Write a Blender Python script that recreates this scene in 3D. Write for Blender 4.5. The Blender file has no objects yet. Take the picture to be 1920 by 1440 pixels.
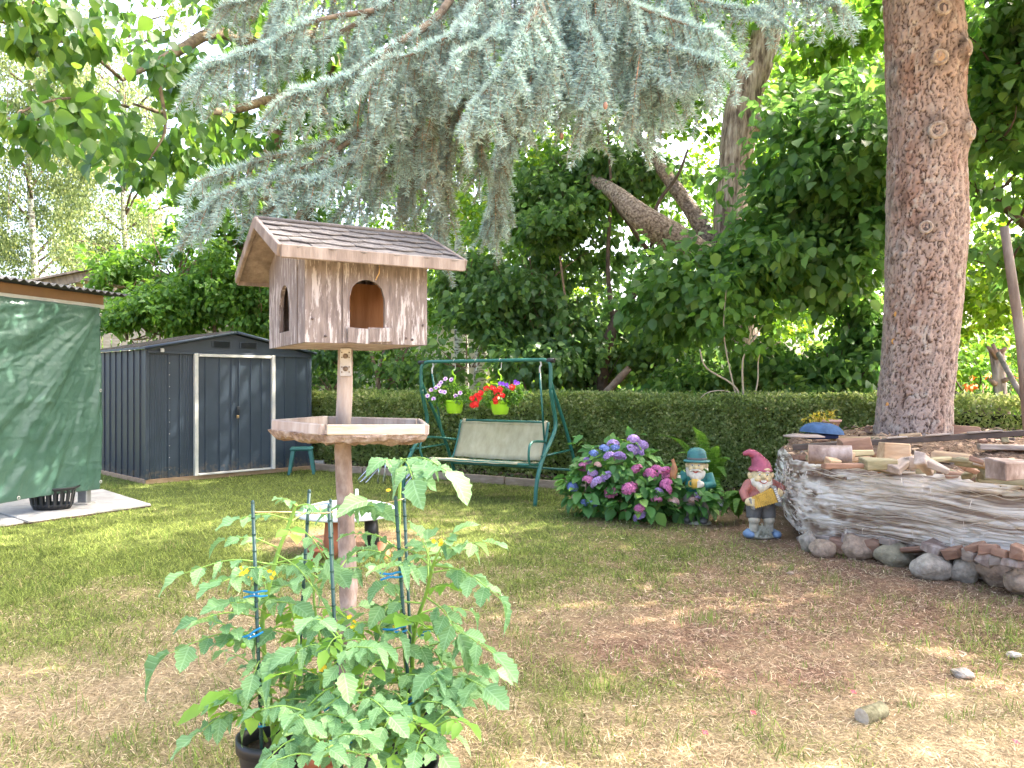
import bpy, bmesh, math, random
import numpy as np
from mathutils import Vector, Matrix, Euler, noise as mnoise
S = bpy.context.scene
C = S.collection
R = math.radians
PI = math.pi
rng = np.random.default_rng(7)
random.seed(7)

# ------------------------------------------------------------------ camera, light, exposure
CAMH = 1.5
F = 1443.0
cam = bpy.data.objects.new('camera', bpy.data.cameras.new('camera'))
C.objects.link(cam)
cam.location = (0, 0, CAMH)
cam.rotation_euler = (R(90), 0, 0)
cam.data.sensor_width = 36
cam.data.lens = 36 * F / 1920
cam.data.clip_start = 0.05
cam.data.clip_end = 2000
S.camera = cam

SUN_DIR = Vector((0.80, 0.34, 1.02)).normalized()
world = bpy.data.worlds.new('World')
S.world = world
world.use_nodes = True
wn = world.node_tree.nodes
sky = wn.new('ShaderNodeTexSky')
sky.sky_type = 'NISHITA'
sky.sun_disc = False
sky.sun_elevation = math.asin(SUN_DIR.z)
sky.sun_rotation = math.atan2(SUN_DIR.x, SUN_DIR.y)
sky.air_density = 0.7
sky.dust_density = 8.0
sky.ozone_density = 0.5
world.node_tree.links.new(sky.outputs[0], wn['Background'].inputs[0])
wn['Background'].inputs[1].default_value = 0.15
sun = bpy.data.lights.new('sun', 'SUN')
sun.energy = 2.1
sun.angle = R(0.5)
sun.color = (1.0, 0.93, 0.82)
suno = bpy.data.objects.new('sun', sun)
suno.rotation_euler = SUN_DIR.to_track_quat('Z', 'Y').to_euler()
C.objects.link(suno)
S.view_settings.view_transform = 'Standard'
S.view_settings.look = 'None'
S.view_settings.exposure = 3.42
S.view_settings.gamma = 1
S.view_settings.use_curve_mapping = False
S.cycles.max_bounces = 8
S.cycles.diffuse_bounces = 4
S.cycles.transmission_bounces = 6
S.cycles.transparent_max_bounces = 8

# ------------------------------------------------------------------ helpers
def P(px, py, Y):
    return Vector(((px - 960) / F * Y, Y, CAMH - (py - 720) / F * Y))
def G(px, py, z=0.0):
    Y = F * (CAMH - z) / (py - 720)
    return Vector(((px - 960) / F * Y, Y, z))

def ss(a, b, x):
    t = np.clip((x - a) / (b - a), 0, 1)
    return t * t * (3 - 2 * t)

def _hash(ix, iy, iz):
    h = (ix.astype(np.int64) * 374761393 + iy.astype(np.int64) * 668265263 + iz.astype(np.int64) * 2147483647 * 3) & 0xffffffff
    h = ((h ^ (h >> 13)) * 1274126177) & 0xffffffff
    h = h ^ (h >> 16)
    return (h & 0xffffff) / float(0xffffff)
def vnoise(x, y, z=0.0):
    x, y, z = np.broadcast_arrays(np.asarray(x, float), np.asarray(y, float), np.asarray(z, float))
    ix, iy, iz = np.floor(x), np.floor(y), np.floor(z)
    fx, fy, fz = x - ix, y - iy, z - iz
    fx, fy, fz = fx*fx*(3-2*fx), fy*fy*(3-2*fy), fz*fz*(3-2*fz)
    r = 0
    for dx in (0, 1):
        for dy in (0, 1):
            for dz in (0, 1):
                w = (fx if dx else 1-fx) * (fy if dy else 1-fy) * (fz if dz else 1-fz)
                r = r + w * _hash(ix+dx, iy+dy, iz+dz)
    return r
def fbm(x, y, z=0.0, o=4):
    r, a, s, t = 0, 1.0, 1.0, 0
    for k in range(o):
        r = r + a * vnoise(np.asarray(x)*s + 17*k, np.asarray(y)*s + 31*k, np.asarray(z)*s)
        t += a
        a *= .5
        s *= 2.03
    return r / t
def cells(x, y):
    """F2-F1 and id of a jittered cell pattern"""
    ix, iy = np.floor(x), np.floor(y)
    f1 = np.full(x.shape, 9.0); f2 = np.full(x.shape, 9.0); cid = np.zeros(x.shape)
    for dx in (-1, 0, 1):
        for dy in (-1, 0, 1):
            cx, cy = ix+dx, iy+dy
            jx = cx + .15 + .7*_hash(cx, cy, cx*0+1)
            jy = cy + .15 + .7*_hash(cx, cy, cx*0+2)
            d = np.hypot(jx-x, jy-y)
            idv = _hash(cx, cy, cx*0+3)
            new = d < f1
            f2 = np.where(new, f1, np.minimum(f2, d))
            cid = np.where(new, idv, cid)
            f1 = np.where(new, d, f1)
    return f2 - f1, cid

def setp(o, label=None, cat=None, group=None, kind=None):
    if label: o['label'] = label
    if cat: o['category'] = cat
    if group: o['group'] = group
    if kind: o['kind'] = kind
    return o
def thing(name, label, cat, loc=(0, 0, 0), rotz=0, group=None):
    o = bpy.data.objects.new(name, None)
    o.empty_display_size = .1
    C.objects.link(o)
    o.location = loc
    o.rotation_euler = (0, 0, rotz)
    return setp(o, label, cat, group)
def link(name, me, parent=None, mat=None, loc=None, rot=None):
    o = bpy.data.objects.new(name, me)
    C.objects.link(o)
    if mat is not None and len(me.materials) == 0:
        me.materials.append(mat)
    if parent is not None: o.parent = parent
    if loc is not None: o.location = loc
    if rot is not None: o.rotation_euler = rot
    return o
def fastmesh(name, V, Fa, smooth=False, col=None):
    """V (n,3), Fa (m,k) faces of equal size"""
    me = bpy.data.meshes.new(name)
    V = np.ascontiguousarray(V, dtype=np.float32)
    Fa = np.ascontiguousarray(Fa, dtype=np.int32)
    m, k = Fa.shape
    me.vertices.add(len(V)); me.vertices.foreach_set('co', V.ravel())
    me.loops.add(m*k); me.loops.foreach_set('vertex_index', Fa.ravel())
    me.polygons.add(m)
    me.polygons.foreach_set('loop_start', np.arange(0, m*k, k, dtype=np.int32))
    me.polygons.foreach_set('loop_total', np.full(m, k, dtype=np.int32))
    if smooth:
        me.polygons.foreach_set('use_smooth', np.ones(m, dtype=bool))
    if col is not None:
        a = me.color_attributes.new('Col', 'FLOAT_COLOR', 'POINT')
        c4 = np.ones((len(V), 4), dtype=np.float32); c4[:, :3] = col
        a.data.foreach_set('color', c4.ravel())
    me.update(calc_edges=True)
    return me

class MB:
    """collects shapes and becomes one mesh object"""
    def __init__(s): s.v = []; s.f = []; s.sm = []
    def add(s, V, Fs, smooth=False):
        b = len(s.v)
        s.v += [tuple(p) for p in V]
        s.f += [tuple(b+i for i in f) for f in Fs]
        s.sm += [smooth]*len(Fs)
        return s
    def box(s, c, d, rot=None, jit=0.0):
        c = Vector(c); hx, hy, hz = d[0]/2, d[1]/2, d[2]/2
        V = [Vector((x*hx, y*hy, z*hz)) for z in (-1, 1) for y in (-1, 1) for x in (-1, 1)]
        if jit: V = [v + Vector([random.uniform(-jit, jit) for _ in range(3)]) for v in V]
        if rot is not None:
            M = rot if isinstance(rot, Matrix) else Euler(rot).to_matrix()
            V = [M @ v for v in V]
        s.add([v + c for v in V], [(0,2,3,1),(4,5,7,6),(0,1,5,4),(2,6,7,3),(0,4,6,2),(1,3,7,5)])
        return s
    def tube(s, pts, rad, n=8, cap=True, smooth=True):
        pts = [Vector(p) for p in pts]
        if not hasattr(rad, '__len__'): rad = [rad]*len(pts)
        V = []; Fs = []
        t0 = (pts[1]-pts[0]).normalized()
        a = t0.orthogonal().normalized()
        for i, p in enumerate(pts):
            if i == 0: t = t0
            elif i == len(pts)-1: t = (pts[i]-pts[i-1]).normalized()
            else: t = ((pts[i]-pts[i-1]).normalized() + (pts[i+1]-pts[i]).normalized()).normalized()
            a = (a - a.dot(t)*t)
            a = a.normalized() if a.length > 1e-6 else t.orthogonal().normalized()
            b = t.cross(a)
            for k in range(n):
                an = 2*PI*k/n
                V.append(p + (a*math.cos(an) + b*math.sin(an))*rad[i])
        for i in range(len(pts)-1):
            for k in range(n):
                k2 = (k+1) % n
                Fs.append((i*n+k, i*n+k2, (i+1)*n+k2, (i+1)*n+k))
        s.add(V, Fs, smooth)
        if cap:
            b = len(s.v) - len(V)
            s.f.append(tuple(b+k for k in reversed(range(n)))); s.sm.append(False)
            s.f.append(tuple(b+(len(pts)-1)*n+k for k in range(n))); s.sm.append(False)
        return s
    def lathe(s, prof, c=(0, 0, 0), n=24, sx=1.0, sy=1.0, smooth=True, M=None):
        c = Vector(c); V = []; Fs = []
        for r, z in prof:
            for k in range(n):
                an = 2*PI*k/n
                p = Vector((r*math.cos(an)*sx, r*math.sin(an)*sy, z))
                if M is not None: p = M @ p
                V.append(p + c)
        for i in range(len(prof)-1):
            for k in range(n):
                k2 = (k+1) % n
                Fs.append((i*n+k, i*n+k2, (i+1)*n+k2, (i+1)*n+k))
        s.add(V, Fs, smooth)
        return s
    def ball(s, c, r, n=12, M=None):
        if not hasattr(r, '__len__'): r = (r, r, r)
        prof = [(math.sin(PI*i/(n//2+2))*1.0, -math.cos(PI*i/(n//2+2))) for i in range(n//2+3)]
        prof[0] = (1e-4, -1); prof[-1] = (1e-4, 1)
        D = Matrix.Diagonal(Vector(r))
        return s.lathe(prof, c, n, M=(M @ D) if M is not None else D)
    def prism(s, poly, z0, z1):
        n = len(poly)
        V = [(x, y, z0) for x, y in poly] + [(x, y, z1) for x, y in poly]
        s.add(V, [tuple(reversed(range(n))), tuple(range(n, 2*n))] + [(i, (i+1) % n, n+(i+1) % n, n+i) for i in range(n)])
        return s
    def xf(s, M):
        s.v = [tuple(M @ Vector(p)) for p in s.v]; return s
    def mesh(s, name='m'):
        me = bpy.data.meshes.new(name)
        me.from_pydata(s.v, [], s.f)
        me.polygons.foreach_set('use_smooth', s.sm)
        me.update()
        return me
    def build(s, name, mat, parent=None, loc=None, rot=None, bevel=0, seg=1, remesh=0):
        o = link(name, s.mesh(name), parent, mat, loc, rot)
        if remesh:
            m = o.modifiers.new('remesh', 'REMESH'); m.mode = 'VOXEL'; m.voxel_size = remesh; m.use_smooth_shade = True
            m = o.modifiers.new('smooth', 'SMOOTH'); m.iterations = 3; m.factor = .5
        if bevel:
            m = o.modifiers.new('bevel', 'BEVEL'); m.width = bevel; m.segments = seg; m.limit_method = 'ANGLE'
        return o

def catmull(pts, sub=5):
    pts = [Vector(p) for p in pts]
    Q = [pts[0]*2-pts[1]] + pts + [pts[-1]*2-pts[-2]]
    out = []
    for i in range(1, len(Q)-2):
        p0, p1, p2, p3 = Q[i-1:i+3]
        for k in range(sub):
            t = k/sub
            out.append(0.5*((2*p1)+(p2-p0)*t+(2*p0-5*p1+4*p2-p3)*t*t+(3*p1-p0-3*p2+p3)*t**3))
    out.append(pts[-1])
    return out
def lerps(a, n):
    """resample list of numbers to n"""
    return list(np.interp(np.linspace(0, len(a)-1, n), range(len(a)), a))

# ------------------------------------------------------------------ materials
def new_mat(name):
    m = bpy.data.materials.new(name); m.use_nodes = True
    nt = m.node_tree
    b = nt.nodes['Principled BSDF']
    return m, nt, b
def ramp(nt, cols):
    r = nt.nodes.new('ShaderNodeValToRGB')
    e = r.color_ramp.elements
    while len(e) < len(cols): e.new(.5)
    for i, (p, c) in enumerate(cols):
        e[i].position = p; e[i].color = (*c, 1)
    return r
def mk(name, cols, scale=8, stretch=(1, 1, 1), rough=.7, bump=.3, bscale=None, bstretch=None, spec=.3, metal=0, detail=6, coord='Object', bdist=.01, island=0.0, dist=0.0, wear=None):
    """cols: list of (pos,colour) over a noise; wear: (colour, scale, threshold, softness)"""
    m, nt, b = new_mat(name)
    L = nt.links.new
    tc = nt.nodes.new('ShaderNodeTexCoord')
    mp = nt.nodes.new('ShaderNodeMapping'); mp.inputs['Scale'].default_value = stretch
    L(tc.outputs[coord], mp.inputs[0])
    n = nt.nodes.new('ShaderNodeTexNoise'); n.inputs['Scale'].default_value = scale; n.inputs['Detail'].default_value = detail; n.inputs['Roughness'].default_value = .62; n.inputs['Distortion'].default_value = dist
    L(mp.outputs[0], n.inputs[0])
    r = ramp(nt, cols)
    L(n.outputs[0], r.inputs[0])
    out = r.outputs[0]
    if wear:
        n2 = nt.nodes.new('ShaderNodeTexNoise'); n2.inputs['Scale'].default_value = wear[1]; n2.inputs['Detail'].default_value = 8; n2.inputs['Roughness'].default_value = .7
        L(mp.outputs[0], n2.inputs[0])
        mr = nt.nodes.new('ShaderNodeMapRange'); mr.inputs[1].default_value = wear[2]; mr.inputs[2].default_value = wear[2]+wear[3]
        L(n2.outputs[0], mr.inputs[0])
        mx = nt.nodes.new('ShaderNodeMix'); mx.data_type = 'RGBA'
        L(mr.outputs[0], mx.inputs[0]); L(out, mx.inputs[6]); mx.inputs[7].default_value = (*wear[0], 1)
        out = mx.outputs[2]
    if island:
        oi = nt.nodes.new('ShaderNodeNewGeometry')
        ob = nt.nodes.new('ShaderNodeObjectInfo')
        ad = nt.nodes.new('ShaderNodeMath'); ad.operation = 'ADD'; L(oi.outputs['Random Per Island'], ad.inputs[0]); L(ob.outputs['Random'], ad.inputs[1])
        fr = nt.nodes.new('ShaderNodeMath'); fr.operation = 'FRACT'; L(ad.outputs[0], fr.inputs[0])
        mr = nt.nodes.new('ShaderNodeMapRange'); mr.inputs[3].default_value = 1-island; mr.inputs[4].default_value = 1+island
        L(fr.outputs[0], mr.inputs[0])
        hs = nt.nodes.new('ShaderNodeHueSaturation'); L(mr.outputs[0], hs.inputs['Value']); L(out, hs.inputs['Color'])
        out = hs.outputs[0]
    L(out, b.inputs['Base Color'])
    b.inputs['Roughness'].default_value = rough
    b.inputs['Specular IOR Level'].default_value = spec
    b.inputs['Metallic'].default_value = metal
    if bump:
        mp2 = nt.nodes.new('ShaderNodeMapping'); mp2.inputs['Scale'].default_value = bstretch or stretch
        L(tc.outputs[coord], mp2.inputs[0])
        nb = nt.nodes.new('ShaderNodeTexNoise'); nb.inputs['Scale'].default_value = bscale or scale*2; nb.inputs['Detail'].default_value = 6
        L(mp2.outputs[0], nb.inputs[0])
        bp = nt.nodes.new('ShaderNodeBump'); bp.inputs['Strength'].default_value = bump; bp.inputs['Distance'].default_value = bdist
        L(nb.outputs[0], bp.inputs['Height']); L(bp.outputs[0], b.inputs['Normal'])
    return m
def plain(name, c, rough=.5, spec=.4, metal=0, var=.12, scale=6, bump=.1):
    c = Vector(c)
    return mk(name, [(.3, tuple(c*(1-var))), (.7, tuple(c*(1+var)))], scale=scale, rough=rough, spec=spec, metal=metal, bump=bump)
def leafmat(name, c1, c2, c3=None, trans=.4, rough=.45, spec=.35, clump=.6, tint=None, vein=False):
    """leaf colour varies leaf by leaf and clump by clump; light shines through"""
    m, nt, b = new_mat(name)
    L = nt.links.new
    g = nt.nodes.new('ShaderNodeNewGeometry')
    ob = nt.nodes.new('ShaderNodeObjectInfo')
    ad = nt.nodes.new('ShaderNodeMath'); ad.operation = 'ADD'; L(g.outputs['Random Per Island'], ad.inputs[0]); L(ob.outputs['Random'], ad.inputs[1])
    fr = nt.nodes.new('ShaderNodeMath'); fr.operation = 'FRACT'; L(ad.outputs[0], fr.inputs[0])
    cols = [(0.0, c1), (.75, c2)] + ([(1.0, c3)] if c3 else [])
    r = ramp(nt, cols)
    n = nt.nodes.new('ShaderNodeTexNoise'); n.inputs['Scale'].default_value = clump; n.inputs['Detail'].default_value = 3
    L(g.outputs['Position'], n.inputs[0])
    mr = nt.nodes.new('ShaderNodeMapRange'); mr.inputs[1].default_value = .3; mr.inputs[2].default_value = .7; mr.inputs[3].default_value = -.22; mr.inputs[4].default_value = .22
    L(n.outputs[0], mr.inputs[0])
    a2 = nt.nodes.new('ShaderNodeMath'); a2.operation = 'ADD'; a2.use_clamp = True
    L(fr.outputs[0], a2.inputs[0]); L(mr.outputs[0], a2.inputs[1]); L(a2.outputs[0], r.inputs[0])
    col = r.outputs[0]
    if vein:
        tc = nt.nodes.new('ShaderNodeTexCoord')
        sx = nt.nodes.new('ShaderNodeSeparateXYZ'); L(tc.outputs['Object'], sx.inputs[0])
        ab = nt.nodes.new('ShaderNodeMath'); ab.operation = 'ABSOLUTE'; L(sx.outputs[0], ab.inputs[0])
        m1 = nt.nodes.new('ShaderNodeMath'); m1.operation = 'MULTIPLY_ADD'; L(ab.outputs[0], m1.inputs[0]); m1.inputs[1].default_value = -.9; L(sx.outputs[1], m1.inputs[2])
        m2 = nt.nodes.new('ShaderNodeMath'); m2.operation = 'MULTIPLY'; L(m1.outputs[0], m2.inputs[0]); m2.inputs[1].default_value = 620
        m3 = nt.nodes.new('ShaderNodeMath'); m3.operation = 'SINE'; L(m2.outputs[0], m3.inputs[0])
        mr3 = nt.nodes.new('ShaderNodeMapRange'); mr3.inputs[1].default_value = .55; mr3.inputs[2].default_value = 1.0; mr3.inputs[3].default_value = 1; mr3.inputs[4].default_value = 0; L(m3.outputs[0], mr3.inputs[0])
        mb_ = nt.nodes.new('ShaderNodeMapRange'); mb_.inputs[1].default_value = .0008; mb_.inputs[2].default_value = .0028; L(ab.outputs[0], mb_.inputs[0])
        nz = nt.nodes.new('ShaderNodeMath'); nz.operation = 'MULTIPLY'; L(mr3.outputs[0], nz.inputs[0]); L(mb_.outputs[0], nz.inputs[1])
        vc = nt.nodes.new('ShaderNodeMix'); vc.data_type = 'RGBA'; L(nz.outputs[0], vc.inputs[0]); L(col, vc.inputs[7])
        hv = nt.nodes.new('ShaderNodeHueSaturation'); hv.inputs['Value'].default_value = 1.35; hv.inputs['Saturation'].default_value = .85; L(col, hv.inputs['Color']); L(hv.outputs[0], vc.inputs[6]); col = vc.outputs[2]
        bp = nt.nodes.new('ShaderNodeBump'); bp.inputs['Strength'].default_value = .6; bp.inputs['Distance'].default_value = .003
        L(nz.outputs[0], bp.inputs['Height']); L(bp.outputs[0], b.inputs['Normal'])
    L(col, b.inputs['Base Color'])
    b.inputs['Roughness'].default_value = rough
    b.inputs['Specular IOR Level'].default_value = spec
    tr = nt.nodes.new('ShaderNodeBsdfTranslucent')
    hs = nt.nodes.new('ShaderNodeHueSaturation'); hs.inputs['Hue'].default_value = .485; hs.inputs['Saturation'].default_value = 1.1; hs.inputs['Value'].default_value = 1.7
    L(col, hs.inputs['Color']); L(hs.outputs[0], tr.inputs[0])
    mx = nt.nodes.new('ShaderNodeMixShader'); mx.inputs[0].default_value = trans
    L(b.outputs[0], mx.inputs[1]); L(tr.outputs[0], mx.inputs[2])
    L(mx.outputs[0], nt.nodes['Material Output'].inputs[0])
    return m
def colmat(name, trans=.25, rough=.8):
    m, nt, b = new_mat(name)
    L = nt.links.new
    a = nt.nodes.new('ShaderNodeVertexColor'); a.layer_name = 'Col'
    L(a.outputs[0], b.inputs['Base Color']); b.inputs['Roughness'].default_value = rough; b.inputs['Specular IOR Level'].default_value = .15
    if trans:
        tr = nt.nodes.new('ShaderNodeBsdfTranslucent'); L(a.outputs[0], tr.inputs[0])
        mx = nt.nodes.new('ShaderNodeMixShader'); mx.inputs[0].default_value = trans
        L(b.outputs[0], mx.inputs[1]); L(tr.outputs[0], mx.inputs[2]); L(mx.outputs[0], nt.nodes['Material Output'].inputs[0])
    return m

# ------------------------------------------------------------------ leaf clouds
T_LEAF = (np.array([[0,0,0],[-.34,.38,.09],[0,.45,-.02],[.34,.38,.09],[0,1,-.14]]), np.array([[0,3,2],[0,2,1],[2,3,4],[2,4,1]]))
T_HEART = (np.array([[0,0,0],[-.37,.24,.07],[0,.42,-.03],[.37,.24,.07],[-.32,.62,.04],[.32,.62,.04],[0,1.0,-.18]]), np.array([[0,3,2],[0,2,1],[2,3,5],[2,4,1],[2,5,6],[2,6,4]]))
def _round():
    V = [[0, 0, 0]]; ts = [.12, .32, .55, .78]; ws = [.24, .40, .37, .20]
    for t, w in zip(ts, ws): V += [[-w, t, .10*w/.4-.14*t*t], [0, t, -.14*t*t-.02], [w, t, .10*w/.4-.14*t*t]]
    V.append([0, 1.02, -.17]); Fs = [[0, 2, 1], [0, 3, 2]]
    for i in range(3):
        a = 1+3*i; Fs += [[a, a+1, a+4], [a, a+4, a+3], [a+1, a+2, a+5], [a+1, a+5, a+4]]
    Fs += [[10, 11, 13], [11, 12, 13]]
    return np.array(V, float), np.array(Fs)
T_ROUND = _round()
T_SMALL = (np.array([[0,0,0],[-.3,.5,.06],[.3,.5,.06],[0,1,-.05]]), np.array([[0,2,1],[1,2,3]]))
T_LANCE = (np.array([[0,0,0],[-.2,.4,.05],[.2,.4,.05],[0,1,-.12]]), np.array([[0,2,1],[1,2,3]]))
def frames(d, n):
    """rotation matrices with local y along d and local z near n"""
    d = d / (np.linalg.norm(d, axis=1, keepdims=True)+1e-9)
    x = np.cross(d, n); x /= (np.linalg.norm(x, axis=1, keepdims=True)+1e-9)
    z = np.cross(x, d)
    return np.stack([x, d, z], axis=2)
def scatter(T, pos, d, n, size):
    tv, tf = T
    M = frames(d, n)
    V = np.einsum('nij,kj->nki', M, tv) * size[:, None, None] + pos[:, None, :]
    k = len(tv)
    Fa = tf[None] + (np.arange(len(pos))*k)[:, None, None]
    return V.reshape(-1, 3), Fa.reshape(-1, tf.shape[1])
def rand_unit(n):
    v = rng.normal(size=(n, 3)); return v/np.linalg.norm(v, axis=1, keepdims=True)
def cloud(blobs, count, size, T, clump=.28, per=26, shell=.3, tipdown=.6, up=.7, flat=1.0, spread=1.0, rag=.44, jit=.22):
    """blobs: (centre, radii). leaves in clumps spread through the volume, thicker towards the outside"""
    vol = np.array([max(r[0]*r[1]*r[2], 1e-3)**.75 for c, r in blobs]); vol /= vol.sum()
    Vs, Fs, base = [], [], 0
    for (c, r), w in zip(blobs, vol):
        n = int(count*w)
        if n < 5: continue
        nc = max(3, n//per)
        u = rand_unit(nc); rr = (shell + (1-shell)*rng.random(nc)**.6)
        rr = np.where(rng.random(nc) < .22, rng.random(nc)*shell, rr)
        cc = u*rr[:, None]*np.array(r)*spread*(1+.18*(rng.random(nc)[:, None]-.5)) + np.array(c)
        cc = cc + rng.normal(size=(nc, 3))*jit*np.array(r)
        if rag:
            h_ = fbm(cc[:, 0]*1.1, cc[:, 1]*1.1, cc[:, 2]*1.3, 3)
            k_ = h_ > rag
            if k_.sum() < 3: k_[:3] = True
            cc, u = cc[k_], u[k_]; nc = len(cc); n = int(n*(.5+.5*k_.mean()))
        cs = clump*(.5+1.0*rng.random(nc))
        idx = rng.integers(0, nc, n)
        off = rng.normal(size=(n, 3))*.5*cs[idx][:, None]; off[:, 2] *= .7*flat
        pos = cc[idx] + off
        out = u[idx]*.6 + rand_unit(n)*.8 + off/clump*.5
        d = out.copy(); d[:, 2] -= tipdown
        nn = rand_unit(n)*.75 + u[idx]*.3; nn[:, 2] += up
        V, Fa = scatter(T, pos, d, nn, size*(.65+.7*rng.random(n)))
        Vs.append(V); Fs.append(Fa+base); base += len(V)
    return np.concatenate(Vs), np.concatenate(Fs)
def pblob(px, py, Y, rx, ry, rd):
    return (tuple(P(px, py, Y)), (rx/F*Y, rd, ry/F*Y))
def crown(parent, blobs, count, size, T, mat, name='crown', **k):
    V, Fa = cloud(blobs, count, size, T, **k)
    M = parent.matrix_world if False else None
    V = V - np.array(parent.location)
    o = link(name, fastmesh(name, V, Fa), parent, mat)
    o['kind'] = 'stuff'
    return o
def limb(mb, p0, p1, r0, r1, n=7, wob=.12, seg=7):
    p0, p1 = Vector(p0), Vector(p1); L = (p1-p0).length
    pts = []
    o1 = Vector(rand_unit(1)[0])*wob*L
    for i in range(seg+1):
        t = i/seg
        pts.append(p0.lerp(p1, t) + o1*math.sin(PI*t) + Vector(rand_unit(1)[0])*wob*.15*L*(0 < t < 1))
    mb.tube(pts, [r0+(r1-r0)*i/seg for i in range(seg+1)], n)
    return pts
# ------------------------------------------------------------------ shared materials
M_wood_old = mk('weathered_wood', [(.3, (.115, .088, .072)), (.5, (.21, .17, .14)), (.72, (.33, .285, .245))], scale=5, stretch=(2, 2, .35), rough=.85, bump=.5, bscale=26)
M_paint_flake = mk('flaking_painted_wood', [(.3, (.11, .088, .08)), (.6, (.205, .172, .155))], scale=14, stretch=(5.5, 5.5, .7), rough=.85, bump=.8, bscale=14, bdist=.006, wear=((.38, .35, .335), 8, .53, .05))
M_inner = mk('orange_inner_wood', [(.3, (.32, .13, .05)), (.7, (.52, .25, .11))], scale=8, stretch=(3, 3, .4), rough=.7, bump=.2)
M_shingle = mk('grey_brown_felt', [(.3, (.115, .103, .092)), (.7, (.20, .183, .165))], scale=30, rough=.95, bump=.5, bscale=150, island=.16)
M_bark_post = mk('post_bark', [(.35, (.14, .095, .075)), (.52, (.26, .195, .16)), (.66, (.42, .35, .31))], scale=9, stretch=(1, 1, .55), rough=.9, bump=.8, bscale=22, bdist=.006)
M_bark_rough = mk('rough_bark_edge', [(.3, (.13, .075, .045)), (.52, (.29, .22, .17)), (.75, (.46, .39, .33))], scale=26, rough=.95, bump=1, bscale=55, bdist=.012)
M_board = mk('pale_board', [(.3, (.34, .28, .2)), (.7, (.55, .48, .38))], scale=6, stretch=(1, 5, 5), rough=.85, bump=.3)
M_cut = mk('cut_wood', [(.3, (.34, .21, .115)), (.7, (.52, .37, .235))], scale=7, stretch=(.6, 3, 3), rough=.8, bump=.3, island=.2)
M_cut_red = mk('reddish_cut_wood', [(.3, (.20, .105, .07)), (.7, (.36, .225, .155))], scale=7, stretch=(.6, 3, 3), rough=.85, bump=.4, island=.2)
M_cut_green = mk('mossy_cut_wood', [(.3, (.15, .14, .07)), (.7, (.33, .275, .17))], scale=7, stretch=(.6, 3, 3), rough=.85, bump=.4, island=.2)
M_cut_grey = mk('grey_split_wood', [(.3, (.20, .15, .12)), (.7, (.42, .35, .29))], scale=7, stretch=(.6, 3, 3), rough=.85, bump=.4, island=.2)
M_metal_bracket = plain('galvanised_metal', (.42, .42, .42), rough=.45, metal=.8, scale=30)
M_nail = plain('dark_nail', (.08, .06, .055), rough=.6)
M_white_metal = plain('white_painted_metal', (.55, .535, .49), rough=.45, bump=0)
M_shed = mk('blue_grey_sheet_metal', [(.35, (.026, .040, .058)), (.7, (.037, .055, .076))], scale=2.2, rough=.42, bump=.05, spec=.5, wear=((.085, .085, .08), 3.5, .66, .25))
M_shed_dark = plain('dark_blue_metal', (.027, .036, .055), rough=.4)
M_shed_vent = plain('vent_metal', (.02, .025, .03), rough=.5)
M_green_tube = mk('green_painted_tube', [(.3, (.013, .10, .075)), (.7, (.03, .15, .115))], scale=9, rough=.38, bump=.05, spec=.5, wear=((.16, .15, .1), 18, .66, .05))
M_sling = mk('faded_beige_mesh_fabric', [(.3, (.33, .30, .19)), (.7, (.46, .425, .29))], scale=5, stretch=(2, 1, 1), rough=.85, bump=.3, bscale=200, bdist=.002)
M_lime = plain('lime_plastic', (.38, .72, .03), rough=.4, var=.04)
M_white_pl = plain('white_plastic', (.74, .76, .77), rough=.35, var=.05)
M_green_pl = plain('green_plastic', (.03, .13, .115), rough=.45)
M_black_pl = plain('black_plastic', (.022, .023, .024), rough=.42, var=.2)
M_terra = plain('terracotta', (.40, .14, .07), rough=.8)
M_pinkpot = plain('faded_terracotta', (.62, .36, .27), rough=.8)
M_soil = mk('soil', [(.3, (.04, .026, .018)), (.7, (.11, .075, .05))], scale=20, rough=1, bump=1, bscale=60, bdist=.02)
M_concrete = mk('concrete', [(.3, (.30, .28, .25)), (.7, (.47, .45, .41))], scale=5, rough=.9, bump=.4, bscale=60, wear=((.22, .2, .16), 3, .6, .2))
M_edge_wood = mk('edging_board', [(.3, (.25, .18, .13)), (.7, (.46, .36, .28))], scale=5, stretch=(1, 1, 4), rough=.9, bump=.4)
M_steel = plain('bright_steel', (.60, .62, .64), rough=.25, metal=.9, bump=0)
M_stake = plain('green_stake', (.018, .055, .045), rough=.4, var=.2)
M_clip = plain('blue_clip', (.01, .22, .48), rough=.35, var=.15)
M_string = plain('twine', (.6, .42, .22), rough=.9)
M_stem = plain('green_stem', (.20, .34, .06), rough=.6)
M_woodstem = mk('brown_stem', [(.3, (.16, .10, .065)), (.7, (.34, .24, .17))], scale=12, rough=.9, bump=.5)
M_darkstem = mk('dark_stem', [(.3, (.06, .042, .03)), (.7, (.14, .10, .075))], scale=10, rough=.95, bump=.6)
M_linden_bark = mk('furrowed_bark', [(.36, (.10, .07, .055)), (.5, (.30, .235, .185)), (.66, (.50, .42, .35))], scale=7, stretch=(2.2, 2.2, .42), rough=.95, bump=1, bscale=7, bdist=.05)
M_limb_bark = mk('limb_bark', [(.36, (.09, .065, .05)), (.5, (.25, .19, .15)), (.66, (.44, .36, .29))], scale=22, rough=.95, bump=1, bscale=22, bdist=.03)
M_birch_bark = mk('birch_bark', [(.42, (.14, .12, .1)), (.5, (.62, .6, .56))], scale=6, stretch=(1, 1, 3), rough=.8, bump=.2)

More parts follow.
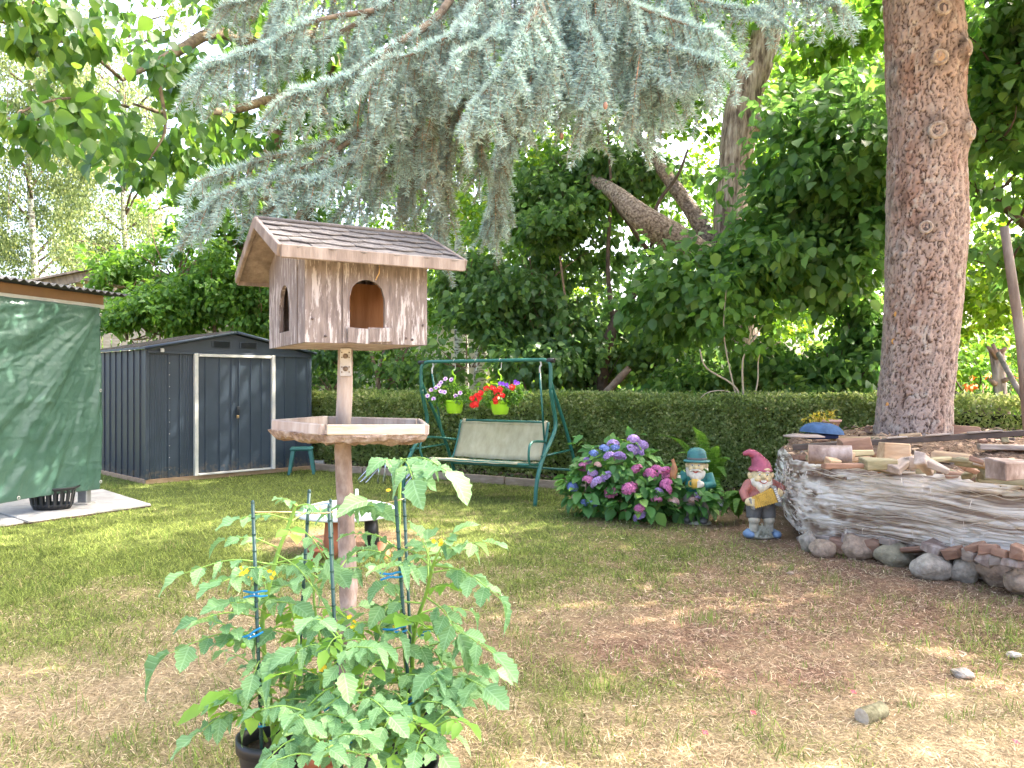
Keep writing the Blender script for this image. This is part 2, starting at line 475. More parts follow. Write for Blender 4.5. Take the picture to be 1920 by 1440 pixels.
L_lilac = leafmat('lilac_leaves', (.075, .155, .05), (.13, .24, .07), (.21, .34, .08), trans=.52, rough=.36, spec=.5)
L_dark = leafmat('dark_leaves', (.07, .16, .045), (.115, .235, .06), (.19, .32, .07), trans=.55, rough=.40, spec=.5)
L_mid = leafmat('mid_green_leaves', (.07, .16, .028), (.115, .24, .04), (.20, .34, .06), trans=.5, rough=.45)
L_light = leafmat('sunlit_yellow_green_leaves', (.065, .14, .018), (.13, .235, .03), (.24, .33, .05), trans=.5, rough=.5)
L_birch = leafmat('birch_leaves', (.07, .11, .04), (.15, .20, .075), (.28, .32, .13), trans=.5, rough=.5)
L_hedge = leafmat('hedge_leaves', (.16, .22, .065), (.27, .34, .11), (.46, .47, .22), trans=.5, rough=.38, spec=.5, clump=2)
L_tomato = leafmat('tomato_leaves', (.095, .21, .075), (.165, .31, .125), (.23, .39, .14), trans=.3, rough=.6, clump=4, vein=True)
L_tomato_yel = leafmat('young_tomato_leaves', (.12, .27, .04), (.20, .36, .06), trans=.5, rough=.55, clump=4)
L_hyd = leafmat('hydrangea_leaves', (.06, .165, .04), (.10, .24, .055), (.19, .33, .07), trans=.3, rough=.45, clump=3)
L_fern = leafmat('fern_fronds', (.08, .19, .035), (.14, .28, .05), trans=.45, rough=.6, clump=3)
L_spruce = leafmat('blue_spruce_needles', (.26, .36, .33), (.42, .54, .50), (.56, .66, .61), trans=.3, rough=.55, clump=3.5)
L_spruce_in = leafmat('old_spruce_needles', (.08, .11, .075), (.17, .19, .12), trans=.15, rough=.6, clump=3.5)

def splash(m):
    """mud splashed on the lowest hand's breadth of a wall"""
    nt = m.node_tree; L = nt.links.new; b = nt.nodes['Principled BSDF']
    src = b.inputs['Base Color'].links[0].from_socket
    tc = nt.nodes.new('ShaderNodeTexCoord'); sp = nt.nodes.new('ShaderNodeSeparateXYZ'); L(tc.outputs['Object'], sp.inputs[0])
    n = nt.nodes.new('ShaderNodeTexNoise'); n.inputs['Scale'].default_value = 16; n.inputs['Detail'].default_value = 6; L(tc.outputs['Object'], n.inputs[0])
    a = nt.nodes.new('ShaderNodeMath'); a.operation = 'MULTIPLY_ADD'; L(n.outputs[0], a.inputs[0]); a.inputs[1].default_value = .9; a.inputs[2].default_value = -.32
    d = nt.nodes.new('ShaderNodeMath'); d.operation = 'SUBTRACT'; L(a.outputs[0], d.inputs[0]); L(sp.outputs[2], d.inputs[1])
    r = nt.nodes.new('ShaderNodeMapRange'); r.inputs[1].default_value = -.06; r.inputs[2].default_value = .12; r.inputs[4].default_value = .75; L(d.outputs[0], r.inputs[0])
    mx = nt.nodes.new('ShaderNodeMix'); mx.data_type = 'RGBA'; L(r.outputs[0], mx.inputs[0]); L(src, mx.inputs[6]); mx.inputs[7].default_value = (.13, .105, .08, 1)
    L(mx.outputs[2], b.inputs['Base Color'])
splash(M_shed); splash(M_shed_dark)

# ------------------------------------------------------------------ ground and lawn
def ground_z(x, y):
    near = np.exp(-((np.asarray(x)/14)**2 + ((np.asarray(y)-7)/12)**2))
    return near*(fbm(np.asarray(x)*.7+40, np.asarray(y)*.7, 0, 3)-.5)*.05
def green_mask(x, y):
    x = np.asarray(x, float); y = np.asarray(y, float)
    w = fbm(x*1.1+5, y*1.1+9, 0, 4)
    f = fbm(x*4.5+50, y*4.5, 3, 3)
    g = .97*ss(4.8, 7.3, y + 1.2*(w-.5))*(1-ss(.1, 2.7, x + (w-.5)*2.6 - .10*(y-6)))
    g = g + .42*ss(2.8, 5, y)*(1-ss(-2.8, -1.0, x))
    g = g + .38*np.exp(-(((x-.25)/.55)**2+((y-3.7)/.45)**2)) + .42*np.exp(-(((x-3.2)/.5)**2+((y-4.4)/.5)**2)) + .38*np.exp(-(((x+1.5)/.5)**2+((y-3.15)/.25)**2))
    g = g + .3*np.exp(-(((x+3.2)/.5)**2+((y-5.2)/.35)**2))
    g = g*(.55+.9*f) + (w-.5)*.5 + (f-.5)*.35 + .06
    g = g*(1-.97*np.exp(-(((x+1.6)/.75)**4+((y-7.35)/.62)**4)))
    return np.clip(g, 0, 1)
def litter_mask(x, y):
    x = np.asarray(x, float); y = np.asarray(y, float)
    w = fbm(x*1.4+15, y*1.4+29, 0, 4)
    l = ss(-.6, 1.4, x+(w-.5)*1.6)*ss(3.3, 4.6, y+(w-.5)*2)*(1-.5*ss(7.5, 9, y))
    l = np.maximum(l, .9*ss(1.0, 2.4, x)*ss(5.5, 7, y))
    b = np.exp(-(((x+1.6)/.75)**4+((y-7.35)/.62)**4))
    return np.clip(np.maximum(l*(.45+w*.9), b), 0, 1)
GREEN = np.array([.15, .19, .048]); TAN = np.array([.40, .31, .185]); BROWN = np.array([.25, .155, .105])
def ground_col(x, y):
    g = green_mask(x, y)[..., None]; l = litter_mask(x, y)[..., None]
    n = fbm(np.asarray(x)*9, np.asarray(y)*9, 7, 4)[..., None]
    base = TAN*(.55+.55*n)*(1-l) + BROWN*(.5+.75*n)*l
    gg = GREEN*(.45+.6*n)
    return base*(1-g) + gg*g
xs = np.concatenate([[-400, -150, -60, -30, -18, -12], np.arange(-9, 8.001, .06), [12, 18, 30, 60, 150, 400]])
ys = np.concatenate([[-400, -100, -30, -10, -3, 0, 1.5], np.arange(2.4, 14.6, .07), [16, 18, 22, 30, 60, 150, 500, 900]])
XX, YY = np.meshgrid(xs, ys)
ZZ = ground_z(XX, YY) + (fbm(XX*8, YY*8, 1, 3)-.5)*.022*((YY > 2) & (YY < 15) & (abs(XX) < 9))
nx_, ny_ = len(xs), len(ys)
idx = np.arange(nx_*ny_).reshape(ny_, nx_)
Fq = np.stack([idx[:-1, :-1], idx[:-1, 1:], idx[1:, 1:], idx[1:, :-1]], -1).reshape(-1, 4)
V = np.stack([XX, YY, ZZ], -1).reshape(-1, 3)
far = (YY > 14)[..., None]
gc = np.where(far, np.array([.06, .075, .03]), ground_col(XX, YY)).reshape(-1, 3)
M_ground = colmat('lawn_soil', trans=0, rough=1)
nt = M_ground.node_tree
nb = nt.nodes.new('ShaderNodeTexNoise'); nb.inputs['Scale'].default_value = 55; nb.inputs['Detail'].default_value = 8
tc = nt.nodes.new('ShaderNodeTexCoord'); nt.links.new(tc.outputs['Object'], nb.inputs[0])
bp = nt.nodes.new('ShaderNodeBump'); bp.inputs['Strength'].default_value = .9; bp.inputs['Distance'].default_value = .03
nt.links.new(nb.outputs[0], bp.inputs['Height']); nt.links.new(bp.outputs[0], nt.nodes['Principled BSDF'].inputs['Normal'])
mx = nt.nodes.new('ShaderNodeMix'); mx.data_type = 'RGBA'; mx.blend_type = 'MULTIPLY'; mx.inputs[0].default_value = 1
r_ = ramp(nt, [(.3, (.55, .5, .45)), (.65, (1.25, 1.2, 1.15))]); nt.links.new(nb.outputs[0], r_.inputs[0])
nt.links.new(nt.nodes['Color Attribute'].outputs[0], mx.inputs[6]); nt.links.new(r_.outputs[0], mx.inputs[7]); nt.links.new(mx.outputs[2], nt.nodes['Principled BSDF'].inputs['Base Color'])
lawn = link('ground', fastmesh('ground', V, Fq, True, gc), None, M_ground)
lawn['kind'] = 'structure'

SLAB = [(-4.42, 9.42), (-5.36, 8.02), (-7.6, 4.8), (-9.6, 6.4), (-6.3, 11.2), (-5.72, 10.75)]
def in_poly(x, y, poly):
    c = np.zeros(np.shape(x), bool); n = len(poly)
    for i in range(n):
        x1, y1 = poly[i]; x2, y2 = poly[(i+1) % n]
        t = ((y1 > y) != (y2 > y)) & (x < (x2-x1)*(y-y1)/(y2-y1+1e-12)+x1)
        c ^= t
    return c
HA, HS = Vector((.76, 11.0)), -.584          # the line of the hedge border
def behind_border(x, y): return y > HA.y + HS*(x-HA.x) - .02
def grass_patch(n, ymin, ymax, w, ln):
    y = ymin + (ymax-ymin)*rng.random(n)
    x = (rng.random(n)*2-1)*(.70*y+.3)
    d = green_mask(x, y); l = litter_mask(x, y)
    keep = ~in_poly(x, y, SLAB) & ~behind_border(x, y) & (x < 7)
    keep &= ~((x > 2.75+(7.2-y)*.62) & (y < 9.0)) | (y < 5.0) & (x < 4.0)
    keep &= rng.random(n) < (.6+.5*d+.1*l)
    bare = np.exp(-(((x+1.6)/.75)**4+((y-7.35)/.62)**4)); keep &= rng.random(n) > bare*.95
    x, y, d, l = x[keep], y[keep], d[keep], l[keep]
    n = len(x)
    z = ground_z(x, y)
    isg = rng.random(n) < d*1.15-.05
    tall = 1 + 1.1*ss(.5, .95, fbm(x*2.7+3, y*2.7+8, 5, 3))*isg
    L_ = ln*(.5+.9*rng.random(n))*tall*np.where(isg, 1, .95)
    an = rng.random(n)*2*PI
    lean = np.where(isg, .35+.7*rng.random(n), .9+.62*rng.random(n))
    hor = np.stack([np.cos(an), np.sin(an), np.zeros(n)], 1)
    up = np.array([0, 0, 1.0])
    side = np.stack([-np.sin(an), np.cos(an), np.zeros(n)], 1)
    tw = rng.random(n)*PI; side = side*np.cos(tw)[:, None]*.8 + up*np.sin(tw)[:, None]*.4
    b = np.stack([x, y, z-.004], 1)
    dirv = hor*np.sin(lean)[:, None] + up*np.cos(lean)[:, None]
    mid = b + dirv*(L_*.55)[:, None]
    dir2 = hor*np.sin(lean+.5)[:, None] + up*np.maximum(np.cos(lean+.5), -.05)[:, None]
    tip = mid + dir2*(L_*.5)[:, None]
    ww = (w*(.6+.8*rng.random(n)))[:, None]
    Vv = np.stack([b-side*ww*.5, b+side*ww*.5, mid+side*ww*.4, mid-side*ww*.4, tip], 1).reshape(-1, 3)
    o = (np.arange(n)*5)[:, None]
    Fa = np.concatenate([o+np.array([0, 1, 2]), o+np.array([0, 2, 3]), o+np.array([3, 2, 4])]) if ymin < 6.5 else o+np.array([0, 1, 4])
    r = rng.random((n, 1))
    cg = np.where(r < .5, GREEN*(.55+r*1.4), np.array([.24, .29, .07])*(.6+r*.8))
    ct = np.where(r < .6, TAN*(.5+r*1.5), np.array([.58, .48, .30])*(.5+r*.8))
    cb = np.where(r < .45, BROWN*(.4+r*2.0), np.array([.52, .37, .25])*(.45+r*.8))
    lf = (rng.random((n, 1)) < l[:, None]*.8)
    c = np.where(isg[:, None], cg, np.where(lf, cb, ct))
    return Vv, Fa, np.repeat(c, 5, axis=0)
Vs, Fs, Cs, base = [], [], [], 0
for a in ((100000, 2.6, 4.4, .0056, .048), (115000, 4.4, 7.0, .0075, .050), (110000, 7.0, 13.6, .013, .056)):
    v, f, c = grass_patch(*a)
    Vs.append(v); Fs.append(f+base); Cs.append(c); base += len(v)
grass = link('grass', fastmesh('grass', np.concatenate(Vs), np.concatenate(Fs), False, np.concatenate(Cs)), None, colmat('grass_blades', trans=.35))
setp(grass, 'patchy lawn grass, green on the left and dry straw coloured on the right', 'grass', kind='stuff')

# longer tufts
tv, tf, tcl, base = [], [], [], 0
TUFTS = []
for _k in range(420):
    _Y = random.uniform(3.0, 9.0)**1.0; _X = random.uniform(-.68, .66)*_Y
    if in_poly(np.array(_X), np.array(_Y), SLAB) or (_X > 2.5+(7.2-_Y)*.62 and _Y > 4.4): continue
    if float(np.exp(-(((_X+1.6)/.8)**4+((_Y-7.35)/.65)**4))) > .3: continue
    TUFTS.append((960+_X/_Y*F, 720+F*CAMH/_Y, random.randint(7, 24), random.uniform(.035, .085)))
for (px, py, nb_, h) in TUFTS+[(1110, 1290, 70, .09), (1090, 1400, 60, .10), (1150, 1240, 45, .07), (1310, 1170, 60, .09), (1820, 1150, 60, .12), (1870, 1190, 80, .10), (1900, 1340, 50, .09), (150, 1130, 80, .07), (330, 1030, 60, .06), (380, 1420, 60, .07), (1250, 1230, 45, .06), (1010, 930, 50, .09), (560, 885, 30, .06), (1740, 1210, 30, .07), (40, 930, 50, .10), (120, 955, 30, .09), (210, 915, 60, .09), (1360, 985, 30, .07), (240, 1400, 40, .07)]:
    g0 = G(px, py)
    for k in range(nb_):
        a = random.uniform(0, 2*PI); q = g0 + Vector((random.gauss(0, .09 if nb_ > 24 else .035), random.gauss(0, .07 if nb_ > 24 else .03), 0))
        hh = h*random.uniform(.5, 1.3); w_ = .0035
        hd = Vector((math.cos(a), math.sin(a), 0)); sd = Vector((-math.sin(a), math.cos(a), 0))*w_/2
        m1 = q + hd*hh*.25 + Vector((0, 0, hh*.6)); t1 = q + hd*hh*random.uniform(.4, .8) + Vector((0, 0, hh*.95))
        tv += [q-sd, q+sd, m1+sd*.8, m1-sd*.8, t1]
        tf += [(base, base+1, base+2), (base, base+2, base+3), (base+3, base+2, base+4)]; base += 5
        c = (np.array([.20, .30, .06]) if random.random() < .68 else np.array([.45, .38, .18]))*random.uniform(.6, 1.2)
        tcl += [c]*5
tf_o = link('tall_grass', fastmesh('tall_grass', np.array([tuple(v) for v in tv]), np.array(tf), False, np.array(tcl)), None, grass.data.materials[0])
setp(tf_o, 'longer loose tufts of grass standing out of the mown lawn', 'grass', kind='stuff')

# (random tufts were added above)
# needle litter and chips under the trees on the right
n = 26000
y = 3.0 + 7*rng.random(n); x = -1 + (rng.random(n))*(.68*y+1.2)
k = (rng.random(n) < litter_mask(x, y)*1.05) & ~behind_border(x, y+.0)
x, y = x[k], y[k]; n = len(x)
a = rng.random(n)*2*PI
d = np.stack([np.cos(a), np.sin(a), (rng.random(n)-.4)*.5], 1); nn = rand_unit(n)*.5; nn[:, 2] += 1
sz = .014+.028*rng.random(n)**2
Tn = (np.array([[-.06, 0, 0], [.06, 0, 0], [.05, 1, .1], [-.05, 1, .08]]), np.array([[0, 1, 2], [0, 2, 3]]))
Vv, Fa = scatter(Tn, np.stack([x, y, ground_z(x, y)+.008+.012*rng.random(n)], 1), d, nn, sz)
c = np.where(rng.random((n, 1)) < .6, np.array([[.30, .17, .11]]), np.array([[.55, .42, .30]]))*(.5+rng.random((n, 1)))
lit = link('needle_litter', fastmesh('needle_litter', Vv, Fa, False, np.repeat(c, 4, axis=0)), None, colmat('litter', trans=0))
setp(lit, 'brown spruce needles and wood chips scattered over the dry ground by the woodpile', 'litter', kind='stuff')

# soil bed between border board and hedge
def hl(x, off=0.0): # point on the border line, off metres behind it
    n_ = Vector((.504, .863)); q = Vector((x, HA.y+HS*(x-HA.x))) + n_*off
    return q
bed = MB()
xs_ = np.linspace(-3.6, 3.3, 40)
for i in range(len(xs_)-1):
    a0, a1 = hl(xs_[i], -.12*(xs_[i] > 1.0)*1.0 - .5*ss(1.0, 1.6, xs_[i])), hl(xs_[i+1], -.12*(xs_[i+1] > 1)*1.0 - .5*ss(1.0, 1.6, xs_[i+1]))
    b0, b1 = hl(xs_[i], 1.2), hl(xs_[i+1], 1.2)
    h0 = .034
    bed.add([(a0.x, a0.y, .012), (a1.x, a1.y, .012), (b1.x, b1.y, h0), (b0.x, b0.y, h0)], [(0, 1, 2, 3)])
bo = bed.build('soil_bed', M_soil); bo['kind'] = 'structure'
# concrete paving under the shelter, three poured bays
base_obj = None
def inset(poly, c, s): return [(c[0]+(x-c[0])*s, c[1]+(y-c[1])*s) for x, y in poly]
pav = link('pavement', MB().prism([(x, y) for x, y in SLAB], -.1, .012).mesh(), None, M_soil); pav['kind'] = 'structure'
bays = [[(-4.42, 9.42), (-5.20, 8.26), (-6.55, 9.35), (-5.72, 10.75)], [(-5.22, 8.23), (-6.35, 6.55), (-7.8, 7.55), (-6.57, 9.32)], [(-6.37, 6.52), (-7.6, 4.8), (-9.3, 6.2), (-7.82, 7.52)]]
for bpoly in bays:
    MB().prism(bpoly, -.08, .035).build('slab', M_concrete, pav, bevel=.006)
# edging boards along the border
eb = thing('garden_edging', 'low weathered timber edging boards in front of the clipped hedge', 'edging')
xx = [-3.55, -2.5, -1.3, -.1, 1.05]
for i in range(4):
    a0, a1 = hl(xx[i]+.01, 0), hl(xx[i+1]-.01, 0)
    mid = (a0+a1)/2; ang = math.atan2(a1.y-a0.y, a1.x-a0.x)
    MB().box((0, 0, 0), ((a1-a0).length, .05, .13), jit=.004).build('board', M_edge_wood, eb, (mid.x, mid.y, .045+.008*i % .012), (0, 0, ang), bevel=.006)
# border stones right of the hydrangea
for i, (px, py, w_) in enumerate([(1475, 960, .34), (1345, 965, .25)]):
    g0 = G(px, py-8)
    o = MB().box((0, 0, 0), (w_, .1, .12), jit=.012).build('edging_block', M_concrete, None, g0+Vector((0, .1, .05)), (0, 0, -.5), bevel=.015)
    setp(o, ['grey edging block behind the gnome in the red pointed hat', 'grey edging block between the two gnomes'][i], 'block')
# ------------------------------------------------------------------ blue-grey metal shed
def shed():
    t = thing('garden_shed', 'dark blue-grey metal garden shed with padlocked white-framed double doors', 'shed', (-5.46, 11.5, 0), math.atan2(.724, .69))
    # local x along the front to the right, local y back
    W, D, EH, RH = 2.77, 1.95, 2.02, 2.30
    b = .07
    def roofz(x): return EH + (RH-EH)*(1-abs(x-W/2)/(W/2))
    MB().box((W/2, D/2, b/2), (W+.04, D+.04, b)).build('base_frame', M_cut, t, bevel=.005)
    # ribbed wall sheets, each a sheet of its own
    def sheet(name, p0, p1, z0, z1, ribs, m, fine=False, par=t):
        p0, p1 = Vector((*p0, 0)), Vector((*p1, 0)); L_ = (p1-p0).length; d = (p1-p0)/L_; nrm = Vector((d.y, -d.x, 0))
        pr = []
        if fine:
            k = 0.0
            while k < L_-.001:
                pr += [(k, 0), (k+.012, .006), (k+.024, 0)]; k += .036
            pr.append((L_, 0))
        else:
            pr = [(0, 0)]
            for r_ in ribs: pr += [(r_-.02, 0), (r_-.012, .016), (r_+.012, .016), (r_+.02, 0)]
            pr.append((L_, 0))
        V = []; Fs = []
        for q, h in pr:
            q = min(q, L_)
            base = p0 + d*q + nrm*h
            V += [(base.x, base.y, z0), (base.x, base.y, z1(q) if callable(z1) else z1)]
        for i in range(len(pr)-1): Fs.append((2*i, 2*i+2, 2*i+3, 2*i+1))
        # back faces for thickness
        k = len(V); V += [(v[0]-nrm.x*.02, v[1]-nrm.y*.02, v[2]) for v in V]
        for i in range(len(pr)-1): Fs.append((k+2*i+1, k+2*i+3, k+2*i+2, k+2*i))
        return MB().add(V, Fs).build(name, m, par)
    dz = 1.98
    sheet('wall_sheet', (0, 0), (.30, 0), b, dz+.03, [], M_shed, fine=True)
    sheet('wall_sheet', (.30, 0), (.52, 0), b, dz+.03, [.02, .2], M_shed)
    sheet('wall_sheet', (.52, 0), (.705, 0), b, dz+.03, [], M_shed, fine=True)
    sheet('wall_sheet', (2.07, 0), (W, 0), b, dz+.03, [.22, .44, .66], M_shed)
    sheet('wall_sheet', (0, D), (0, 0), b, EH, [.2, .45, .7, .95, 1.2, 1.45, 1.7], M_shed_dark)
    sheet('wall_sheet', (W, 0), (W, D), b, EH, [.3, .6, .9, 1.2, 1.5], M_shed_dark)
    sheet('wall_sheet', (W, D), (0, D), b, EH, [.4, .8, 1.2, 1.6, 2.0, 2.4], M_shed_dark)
    for x_ in (0, W): MB().box((x_, 0, (b+EH)/2), (.05, .05, EH-b)).build('corner_post', M_shed, t, bevel=.005)
    # gable
    MB().add([(0, -.012, dz), (W, -.012, dz), (W, -.012, EH), (W/2, -.012, RH), (0, -.012, EH), (0, .02, dz), (W, .02, dz), (W, .02, EH), (W/2, .02, RH), (0, .02, EH)],
             [(0, 1, 2, 3, 4), (9, 8, 7, 6, 5), (0, 5, 6, 1), (1, 6, 7, 2), (2, 7, 8, 3), (3, 8, 9, 4), (4, 9, 5, 0)]).build('gable', M_shed, t)
    MB().box((W/2, -.03, dz), (W, .03, .04)).build('gable_trim', M_shed, t, bevel=.004)
    for vx in (W/2-.23, W/2+.23):
        v = MB().box((vx, -.02, 2.13), (.32, .012, .1)).build('vent', M_shed, t, bevel=.003)
        s_ = MB()
        for k in range(5): s_.box((vx, -.034, 2.095+.018*k), (.26, .014, .006), (.5, 0, 0))
        s_.build('louvre', M_shed_vent, v)
    # roof
    for sg in (-1, 1):
        x0, x1 = (W/2, -.07) if sg < 0 else (W/2, W+.07)
        z0, z1 = RH+.02, EH-.0
        m = MB()
        n_ = 9
        V = []; Fs = []
        for i in range(n_+1):
            yy = -.09 + (D+.18)*i/n_
            V += [(x0, yy, z0), (x1, yy, z1), (x0, yy, z0+.03), (x1, yy, z1+.03)]
        for i in range(n_):
            a = 4*i
            Fs += [(a, a+4, a+5, a+1), (a+2, a+3, a+7, a+6), (a+1, a+5, a+7, a+3), (a, a+2, a+6, a+4)]
        Fs += [(0, 1, 3, 2), (4*n_, 4*n_+2, 4*n_+3, 4*n_+1)]
        m.add(V, Fs)
        ro = m.build('roof', M_shed, t)
        for i in range(1, n_):
            yy = -.09 + (D+.18)*i/n_
            mid = Vector(((x0+x1)/2, yy, (z0+z1)/2+.04)); ang = math.atan2(z1-z0, x1-x0)
            MB().box((0, 0, 0), (abs(x1-x0), .03, .025)).build('roof_rib', M_shed, ro, mid, (0, -ang, 0))
        MB().tube([(x0, -.1, z0+.01), (x1, -.1, z1+.01)], .024, 6).build('roof_edge', M_shed, t)
    MB().box((.2, -.075, 2.01), (.05, .03, .06)).build('gutter_stop', M_white_metal, t, bevel=.006)
    # door frame, doors
    fx0, fx1 = .735, 2.04
    for (cx_, cz_, sx_, sz_) in ((fx0-.005, (b+dz)/2, .06, dz-b), (fx1+.005, (b+dz)/2, .06, dz-b), ((fx0+fx1)/2, dz-.03, fx1-fx0-.07, .045), ((fx0+fx1)/2, b+.015, fx1-fx0-.07, .03)):
        MB().box((cx_, -.035, cz_), (sx_, .06, sz_)).build('door_frame', M_white_metal, t, bevel=.004)
    mid = (fx0+fx1)/2
    for k, (a0, a1) in enumerate(((fx0+.03, mid-.003), (mid+.003, fx1-.03))):
        w_ = a1-a0
        d_ = sheet('door', (a0, -.02), (a1, -.02), b+.035, dz-.055, [.13, .36, w_-.06] if k == 0 else [.06, .27, .46], M_shed)
        if k == 1:
            MB().box((mid+.03, -.05, 1.07), (.045, .02, .13)).tube([(mid+.03, -.07, 1.03), (mid+.03, -.07, 1.1)], .008, 6).build('handle', M_shed_vent, d_, bevel=.003)
            pd = MB().box((mid+.015, -.075, .97), (.045, .022, .05)).build('padlock', plain('brass', (.35, .25, .12), metal=.6, rough=.4), d_, bevel=.006)
    sc = MB()
    for k in range(10): sc.ball((.33, -.014-.006, .2+.18*k), .007, 6)
    for k in range(8): sc.ball((fx1+.005, -.066, .2+.23*k), .006, 6)
    o = sc.build('screw', M_white_metal, t); o['kind'] = 'stuff'
shed()

# ------------------------------------------------------------------ tarp-covered shelter
def shelter():
    t = thing('carport_shelter', 'timber shelter hung with a green tarpaulin under a black corrugated roof', 'shelter', (-5.1, 9.5, 0), 0)
    L0 = Vector((-5.1, 9.5, 0))
    d = Vector((-.38, -1.27, 0)).normalized(); nrm = Vector((d.y, -d.x, 0))    # outward = to the camera's right
    if nrm.x < 0: nrm = -nrm
    Ln = 5.2
    # post with white foot
    for k, q in enumerate((0.12, 2.6, 5.0)):
        p = d*q - nrm*.10
        MB().box((p.x, p.y, 1.33), (.09, .09, 2.2)).build('post', M_cut, t, bevel=.006)
        pf = MB().box((p.x, p.y, .14), (.11, .11, .27)).build('post_foot', M_metal_bracket, t, (0, 0, 0), bevel=.006)
        MB().box((p.x, p.y, .03), (.18, .18, .05)).build('foot_plate', M_concrete, t, bevel=.01)
    a = d*-.1; b = d*(Ln+.1)
    ang = math.atan2(d.y, d.x)
    c = (a+b)/2 - nrm*.05
    MB().box((0, 0, 0), ((b-a).length, .06, .13)).build('beam', plain('brown_beam', (.28, .16, .08)), t, (c.x, c.y, 2.535), (0, 0, ang), bevel=.006)
    c2 = (a+b)/2 - nrm*.0
    MB().box((0, 0, 0), ((b-a).length-.05, .03, .05)).build('white_batten', M_white_metal, t, (c2.x, c2.y, 2.455), (0, 0, ang), bevel=.004)
    # corrugated roof: sheet sloping away to the left
    V = []; Fs = []; nu = 240
    for i in range(nu+1):
        q = -.28 + (Ln+.5)*i/nu
        w = .018*math.sin(2*PI*q/.105)
        for r_, zz in ((.17, 2.61), (-2.6, 2.86)):
            p = d*q + nrm*r_
            V += [(p.x, p.y, zz+w), (p.x, p.y, zz+w+.012)]
    for i in range(nu):
        k = 4*i
        Fs += [(k+1, k+3, k+7, k+5), (k, k+4, k+6, k+2), (k, k+1, k+5, k+4)]
    MB().add(V, Fs, True).build('corrugated_roof', plain('black_corrugated_sheet', (.035, .036, .04), rough=.5), t)
    # tarpaulin with folds
    nu, nz = 260, 150
    u = np.linspace(0, 1, nu)[None, :].repeat(nz, 0); v = np.linspace(0, 1, nz)[:, None].repeat(nu, 1)
    q = u*Ln; z = 2.44 - v*(2.44-.20-.03*np.sin(u*9))
    diag = (q*1.0 + (z)*1.0)        # folds fan from the top right corner
    th = np.arctan2(2.5-z, q+.12); rr = np.hypot(2.5-z, q+.12)
    disp = .06*(fbm(th*9, rr*.8, 0, 3)-.5)*np.clip(rr, 0, 1.5) + .06*(fbm((q*.55-z)*1.1+3, (q+z*.55)*3.2, 3, 4)-.5)
    cr = np.abs(fbm(q*5+fbm(q*3, z*3, 8)*2, z*5, 11, 4)-.5); disp = disp + .03*np.clip(.12-cr, 0, 1)*2
    cr2 = np.abs(fbm(q*11, z*11+fbm(q*7, z*7, 4)*2, 21, 3)-.5); disp = disp + .018*np.clip(.1-cr2, 0, 1)*2
    gq = np.abs(((q*2.4) % 1)-.5); gz = np.abs(((z*2.7) % 1)-.5)
    disp = disp + .003*(gq < .03) + .003*(gz < .03)
    disp = disp + .05*np.sin(v*PI)*(.5+.5*fbm(q*.8, z*.6, 30, 2))
    px_ = d.x*q + nrm.x*(.02+disp); py_ = d.y*q + nrm.y*(.02+disp)
    V = np.stack([px_, py_, z], -1).reshape(-1, 3)
    ii = np.arange(nu*nz).reshape(nz, nu)
    Fq = np.stack([ii[:-1, :-1], ii[:-1, 1:], ii[1:, 1:], ii[1:, :-1]], -1).reshape(-1, 4)
    mt = mk('green_tarpaulin', [(.35, (.052, .118, .086)), (.65, (.08, .158, .118))], scale=3, rough=.36, bump=.35, bscale=26, bdist=.012, spec=.55)
    tp = link('tarpaulin', fastmesh('tarpaulin', V, Fq, True), t, mt)
    so = tp.modifiers.new('solid', 'SOLIDIFY'); so.thickness = .003
    for q_, z_ in ((.03, 1.42), (.03, .30), (.03, 2.35), (1.15, .26), (2.3, .26)):
        p = d*q_ + nrm*.06
        MB().lathe([(.012, -.003), (.022, 0), (.012, .004)], (0, 0, 0), 12, M=Matrix.Identity(3)).build('eyelet', M_white_metal, t, (p.x, p.y, z_), (R(90), 0, ang))
    # far side so it is not hollow
    p0, p1 = d*0 - nrm*.25, d*Ln - nrm*.25
    return t
shelter()

# perforated basket under the tarp
bk = thing('laundry_basket', 'black perforated plastic basket on the paving behind the green tarpaulin', 'basket', tuple(P(98, 930, 9.05).xy)+(.035,))
m = MB(); nr, nc = 7, 40
prof = [(.16, 0), (.185, .06), (.19, .10), (.195, .14), (.2, .18), (.205, .22), (.23, .25)]
m.lathe(prof, n=nc, sx=1.25)
me = m.mesh(); bm = bmesh.new(); bm.from_mesh(me)
bm.faces.ensure_lookup_table()
kill = [bm.faces[r_*nc+c_] for r_ in range(1, 5) for c_ in range(0, nc, 2)]
bmesh.ops.delete(bm, geom=kill, context='FACES'); bm.to_mesh(me); bm.free()
o = link('basket_wall', me, bk, M_black_pl); o.modifiers.new('s', 'SOLIDIFY').thickness = .008
MB().lathe([(.001, .01), (.16, .01)], n=40, sx=1.25).build('basket_floor', M_black_pl, bk)
MB().lathe([(.225, .24), (.245, .245), (.245, .262), (.225, .262)], n=40, sx=1.22).build('rim', M_black_pl, bk)

